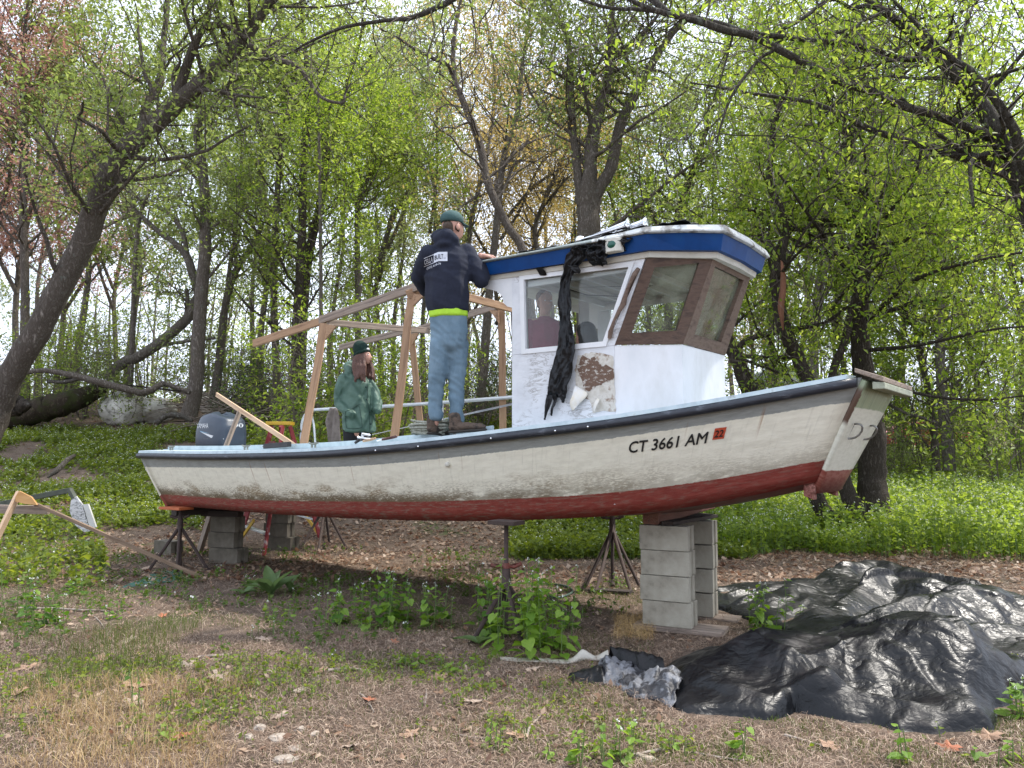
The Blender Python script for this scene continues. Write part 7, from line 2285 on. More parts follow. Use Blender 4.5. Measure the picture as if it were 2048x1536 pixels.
# ------------------------------------------------------------------ road, vehicles and small far things
def road():
    ASP = mat('grey_asphalt', [(.3, (.16, .16, .165)), (.7, (.22, .22, .225))], scale=20, rough=.9)
    xs = np.linspace(8, 60, 60); vs = []; fs = []
    for x in xs:
        for y in (34.0, 35.5, 37.5, 39.5, 41.0):
            vs.append((x, y + (x - 20) * .12, float(gz(x, y + (x - 20) * .12)) + .10))
    for i in range(59):
        for j in range(4):
            a = i * 5 + j; fs.append((a, a + 5, a + 6, a + 1))
    o = obj('road', vs, fs, ASP); tag(o, kind='structure')
road()
def car(loc, rz, paint, label, sc=1.0):
    t = thing('parked_car', label, 'car', loc)
    def put(o): o.parent = t; return o
    prof = [(-2.1, .35), (-2.15, .75), (-1.95, .95), (-1.35, 1.02), (-.75, 1.42), (.55, 1.45), (1.15, 1.0), (1.95, .90), (2.15, .68), (2.15, .35)]
    def extr(name, pr, hw, m, taper=0.0):
        n = len(pr)
        vs = []; 
        for s in (-1, 1):
            for x, z in pr: vs.append((x, s * (hw - taper * max(0, z - .95)), z))
        fs = [tuple(range(n - 1, -1, -1)), tuple(range(n, 2 * n))] + [(i, (i + 1) % n, (i + 1) % n + n, i + n) for i in range(n)]
        me = bpy.data.meshes.new(name); me.from_pydata(vs, [], fs); me.materials.append(m)
        o = bpy.data.objects.new(name, me); link(o); o.parent = t
        b = o.modifiers.new('b', 'BEVEL'); b.width = .05; b.segments = 2
        return o
    extr('body', prof, .88, paint, .35)
    gm = MATS.get('car_glass') or mat('car_glass', [(.3, (.02, .025, .03)), (.7, (.04, .05, .055))], rough=.1)
    extr('side_window', [(-1.2, 1.03), (-.72, 1.36), (.5, 1.38), (.98, 1.02)], .885, gm, .35)
    tm = MATS.get('tyre') or mat('tyre', [(.3, (.012, .012, .012)), (.7, (.02, .02, .02))], rough=.9)
    for x in (-1.35, 1.35):
        for s in (-1, 1):
            w = TB(); w.tube([(x, s * .70, .33), (x, s * .90, .33)], [.33, .33], 18, cap=True)
            o = w.build('wheel', tm, t, sm=False); o.location = (0, 0, 0)
            me = o.data
            for v in me.vertices: v.co += Vector(wloc(t))
    for s in (-1, 1):
        hm = MATS.get('lamp') or mat('lamp', [(.3, (.6, .6, .6)), (.7, (.7, .7, .7))], rough=.2)
        me = bpy.data.meshes.new('headlight'); 
        me.from_pydata([(2.16, s * .55, .62), (2.16, s * .80, .62), (2.16, s * .80, .75), (2.16, s * .55, .75), (2.10, s * .55, .62), (2.10, s * .80, .62), (2.10, s * .80, .75), (2.10, s * .55, .75)], [], [(0, 1, 2, 3), (4, 5, 6, 7), (0, 1, 5, 4), (2, 3, 7, 6), (0, 3, 7, 4), (1, 2, 6, 5)])
        me.materials.append(hm); o = bpy.data.objects.new('headlight', me); link(o); o.parent = t
    t.rotation_euler = (0, 0, rz); t.scale = (sc, sc, sc)
    return t
cw_p = mat('white_car_paint', [(.3, (.72, .73, .75)), (.7, (.78, .79, .8))], rough=.25)
cg_p = mat('grey_car_paint', [(.3, (.30, .33, .36)), (.7, (.38, .41, .44))], rough=.25)
cr_p = mat('red_car_paint', [(.3, (.42, .03, .02)), (.7, (.5, .04, .03))], rough=.25)
p = at(812, 778, 46); car((p[0], 46, float(gz(p[0], 46)) - .05), .1, cw_p, 'white car parked far back between the trunks left of the man')
p = at(1560, 770, 44); car((p[0], 44, p[2] - .4), -.1, cg_p, 'grey car parked far off beyond the bow')
p = at(1865, 860, 36); car((p[0], 37, float(gz(p[0], 37)) + .12), .05, cr_p, 'red car on the road at the far right')
p = at(1848, 850, 39); car((p[0] - 3.5, 39.5, float(gz(p[0] - 3.5, 39.5)) + .12), .05, cw_p, 'white car behind the red car on the road')
# orange cones beyond
for px in (1888, 1902):
    p = at(px, 822, 42)
    g_ = float(gz(p[0], 42)) + .1
    t = TB(); t.tube([(p[0], 42, g_ + .03), (p[0], 42, g_ + .75)], [.19, .03], 12, cap=True); o = t.build('traffic_cone', mat('orange_cone', [(.3, (.7, .12, .03)), (.7, (.8, .16, .05))], rough=.6))
    tag(o, 'orange traffic cone on the road, %s one' % ('left hand' if px == 1888 else 'right hand'), 'traffic cone', 'traffic cones on the road')
# banner seen between trunks
p = at(1542, 742, 40); gp = float(gz(p[0], 40))
bn = thing('banner', 'narrow red and white banner far off between the trunks over the gunwale', 'banner', (p[0], 40, gp))
tube('pole', [(p[0] + .3, 40, gp), (p[0] + .3, 40, p[2] + 1.0)], [.03, .03], ALU, bn, k=6)
obj('flag_cloth', [(p[0] - .2, 40.02, p[2] - .75), (p[0] + .28, 40.02, p[2] - .6), (p[0] + .28, 40.02, p[2] + .75), (p[0] - .1, 40.02, p[2] + .6), (p[0] - .2, 40.05, p[2] - .75), (p[0] + .28, 40.05, p[2] - .6), (p[0] + .28, 40.05, p[2] + .75), (p[0] - .1, 40.05, p[2] + .6)],
    [(0, 1, 2, 3), (7, 6, 5, 4), (0, 1, 5, 4), (1, 2, 6, 5), (2, 3, 7, 6), (3, 0, 4, 7)], mat('red_white_cloth', [(.40, (.6, .55, .52)), (.5, (.55, .10, .07))], scale=3, rough=.8), bn)

# ------------------------------------------------------------------ black tarpaulins
def inside_dist(P, poly):
    """signed distance of points P (n,2) to polygon, positive inside"""
    poly = np.asarray(poly); n = len(poly)
    d = np.full(len(P), 1e9); ins = np.zeros(len(P), bool)
    for i in range(n):
        a = poly[i]; b = poly[(i + 1) % n]
        ab = b - a; t = np.clip(((P - a) @ ab) / (ab @ ab), 0, 1)
        q = a + t[:, None] * ab; d = np.minimum(d, np.hypot(*(P - q).T))
        c = ((a[1] > P[:, 1]) != (b[1] > P[:, 1])) & (P[:, 0] < (b[0] - a[0]) * (P[:, 1] - a[1]) / (b[1] - a[1] + 1e-12) + a[0])
        ins ^= c
    return np.where(ins, d, -d)
def ridged(x, y, seed, octv=4):
    s = 0; a = 1; t = 0
    for i in range(octv):
        v = 1 - np.abs(vnoise(x * 2 ** i, y * 2 ** i, seed + i * 3) * 2 - 1) 
        s = s + a * v ** 2; t += a; a *= .52
    return s / t
TARP_POLYS = []
def tarp(name, outline_px, mounds, base, res, label, seedv, folds_=(), wr=.03, edge=.10):
    poly = np.array([ground_at(*p)[:2] for p in outline_px])
    TARP_POLYS.append(poly)
    lo = poly.min(0) - .05; hi = poly.max(0) + .05
    nx = int((hi[0] - lo[0]) / res); ny = int((hi[1] - lo[1]) / res)
    X, Y = np.meshgrid(np.linspace(lo[0], hi[0], nx), np.linspace(lo[1], hi[1], ny))
    P = np.stack([X.ravel(), Y.ravel()], -1)
    jx = (fbm(P[:, 0] * 3, P[:, 1] * 3, 3, seedv) - .5) * .22; jy = (fbm(P[:, 0] * 3, P[:, 1] * 3, 3, seedv + 9) - .5) * .22
    sd = inside_dist(P + np.stack([jx, jy], -1), poly)
    body = np.clip(sd / edge, -1, 1)
    rise = np.where(body > 0, np.sqrt(np.clip(1 - (1 - np.clip(body, 0, 1)) ** 2, 0, 1)), body)
    x, y = P[:, 0], P[:, 1]
    wx = x + (fbm(x * 1.2, y * 1.2, 3, seedv + 2) - .5) * .9; wy = y + (fbm(x * 1.2, y * 1.2, 3, seedv + 5) - .5) * .9
    h = base + 0 * x
    for (mx, my, Yd, H, sx, sy, rot) in mounds:
        c = at(mx, my, Yd); dx = x - c[0]; dy = y - Yd
        ca, sa = math.cos(rot), math.sin(rot)
        u = (dx * ca + dy * sa) / sx; v = (-dx * sa + dy * ca) / sy
        g_ = H * np.exp(-(u * u + v * v) ** 1.2)
        h = np.log(np.exp(h * 45) + np.exp(g_ * 45)) / 45
    inner = sstep(0, .25, sd)
    qa = wx * .9 + wy * .45; qb = -wx * .45 + wy * .9
    h = h - .03 + inner * (wr * 1.5 * (ridged(qa * .7, qb * 2.0, seedv, 1) - .4) + wr * .5 * (ridged(qa * 2.6, qb * 5.5, seedv + 3, 2) - .4) + wr * .12 * (ridged(wx * 12 + wy * 5, wy * 13, seedv + 7, 2) - .4))
    trs = np.random.RandomState(seedv)
    for fr, am in ((.9, .09), (1.5, .055), (2.6, .028), (4.5, .014), (8, .006)):
        for _ in range(2):
            a = trs.uniform(0, np.pi); w1 = wx + (fbm(x * fr * .35 + a, y * fr * .35, 2, seedv + 20) - .5) * 1.3 / fr
            ph = (w1 * np.cos(a) + wy * np.sin(a)) * fr + trs.rand() * 9
            tri = np.abs(ph - np.floor(ph) - .5) * 2
            h = h + inner * am * .42 * (tri - .5) * sstep(.35, .65, fbm(x * fr * .4 + 31 * a, y * fr * .4, 2, seedv + 40))
    for pl, hh, wd in folds_:
        L_ = catmull([ground_at(*q)[:2] for q in pl], 40)
        best = np.full(len(P), 1e9); sg = np.zeros(len(P)); tt = np.zeros(len(P))
        for q in range(39):
            a = L_[q]; ab = L_[q + 1] - a; t = np.clip(((P - a) @ ab) / (ab @ ab), 0, 1); dv = P - (a + t[:, None] * ab); dist = np.hypot(*dv.T)
            m_ = dist < best; best = np.where(m_, dist, best); sg = np.where(m_, np.sign(ab[0] * dv[:, 1] - ab[1] * dv[:, 0]), sg); tt = np.where(m_, (q + t) / 39, tt)
        dd = best * sg
        pr = np.where(dd > 0, 1 / (1 + (dd / (wd * 1.7)) ** 2) ** 1.2, np.exp(-(dd / (wd * .45)) ** 2))
        h = h + hh * (pr - .18) * np.sin(np.pi * np.clip(tt, .02, .98)) ** .4 * inner * (np.hypot(best, 0) < wd * 5)
    Z = gz(x, y) + np.where(rise > 0, rise * (h + .02), rise * .06)
    V = np.stack([x, y, Z], -1)
    V[:, 0] += (fbm(x * 7, y * 7, 2, seedv + 11) - .5) * .05 * inner
    i = (np.arange(ny - 1)[:, None] * nx + np.arange(nx - 1)[None, :]).ravel()
    F = np.stack([i, i + 1, i + nx + 1, i + nx], -1)
    keep = (sd[F] > -.04).all(1)
    F = F[keep]
    us = np.unique(F); mp_ = -np.ones(len(V), int); mp_[us] = np.arange(len(us))
    o = fast_obj(name, V[us], mp_[F], PLASTIC, sm=True)
    return tag(o, label, 'tarpaulin')
tarp('tarpaulin', [(1418, 1183), (1425, 1218), (1490, 1240), (1540, 1262), (1620, 1290), (1750, 1300), (2300, 1345), (2450, 1230), (2048, 1198), (1900, 1172), (1760, 1156), (1690, 1166), (1600, 1166), (1500, 1172)],
     [(1740, 1140, 7.3, .20, .45, .40, .2), (1880, 1160, 6.9, .17, .8, .3, -.2), (1650, 1180, 6.9, .10, .5, .3, 0), (1800, 1190, 6.2, .15, .6, .22, .2), (1960, 1190, 6.3, .18, .7, .35, 0)], .05, .018,
     'rear black tarpaulin spread in flat crumpled folds on the leaf litter', 3,
     folds_=[([(2080, 1225), (1900, 1200), (1760, 1172), (1700, 1178), (1560, 1212), (1450, 1225)], .24, .17), ([(1990, 1235), (1860, 1222), (1760, 1210), (1650, 1248), (1560, 1262)], .20, .14), ([(2150, 1262), (2000, 1240), (1880, 1250), (1780, 1275), (1680, 1288)], .20, .15), ([(1640, 1172), (1540, 1182), (1450, 1196)], .07, .09), ([(2200, 1300), (2080, 1290), (1960, 1290), (1850, 1305)], .12, .12)])
tarp('tarpaulin', [(1318, 1392), (1385, 1428), (1450, 1446), (1540, 1452), (1600, 1424), (1690, 1446), (1790, 1472), (1890, 1478), (1975, 1462), (2000, 1425), (2060, 1388), (2140, 1355), (2200, 1330), (2150, 1290), (1950, 1290), (1760, 1292), (1580, 1296), (1480, 1302), (1390, 1310), (1335, 1345)],
     [(1560, 1300, 4.95, .27, .55, .42, .25), (1400, 1350, 4.75, .12, .25, .25, 0), (1830, 1300, 4.85, .38, .60, .42, -.25), (1700, 1330, 4.85, .29, .55, .42, 0), (1620, 1380, 4.35, .17, .35, .12, .35), (1900, 1410, 4.15, .13, .35, .14, -.2)], .06, .0125,
     'front black tarpaulin heaped in a big crumpled mound', 17,
     folds_=[([(1860, 1462), (1760, 1440), (1670, 1420), (1600, 1392), (1545, 1372)], .10, .14), ([(1990, 1425), (1940, 1385), (1880, 1345), (1800, 1318), (1720, 1310)], .10, .14), ([(2080, 1370), (2010, 1345), (1940, 1315), (1860, 1300)], .09, .10), ([(1545, 1432), (1480, 1415), (1420, 1395), (1370, 1370)], .06, .07), ([(1980, 1450), (1900, 1430), (1830, 1400), (1760, 1380)], .05, .08)], wr=.026, edge=.13)
SILV = mat('silver_tarp_underside', [(.3, (.10, .10, .11)), (.48, (.17, .175, .19)), (.56, (.02, .02, .024)), (.7, (.05, .05, .055))], scale=9, rough=.45, bump=.7, bscale=26)
def crumple(name, ctrl, seedv, m, label, cat, nu=60, nv=22, amp=.03, parent=None):
    """ctrl: rows of (px, py, height) across, from one end to the other; tube-like crumpled strip lying on the ground"""
    R_ = [[(*ground_at(a, b)[:2], h) for a, b, h in row] for row in ctrl]
    rows = [catmull([r[j] for r in R_], nu) for j in range(len(R_[0]))]
    G_ = np.array([catmull([rows[j][i] for j in range(len(rows))], nv) for i in range(nu)])
    vs = []; fs = []
    for i in range(nu):
        for j in range(nv):
            x, y, h = G_[i, j]
            c = mnoise.noise(Vector((x * 9, y * 9, seedv))) + .6 * mnoise.noise(Vector((x * 22, y * 22, seedv)))
            e = math.sin(math.pi * j / (nv - 1)) ** .4
            vs.append((x + amp * .5 * c, y + amp * .5 * mnoise.noise(Vector((x * 12, y * 12, seedv + 5))), float(gz(x, y)) + .008 + (h + amp * abs(c) * 1.3) * e))
    for i in range(nu - 1):
        for j in range(nv - 1):
            a = i * nv + j; fs.append((a, a + 1, a + nv + 1, a + nv))
    o = obj(name, vs, fs, m, parent, sm=True)
    so = o.modifiers.new('t', 'SOLIDIFY'); so.thickness = .004
    return tag(o, label, cat) if label else o
hem = thing('tarpaulin_hem', 'silver grey folded hem at the left end of the front black tarpaulin', 'tarpaulin', tuple(ground_at(1250, 1385)))
crumple('silver_fold', [[(1205, 1330, .02), (1196, 1350, .05), (1192, 1368, .02)], [(1240, 1330, .03), (1230, 1356, .07), (1232, 1378, .0)], [(1280, 1345, .03), (1272, 1366, .03), (1262, 1400, .01)], [(1330, 1355, .05), (1318, 1382, .08), (1316, 1406, .0)], [(1385, 1370, .06), (1365, 1400, .05), (1345, 1422, .01)]], 2.0, SILV, None, None, parent=hem, amp=.05)
crumple('black_fold', [[(1136, 1358, .01), (1140, 1364, .02), (1145, 1370, .01)], [(1170, 1352, .02), (1172, 1364, .05), (1174, 1374, .01)], [(1205, 1350, .03), (1205, 1365, .07), (1207, 1378, .01)]], 5.0, PLASTIC, None, None, nu=30, nv=12, parent=hem, amp=.02)
crumple('black_fold', [[(1215, 1328, .03), (1222, 1338, .09), (1235, 1346, .05)], [(1262, 1332, .06), (1266, 1345, .12), (1272, 1356, .08)], [(1320, 1350, .06), (1326, 1362, .12), (1332, 1372, .08)]], 8.0, PLASTIC, None, None, nu=34, nv=12, parent=hem, amp=.03)
STRAP = mat('pale_webbing', [(.3, (.40, .37, .32)), (.7, (.50, .47, .41))], scale=30, rough=.85)
crumple('webbing_strap', [[(1000, 1319, .0), (1000, 1321, .004), (1000, 1324, .0)], [(1040, 1320, .0), (1040, 1324, .01), (1040, 1328, .0)], [(1090, 1322, .0), (1090, 1326, .008), (1090, 1331, .0)], [(1140, 1322, .0), (1140, 1327, .01), (1140, 1331, .0)], [(1165, 1316, .02), (1166, 1321, .05), (1168, 1327, .02)], [(1190, 1317, .0), (1192, 1321, .01), (1192, 1325, .0)], [(1213, 1316, .03), (1216, 1321, .05), (1218, 1326, .03)]], 1.0, STRAP, 'pale flat webbing strap lying on the ground left of the tarpaulins', 'strap', nu=70, nv=6, amp=.006)

# ------------------------------------------------------------------ vegetation on the ground
def plants_mass(name, n, region, hmin, hmax, m, label, seedv, nleaf=9, lsz=.055, flower=0.3, stemm=None, clump=.35, mask=None, cat='weeds', dist=None, vary=.8):
    """countless small leafy stems: one object"""
    rs = np.random.RandomState(seedv)
    px0, py0, px1, py1 = region
    k = n * 3
    X = []; 
    pxs = rs.uniform(px0, px1, k); pys = rs.uniform(py0, py1, k)
    # sample in world with density even on the ground: draw distances then columns
    g0 = ground_at((px0 + px1) / 2, py1)[1]; g1 = ground_at((px0 + px1) / 2, py0)[1]
    if dist: g0, g1 = dist
    Yd = np.sqrt(rs.uniform(g0 ** 2, g1 ** 2, k)); x = (rs.uniform(px0, px1, k) - 1024) / FPX * Yd * 1.0
    den = fbm(x * .9, Yd * .9, 4, seedv)
    ok = den > clump + rs.randn(k) * .05
    if mask is not None: ok &= mask(x, Yd)
    x = x[ok][:n]; Yd = Yd[ok][:n]
    z = gz(x, Yd)
    n = len(x)
    h = rs.uniform(hmin, hmax, n) * (1 - vary / 2 + vary * 1.25 * (fbm(x * .9, Yd * .9, 3, seedv + 4) - .05) + .0)
    lx = rs.randn(n) * .12; ly = rs.randn(n) * .12
    # leaves up the stem
    f = np.tile(np.linspace(.12, 1, nleaf), (n, 1)) + rs.randn(n, nleaf) * .05
    cx_ = x[:, None] + lx[:, None] * f * h[:, None] + rs.randn(n, nleaf) * .035 * (1.35 - f)
    cy_ = Yd[:, None] + ly[:, None] * f * h[:, None] + rs.randn(n, nleaf) * .035 * (1.35 - f)
    cz_ = z[:, None] + h[:, None] * f
    C = np.stack([cx_, cy_, cz_], -1).reshape(-1, 3)
    rv = np.clip(np.repeat(rs.rand(n) * .5, nleaf) + rs.rand(n * nleaf) * .25 + f.ravel() * .25, 0, 1)
    o = leaves(name, C, lsz, m, None, rs, droop=.15, wid=.85, rnd=rv, flat=.45)
    tag(o, label, cat, kind='stuff')
    # stems
    sx = np.stack([x, Yd, z - .02], -1); ex = np.stack([x + lx * h, Yd + ly * h, z + h], -1)
    w = .0022
    side = np.stack([np.full(n, w), np.zeros(n), np.zeros(n)], -1)
    V = np.stack([sx - side * 1.5, sx + side * 1.5, ex + side * .6, ex - side * .6], 1).reshape(-1, 3)
    i = np.arange(n) * 4
    so = fast_obj(name + '_stems', V, np.stack([i, i + 1, i + 2, i + 3], -1), STEM, None)
    tag(so, 'thin green stems of the ' + name.replace('_', ' '), cat, kind='stuff')
    if flower:
        q = rs.rand(n) < flower
        Cf = ex[q]; Cf = np.repeat(Cf, 3, 0) + rs.randn(len(Cf) * 3, 3) * .010
        fo = leaves(name + '_flowers', Cf, .016, FLOWER, None, rs, wid=1.0, flat=.8)
        tag(fo, 'tiny white flowers topping the ' + name.replace('_', ' '), 'flowers', kind='stuff')
    return o
STEM = mat('green_stem', [(.3, (.08, .14, .03)), (.7, (.13, .20, .05))], rough=.6)
FLOWER = leafmat('white_flower', (.62, .64, .60), (.72, .74, .70), (.80, .80, .78), .3)
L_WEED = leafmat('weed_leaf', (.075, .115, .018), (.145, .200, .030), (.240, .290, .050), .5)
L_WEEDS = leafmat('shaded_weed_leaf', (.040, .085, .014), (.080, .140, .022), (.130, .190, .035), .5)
def not_tarp(x, y): return y > 9.3 + 2.6 * np.abs(fbm(np.asarray(x) * .55, np.asarray(y) * 0 + 3, 3, 5) - .3) + .8 * vnoise(np.asarray(x) * 2.5, np.asarray(x) * 0, 2)
plants_mass('garlic_mustard', 7500, (1380, 905, 2180, 1112), .32, .62, L_BRIGHT, 'dense bright garlic mustard filling the ground right of and behind the bow', 2, 10, .062, .6, clump=.30, mask=not_tarp, dist=(9.6, 17.5), vary=1.6)
plants_mass('far_garlic_mustard', 3600, (1380, 905, 2180, 1112), .35, .62, L_BRIGHT, 'bright weeds reaching back to the road beyond the bow', 22, 8, .095, .5, clump=.15, dist=(17.5, 33))
plants_mass('low_weeds', 3600, (1020, 1005, 1500, 1120), .08, .24, L_WEED, 'low weeds on the ground between the block columns and the tall weeds', 4, 7, .06, .2, clump=.40, mask=lambda x, y: y > 8.3)
plants_mass('weeds', 6000, (-60, 860, 470, 1070), .05, .18, L_WEED, 'bright weeds covering the slope left of the boat', 6, 6, .058, .5, clump=.51, mask=lambda x, y: (y > 10.6) | (x < -4.6))
plants_mass('leafy_weeds', 620, (-80, 1040, 220, 1180), .10, .34, L_WEED, 'leafy weeds at the left edge under the broken trestle', 7, 8, .06, .3, clump=.36)
plants_mass('slope_weeds', 2600, (430, 850, 1020, 905), .10, .30, L_WEED, 'yellowish weeds on the slope seen over the boat', 8, 7, .085, .4, clump=.42)
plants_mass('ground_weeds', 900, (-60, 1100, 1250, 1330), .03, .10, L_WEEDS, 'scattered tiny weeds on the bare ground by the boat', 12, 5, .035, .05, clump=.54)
plants_mass('front_weeds', 1100, (-60, 1320, 2100, 1536), .02, .07, L_WEED, 'scattered tiny weeds in the dry foreground litter', 13, 5, .024, .0, clump=.55)

def blades(name, n, region, hmin, hmax, w, m, label, seedv, clump=.5, lean=.5, csc=2.0, cat='grass', mask=None):
    rs = np.random.RandomState(seedv)
    px0, py0, px1, py1 = region
    k = n * 5
    g0 = ground_at((px0 + px1) / 2, py1)[1]; g1 = ground_at((px0 + px1) / 2, py0)[1]
    Yd = np.sqrt(rs.uniform(g0 ** 2, g1 ** 2, k)); x = (rs.uniform(px0, px1, k) - 1024) / FPX * Yd
    den = fbm(x * csc, Yd * csc, 3, seedv)
    ok = den > clump + rs.randn(k) * .03
    if mask is not None: ok &= mask(x, Yd)
    x = x[ok][:n]; Yd = Yd[ok][:n]; den = den[ok][:n]; n = len(x)
    z = gz(x, Yd)
    h = rs.uniform(hmin, hmax, n) * (.6 + 2.0 * np.clip(den - clump, 0, .3))
    a = rs.rand(n) * 2 * np.pi; l = np.abs(rs.randn(n)) * lean
    dx = np.cos(a) * l * h; dy = np.sin(a) * l * h
    b = rs.rand(n) * np.pi; sx_ = np.cos(b) * w; sy_ = np.sin(b) * w
    p = np.stack([x, Yd, z - .005], -1)
    m1 = p + np.stack([dx * .35, dy * .35, h * .6], -1); tp_ = p + np.stack([dx, dy, h * (1 - .3 * l)], -1)
    s = np.stack([sx_, sy_, 0 * sx_], -1)
    V = np.stack([p - s, p + s, m1 + s * .8, m1 - s * .8, tp_], 1).reshape(-1, 3)
    i = np.arange(n) * 5
    F = np.stack([np.stack([i, i + 1, i + 2], -1), np.stack([i, i + 2, i + 3], -1), np.stack([i + 3, i + 2, i + 4], -1)], 1).reshape(-1, 3)
    o = fast_obj(name, V, F, m, None, rnd=np.repeat(rs.rand(n), 5))
    return tag(o, label, cat, kind='stuff')
GRASS = leafmat('grass_blade', (.05, .09, .015), (.09, .13, .025), (.16, .18, .05), .4)
STRAW = leafmat('straw_blade', (.26, .17, .075), (.42, .30, .15), (.55, .43, .24), .3)
def off_tarp(x, y):
    P = np.stack([x, y], -1); ok = np.ones(len(P), bool)
    for q in TARP_POLYS: ok &= inside_dist(P, q) < -.05
    return ok
blades('short_grass', 21000, (-60, 1180, 1300, 1536), .02, .055, .0016, GRASS, 'short green grass growing in patches in the foreground', 3, .47, .8, 1.5, mask=off_tarp)
blades('short_grass', 5000, (1150, 1440, 2100, 1536), .02, .05, .0015, GRASS, 'short grass in the bottom right corner', 5, .52, .7, 1.6)
blades('dry_tall_grass', 3400, (-60, 1370, 520, 1560), .05, .15, .0012, STRAW, 'dry straw coloured grass in the bottom left corner', 9, .50, .95, 2.0)
blades('green_tufts', 3600, (-60, 1240, 420, 1420), .06, .14, .0015, GRASS, 'tufts of longer green grass at the left of the foreground', 10, .50, .6, 1.2)

def litter(name, n, region, lmin, lmax, w, m, label, seedv, curl=.3, tilt=.35, mask=None, leafy=False, clump=None, lift=.0, cat='leaf litter'):
    rs = np.random.RandomState(seedv)
    px0, py0, px1, py1 = region
    k = int(n * (1 if clump is None else 3))
    g0 = ground_at((px0 + px1) / 2, py1)[1]; g1 = ground_at((px0 + px1) / 2, py0)[1]
    Yd = np.sqrt(rs.uniform(g0 ** 2, g1 ** 2, k)); x = (rs.uniform(px0, px1, k) - 1024) / FPX * Yd
    ok = np.ones(k, bool)
    if clump is not None: ok &= fbm(x * .8, Yd * .8, 4, seedv) > clump + rs.randn(k) * .06
    if mask is not None: ok &= mask(x, Yd)
    x = x[ok][:n]; Yd = Yd[ok][:n]; n = len(x)
    z = gz(x, Yd) + lift + rs.rand(n) * .012
    L = rs.uniform(lmin, lmax, n) / 2
    a = rs.rand(n) * 2 * np.pi; e = rs.randn(n) * tilt
    f = np.stack([np.cos(a) * np.cos(e), np.sin(a) * np.cos(e), np.sin(e)], -1)
    s = np.stack([-np.sin(a), np.cos(a), rs.randn(n) * tilt], -1); s /= np.linalg.norm(s, axis=1)[:, None]
    W = (w * L / lmax * 2) if leafy else np.full(n, w)
    c = np.stack([x, Yd, z + np.abs(np.sin(e)) * L * .8], -1)
    up = np.array([0, 0, 1.0]) * (L * curl)[:, None]
    bend = s * (rs.randn(n) * .35 * L)[:, None]
    if leafy:
        V = np.stack([c - f * L[:, None] + up * .6, c - s * W[:, None] + up * rs.rand(n)[:, None], c + f * L[:, None] + up * .8, c + s * W[:, None] + up * rs.rand(n)[:, None]], 1).reshape(-1, 3)
        i = np.arange(n) * 4
        F = np.stack([np.stack([i, i + 1, i + 2], -1), np.stack([i, i + 2, i + 3], -1)], 1).reshape(-1, 3); rp = 4
    else:
        V = np.stack([c - f * L[:, None], c - f * L[:, None] + s * W[:, None], c + up + bend + s * W[:, None], c + up + bend, c + f * L[:, None] + s * W[:, None] * .5, c + f * L[:, None]], 1).reshape(-1, 3)
        i = np.arange(n) * 6
        F = np.stack([np.stack([i, i + 1, i + 2, i + 3], -1), np.stack([i + 3, i + 2, i + 4, i + 5], -1)], 1).reshape(-1, 4); rp = 6
    o = fast_obj(name, V, F, m, None, rnd=np.repeat(rs.rand(n), rp))
    return tag(o, label, cat, kind='stuff')
L_STR = leafmat('dry_needle_litter', (.07, .045, .032), (.27, .18, .125), (.52, .41, .31), .15)
L_DRY = leafmat('dry_oak_leaf', (.13, .070, .042), (.26, .16, .10), (.46, .35, .26), .25)
litter('needle_litter', 120000, (-60, 1270, 2150, 1560), .018, .060, .0019, L_STR, 'pinkish brown dry needles and straw covering the foreground', 4, mask=off_tarp)
litter('needle_litter', 76000, (-60, 1075, 2100, 1300), .02, .08, .0026, L_STR, 'dry needles and straw on the ground under the boat', 5, mask=off_tarp)
litter('leaf_litter', 6500, (-60, 1060, 2100, 1540), .02, .06, .018, L_DRY, 'small dry leaves scattered over the near ground', 6, leafy=True, mask=off_tarp, clump=.46)
litter('leaf_litter', 15000, (-60, 990, 2100, 1170), .035, .09, .032, L_DRY, 'dry leaves on the ground behind the boat', 7, leafy=True, clump=.40, mask=off_tarp)
litter('leaf_litter', 15000, (300, 790, 1150, 900), .07, .14, .05, L_DRY, 'thick brown leaf litter on the slope behind the boat', 8, leafy=True)
litter('leaf_litter', 7000, (1450, 850, 2150, 960), .08, .15, .05, L_DRY, 'brown leaf litter by the road at right', 9, leafy=True, clump=.45)
litter('leaf_litter', 7000, (-60, 800, 420, 960), .06, .13, .045, L_DRY, 'dry leaves among the weeds on the left slope', 10, leafy=True, clump=.42)

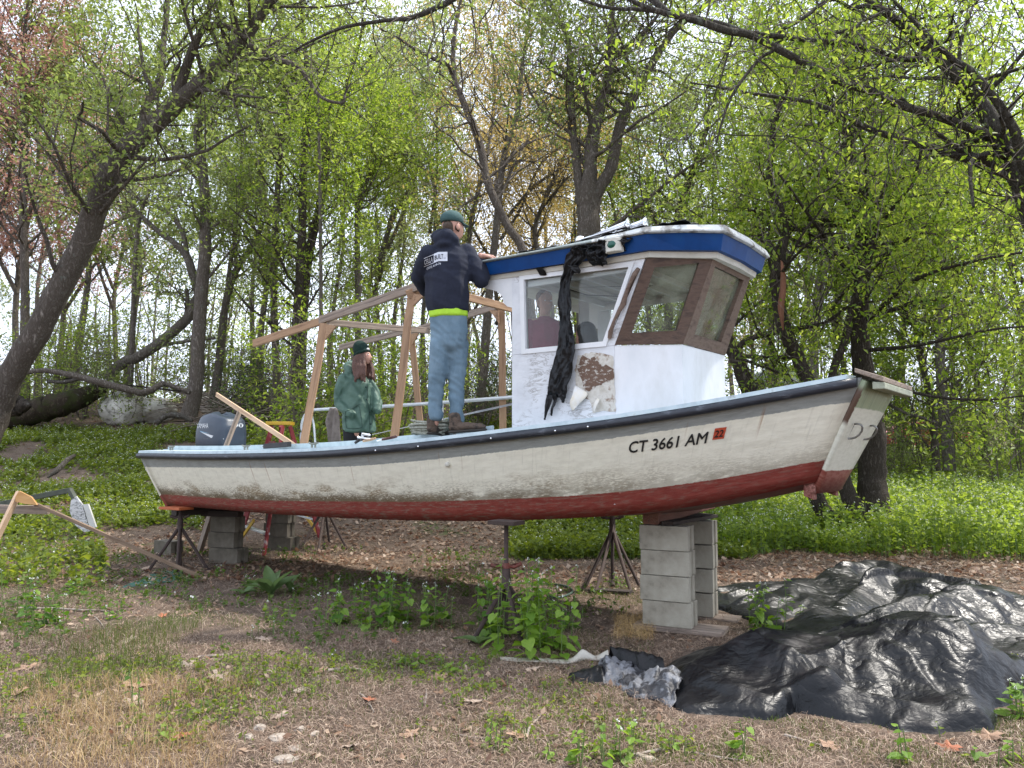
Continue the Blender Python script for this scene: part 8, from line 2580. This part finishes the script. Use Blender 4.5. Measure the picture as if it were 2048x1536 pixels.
# ------------------------------------------------------------------ single leafy plants (each a thing, each leaf a part)
def heart_leaf(name, m, n=11):
    vs = [(0, 0, 0)]
    ol = [(0, -.02), (.22, -.14), (.42, -.02), (.50, .20), (.44, .42), (.30, .64), (.14, .84), (0, 1.0)]
    pts = ol + [(-x, y) for x, y in ol[::-1][1:-1]]
    vs = [(0, .30, -.02)] + [(x + (.03 * (-1) ** i if 0 < i < 7 else 0), y, .16 * abs(x) - .10 * y * y) for i, (x, y) in enumerate(pts)]
    k = len(pts)
    fs = [(0, 1 + i, 1 + (i + 1) % k) for i in range(k)]
    me = bpy.data.meshes.new(name); me.from_pydata(vs, [], fs); me.materials.append(m)
    at_ = me.attributes.new('rnd', 'FLOAT', 'POINT'); at_.data.foreach_set('value', [.55] * len(vs))
    return me
def long_leaf(name, m):
    vs = []; fs = []
    N = 7
    for i in range(N):
        t = i / (N - 1); w = .20 * math.sin(math.pi * min(1, t * .92 + .06)) ** .8
        vs += [(-w, t, .30 * t - .45 * t * t + .06), (0, t, .30 * t - .45 * t * t), (w, t, .30 * t - .45 * t * t + .06)]
    for i in range(N - 1):
        for j in range(2):
            a = i * 3 + j; fs.append((a, a + 1, a + 4, a + 3))
    me = bpy.data.meshes.new(name); me.from_pydata(vs, [], fs); me.materials.append(m); smooth(me)
    at_ = me.attributes.new('rnd', 'FLOAT', 'POINT'); at_.data.foreach_set('value', [.5] * len(vs))
    return me
def flat_leafmat(name, a, b):
    return mat(name, [(.3, a), (.7, b)], scale=4, rough=.45, spec=.35, translucent=.45, bump=.25, bscale=8)
HL = [heart_leaf('leaf', flat_leafmat('heart_leaf_green', (.10, .20, .022), (.16, .28, .035))), heart_leaf('leaf', flat_leafmat('heart_leaf_light', (.17, .29, .04), (.24, .36, .06))), heart_leaf('leaf', flat_leafmat('heart_leaf_deep', (.055, .13, .018), (.085, .18, .026)))]
LL = [long_leaf('leaf', flat_leafmat('mullein_leaf', (.10, .17, .06), (.15, .22, .085)))]
def put_leaf(me, p, az, el, size, parent, roll=0.0):
    o = bpy.data.objects.new('leaf', me); link(o); o.parent = parent
    o.location = Vector(p) - parent.location
    o.rotation_euler = (el, roll, az - math.pi / 2)
    o.scale = (size, size, size)
    return o
prng = random.Random(5)
def mustard(px, py, h, nst, nl, spread, label, size=.05, flowers=True, tone=(0, 1, 2)):
    g = Vector(ground_at(px, py))
    t = thing('leafy_plant', label, 'plant', tuple(g), 'leafy plants on the ground')
    tb = TB(); fl = []
    for i in range(nst):
        a = prng.uniform(0, 6.28); r = spread * math.sqrt(prng.random())
        b = g + Vector((math.cos(a) * r, math.sin(a) * r, -.01)); b.z = float(gz(b.x, b.y)) - .01
        hh = h * prng.uniform(.62, 1.0)
        tip = b + Vector((prng.uniform(-.12, .12) * hh, prng.uniform(-.12, .12) * hh, hh))
        mid = (b + tip) / 2 + Vector((prng.uniform(-.04, .04), prng.uniform(-.04, .04), 0)) * hh
        tb.tube(catmull([b, mid, tip], 7), np.linspace(.0035, .002, 7), 5)
        k = max(3, int(nl / nst))
        for j in range(k):
            f = (j + prng.uniform(.2, .9)) / k
            p = b.lerp(mid, f * 2) if f < .5 else mid.lerp(tip, f * 2 - 1)
            az = prng.uniform(0, 6.28); el = prng.uniform(-.75, .25)
            s = size * (1.25 - .65 * f) * prng.uniform(.75, 1.25)
            d = Vector((math.cos(az), math.sin(az), .3)) * s * .45
            tb.tube([p, p + d * .6 + Vector((0, 0, .004)), p + d], [.0012, .001, .001], 3)
            put_leaf(HL[tone[prng.randrange(len(tone))]], p + d, az, el, s, t, prng.uniform(-.4, .4))
        fl.append(tip)
    tb.build('stem', STEM, t)
    if flowers:
        C = np.concatenate([np.array(f)[None] + np.random.RandomState(int(px) + i).randn(6, 3) * .006 for i, f in enumerate(fl)])
        o = leaves('blossom', C, .009, FLOWER, t, np.random.RandomState(int(px)), wid=1.0, flat=.8); o['kind'] = 'stuff'
    return t
mustard(655, 1268, .34, 2, 14, .05, 'thin tall leafy stem, first from the left of those below the hull')
mustard(700, 1246, .36, 8, 66, .15, 'bushy leafy plant just right of the thin tall stem', .062)
mustard(775, 1250, .46, 14, 135, .24, 'wide clump of leafy stems in the middle of the row below the hull', .064)
mustard(872, 1256, .37, 8, 70, .15, 'leafy plant on its own between the wide clump and the red-handled stand', .062)
mustard(978, 1276, .56, 9, 84, .16, 'leafy stems at the left legs of the red-handled stand', .07, tone=(0, 2, 0))
mustard(1058, 1306, .66, 20, 270, .29, 'largest leafy clump, in front of the red-handled stand', .074, tone=(0, 1, 1))
mustard(1120, 1262, .22, 4, 24, .10, 'darker small plant right of the red-handled stand', tone=(2, 2, 0))
mustard(575, 1252, .13, 2, 8, .04, 'small light sprout below the long-leaved plant', .05, False)
mustard(500, 1180, .20, 4, 22, .07, 'leafy stem beside the long-leaved plant', tone=(0, 2))
mustard(845, 1338, .10, 6, 26, .13, 'low sprawling plant in front of the middle of the boat', .055, False, (0, 1))
mustard(925, 1350, .08, 5, 18, .13, 'low trailing plant right of the sprawling one', .05, False, (1, 1))
mustard(1535, 1262, .42, 9, 76, .14, 'bright leafy plant growing against the rear tarpaulin', .062, tone=(0, 1))
mustard(1603, 1250, .22, 2, 9, .03, 'single leafy stem at the tarpaulins, right of the bright plant', tone=(1,))
mustard(1178, 1530, .20, 5, 26, .09, 'pale leafy plant at the bottom edge, left of the centre of the tarpaulin', .042, False, tone=(1, 1, 0))
mustard(1243, 1522, .19, 4, 20, .06, 'pale flowering plant close beside the other at the bottom edge', .042, tone=(1, 1, 0))
mustard(1488, 1520, .19, 2, 12, .03, 'small upright plant before the left part of the front tarpaulin', .05, False, tone=(1, 0))
mustard(1820, 1528, .18, 2, 12, .04, 'small upright plant before the right part of the front tarpaulin', .05, False, tone=(1, 0))
mustard(990, 1500, .17, 3, 14, .05, 'slim pale plant in the bare litter of the foreground', .036, False, tone=(1,))
mustard(1350, 1512, .08, 2, 7, .03, 'tiny two-leaved sprout in the foreground litter', .04, False, tone=(1,))
mustard(1095, 1525, .06, 2, 6, .03, 'tiny sprout at the very bottom, left of the pale plants', .035, False, tone=(1,))
mustard(105, 1385, .13, 2, 8, .02, 'small light plant in the green grass at left', .03, False, tone=(1, 0))
mustard(272, 1420, .24, 2, 12, .03, 'upright dark stemmed plant in the dry grass', .034, False, tone=(0, 2))
mustard(318, 1485, .11, 2, 8, .03, 'bright sprout in the dry grass at bottom left', .04, False, tone=(1,))
mustard(2030, 1440, .24, 5, 26, .08, 'bright plant at the right edge beyond the front tarpaulin', .06, tone=(1, 0))
mustard(1985, 1525, .12, 4, 16, .10, 'pale low plant in the bottom right corner', .045, False, tone=(1, 1, 0))
mustard(90, 1250, .30, 6, 40, .14, 'leafy plant left of the broken trestle\'s long rail', .055, tone=(0, 2))
mustard(28, 1240, .42, 8, 60, .16, 'tall flowering plants at the left edge', .055, tone=(0, 1, 2))
mustard(160, 1190, .20, 4, 26, .12, 'leafy plant below the peeling board', .055, tone=(0, 2))
mustard(430, 1150, .12, 3, 14, .06, 'small plant by the feet of the near stern stand', .045, tone=(2, 0))
mustard(215, 1240, .08, 3, 12, .07, 'low plant in the bare ground at left', .045, False, tone=(0, 2))
mustard(1240, 1175, .16, 5, 26, .10, 'low flowering weeds at the foot of the far bow stand', .035, tone=(0, 1))
def rosette(px, py, n, L, label, e0=.35, e1=1.2):
    g = Vector(ground_at(px, py))
    t = thing('rosette_plant', label, 'plant', tuple(g), 'long-leaved rosettes')
    for i in range(n):
        az = i * 2.4 + prng.uniform(-.3, .3)
        put_leaf(LL[0], g + Vector((0, 0, .01)), az, prng.uniform(e0, e1), L * prng.uniform(.65, 1.15), t, prng.uniform(-.2, .2))
    return t
rosette(542, 1193, 9, .30, 'grey-green mullein with large upright leaves in front of the stern blocks')
rosette(580, 1188, 6, .19, 'smaller grey-green mullein right beside the large one')
rosette(488, 1192, 6, .20, 'low mullein rosette left of the large one', .2, .7)
rosette(175, 1098, 7, .30, 'flat pale mullein rosette at the foot of the peeling board', .05, .5)
rosette(960, 1296, 6, .18, 'narrow-leaved rosette left of the largest leafy clump', .2, .8)

# ------------------------------------------------------------------ loose leaves, sticks and stones one can pick out
def oak_leaf(name, m):
    n = 22; vs = [(0, 0, .12)]
    for i in range(n):
        th = 2 * math.pi * i / n
        r = .5 * (1 + .30 * math.cos(5 * th) + .12 * math.sin(9 * th))
        x, y = r * math.cos(th) * .75, r * math.sin(th) * 1.15
        vs.append((x, y, .18 * abs(x) + .22 * y * y + .05 * math.sin(7 * th)))
    fs = [(0, 1 + i, 1 + (i + 1) % n) for i in range(n)]
    me = bpy.data.meshes.new(name); me.from_pydata(vs, [], fs); me.materials.append(m)
    return me
OL = [oak_leaf('fallen_leaf', mat('tan_dead_leaf', [(.3, (.26, .15, .09)), (.7, (.42, .28, .19))], scale=14, rough=.7, bump=.4)), oak_leaf('fallen_leaf', mat('pale_dead_leaf', [(.3, (.32, .23, .17)), (.7, (.44, .35, .28))], scale=14, rough=.7, bump=.4)), oak_leaf('fallen_leaf', mat('orange_dead_leaf', [(.3, (.30, .10, .05)), (.7, (.42, .16, .08))], scale=14, rough=.7, bump=.4))]
for px, py, k, s in ((255, 1288, 1, .12), (200, 1325, 0, .13), (378, 1335, 1, .13), (438, 1365, 1, .14), (275, 1378, 0, .14), (30, 1395, 0, .13), (265, 1416, 1, .12), (455, 1425, 1, .10), (405, 1430, 0, .10), (325, 1236, 2, .09), (738, 1405, 2, .09), (790, 1288, 2, .06), (368, 1482, 2, .08), (945, 1413, 1, .09), (880, 1358, 0, .09), (530, 1282, 1, .10),
                     (1170, 1500, 1, .08), (1035, 1480, 0, .10), (1900, 1502, 2, .10), (1660, 1500, 0, .09), (1980, 1485, 0, .12), (1160, 1120, 1, .09), (930, 1130, 1, .10), (1068, 1345, 1, .07), (640, 1350, 0, .09), (60, 1340, 0, .12), (1500, 1170, 1, .14), (1560, 1155, 0, .14), (1850, 1140, 1, .15), (1950, 1150, 0, .15), (1430, 1135, 0, .14), (560, 1440, 1, .09), (820, 1480, 0, .08), (700, 1500, 1, .08)):
    p = ground_at(px, py)
    o = bpy.data.objects.new('fallen_leaf', OL[k]); link(o)
    o.location = (p[0], p[1], p[2] + .008); o.rotation_euler = (prng.uniform(-.3, .3), prng.uniform(-.3, .3), prng.uniform(0, 6.28)); o.scale = (s, s, s)
    tag(o, ('tan', 'pale', 'orange')[k] + ' dead leaf lying on the ground', 'dead leaf', ('tan', 'pale', 'orange')[k] + ' fallen leaves')
STK = mat('grey_stick', [(.3, (.19, .15, .12)), (.5, (.34, .29, .25)), (.7, (.12, .09, .07))], scale=14, rough=.95, bump=.4)
def stick(pxs, w, label):
    P = [ground_at(a, b) + np.array([0, 0, w * .8]) for a, b in pxs]
    n = len(P) * 5
    Q = catmull(P, n); Q[:, 2] = gz(Q[:, 0], Q[:, 1]) + w * .9
    t = TB(); t.tube(Q, np.linspace(w, w * .5, n), 7, jitter=.3, rng=np.random.RandomState(int(pxs[0][0])), cap=True)
    tag(t.build('stick', STK), label, 'stick', 'sticks on the ground')
for pxs, w, lab in (([(35, 1222), (100, 1221), (160, 1224), (218, 1226)], .013, 'long grey stick lying at the left edge of the bare ground'), ([(655, 1347), (700, 1345), (760, 1350)], .012, 'grey stick in the middle of the foreground'), ([(1055, 1480), (1060, 1462), (1085, 1433)], .009, 'bent pale stick in the foreground, right of the slim plant'),
                    ([(610, 1368), (640, 1352), (660, 1320)], .006, 'thin curved twig in the grass at centre left'), ([(720, 1390), (735, 1410), (748, 1428)], .007, 'twig lying by the orange leaf'), ([(850, 1412), (853, 1395), (852, 1382)], .007, 'short upright curved twig in the litter'),
                    ([(1570, 1480), (1600, 1488), (1650, 1500)], .008, 'dark twig in front of the front tarpaulin'), ([(1370, 1505), (1420, 1515), (1490, 1532)], .007, 'long thin twig at the bottom edge below the tarpaulin'), ([(395, 1318), (440, 1314), (462, 1316)], .011, 'whitish stick lying left of the pale leaves'),
                    ([(1250, 1520), (1310, 1514), (1330, 1508)], .010, 'pale stick at the bottom edge'), ([(915, 1478), (960, 1480), (1010, 1482)], .006, 'straight thin stick beside the slim plant'), ([(180, 1232), (195, 1240), (210, 1262)], .005, 'twig crossing the long grey stick'),
                    ([(1880, 1506), (1960, 1512), (2020, 1500)], .006, 'twig in the bottom right corner'), ([(780, 1325), (830, 1318), (880, 1322)], .006, 'brown twig before the leafy row')):
    stick(pxs, w, lab)
for i, (px, py, r) in enumerate(((558, 1478, (.05, .04, .018)), (590, 1500, (.035, .03, .012)), (570, 1530, (.06, .045, .018)), (520, 1462, (.03, .03, .02)), (600, 1462, (.03, .025, .015)), (498, 1476, (.03, .02, .015)), (630, 1470, (.025, .02, .015)), (1290, 1525, (.06, .03, .015)), (600, 1385, (.05, .03, .012)), (540, 1345, (.03, .03, .012)))):
    p = ground_at(px, py)
    rock(px, py, p[1], r, i * 1.7, ('largest pale stone', 'small pale stone', 'wide pale stone at the bottom edge')[i] + ' in the stony patch of the foreground' if i < 3 else 'small pale stone in the foreground litter', WROCK, 'pale stones in the foreground' if i >= 3 else None, .42, 'stone', 'stone')
# a hose loop and a rusty-yellow straw heap by the blocks
tube('garden_hose', catmull([ground_at(a, b) + [0, 0, .015] for a, b in ((1090, 1172), (1130, 1176), (1145, 1188), (1120, 1200), (1095, 1196))], 26), .012, mat('green_hose', [(.3, (.03, .06, .05)), (.7, (.04, .08, .06))], rough=.5), None)
tag(bpy.data.objects[-1] if False else scene.objects['garden_hose'], 'dark green hose loop on the ground behind the red-handled stand', 'hose')
litter('straw_heap', 1500, (1225, 1240, 1300, 1285), .05, .12, .0012, mat('golden_straw', [(0, (.36, .22, .08)), (1, (.55, .38, .17))], attr=True, rough=.8), 'small heap of golden straw at the foot of the near block column', 21, tilt=.5, lift=.02, cat='straw')
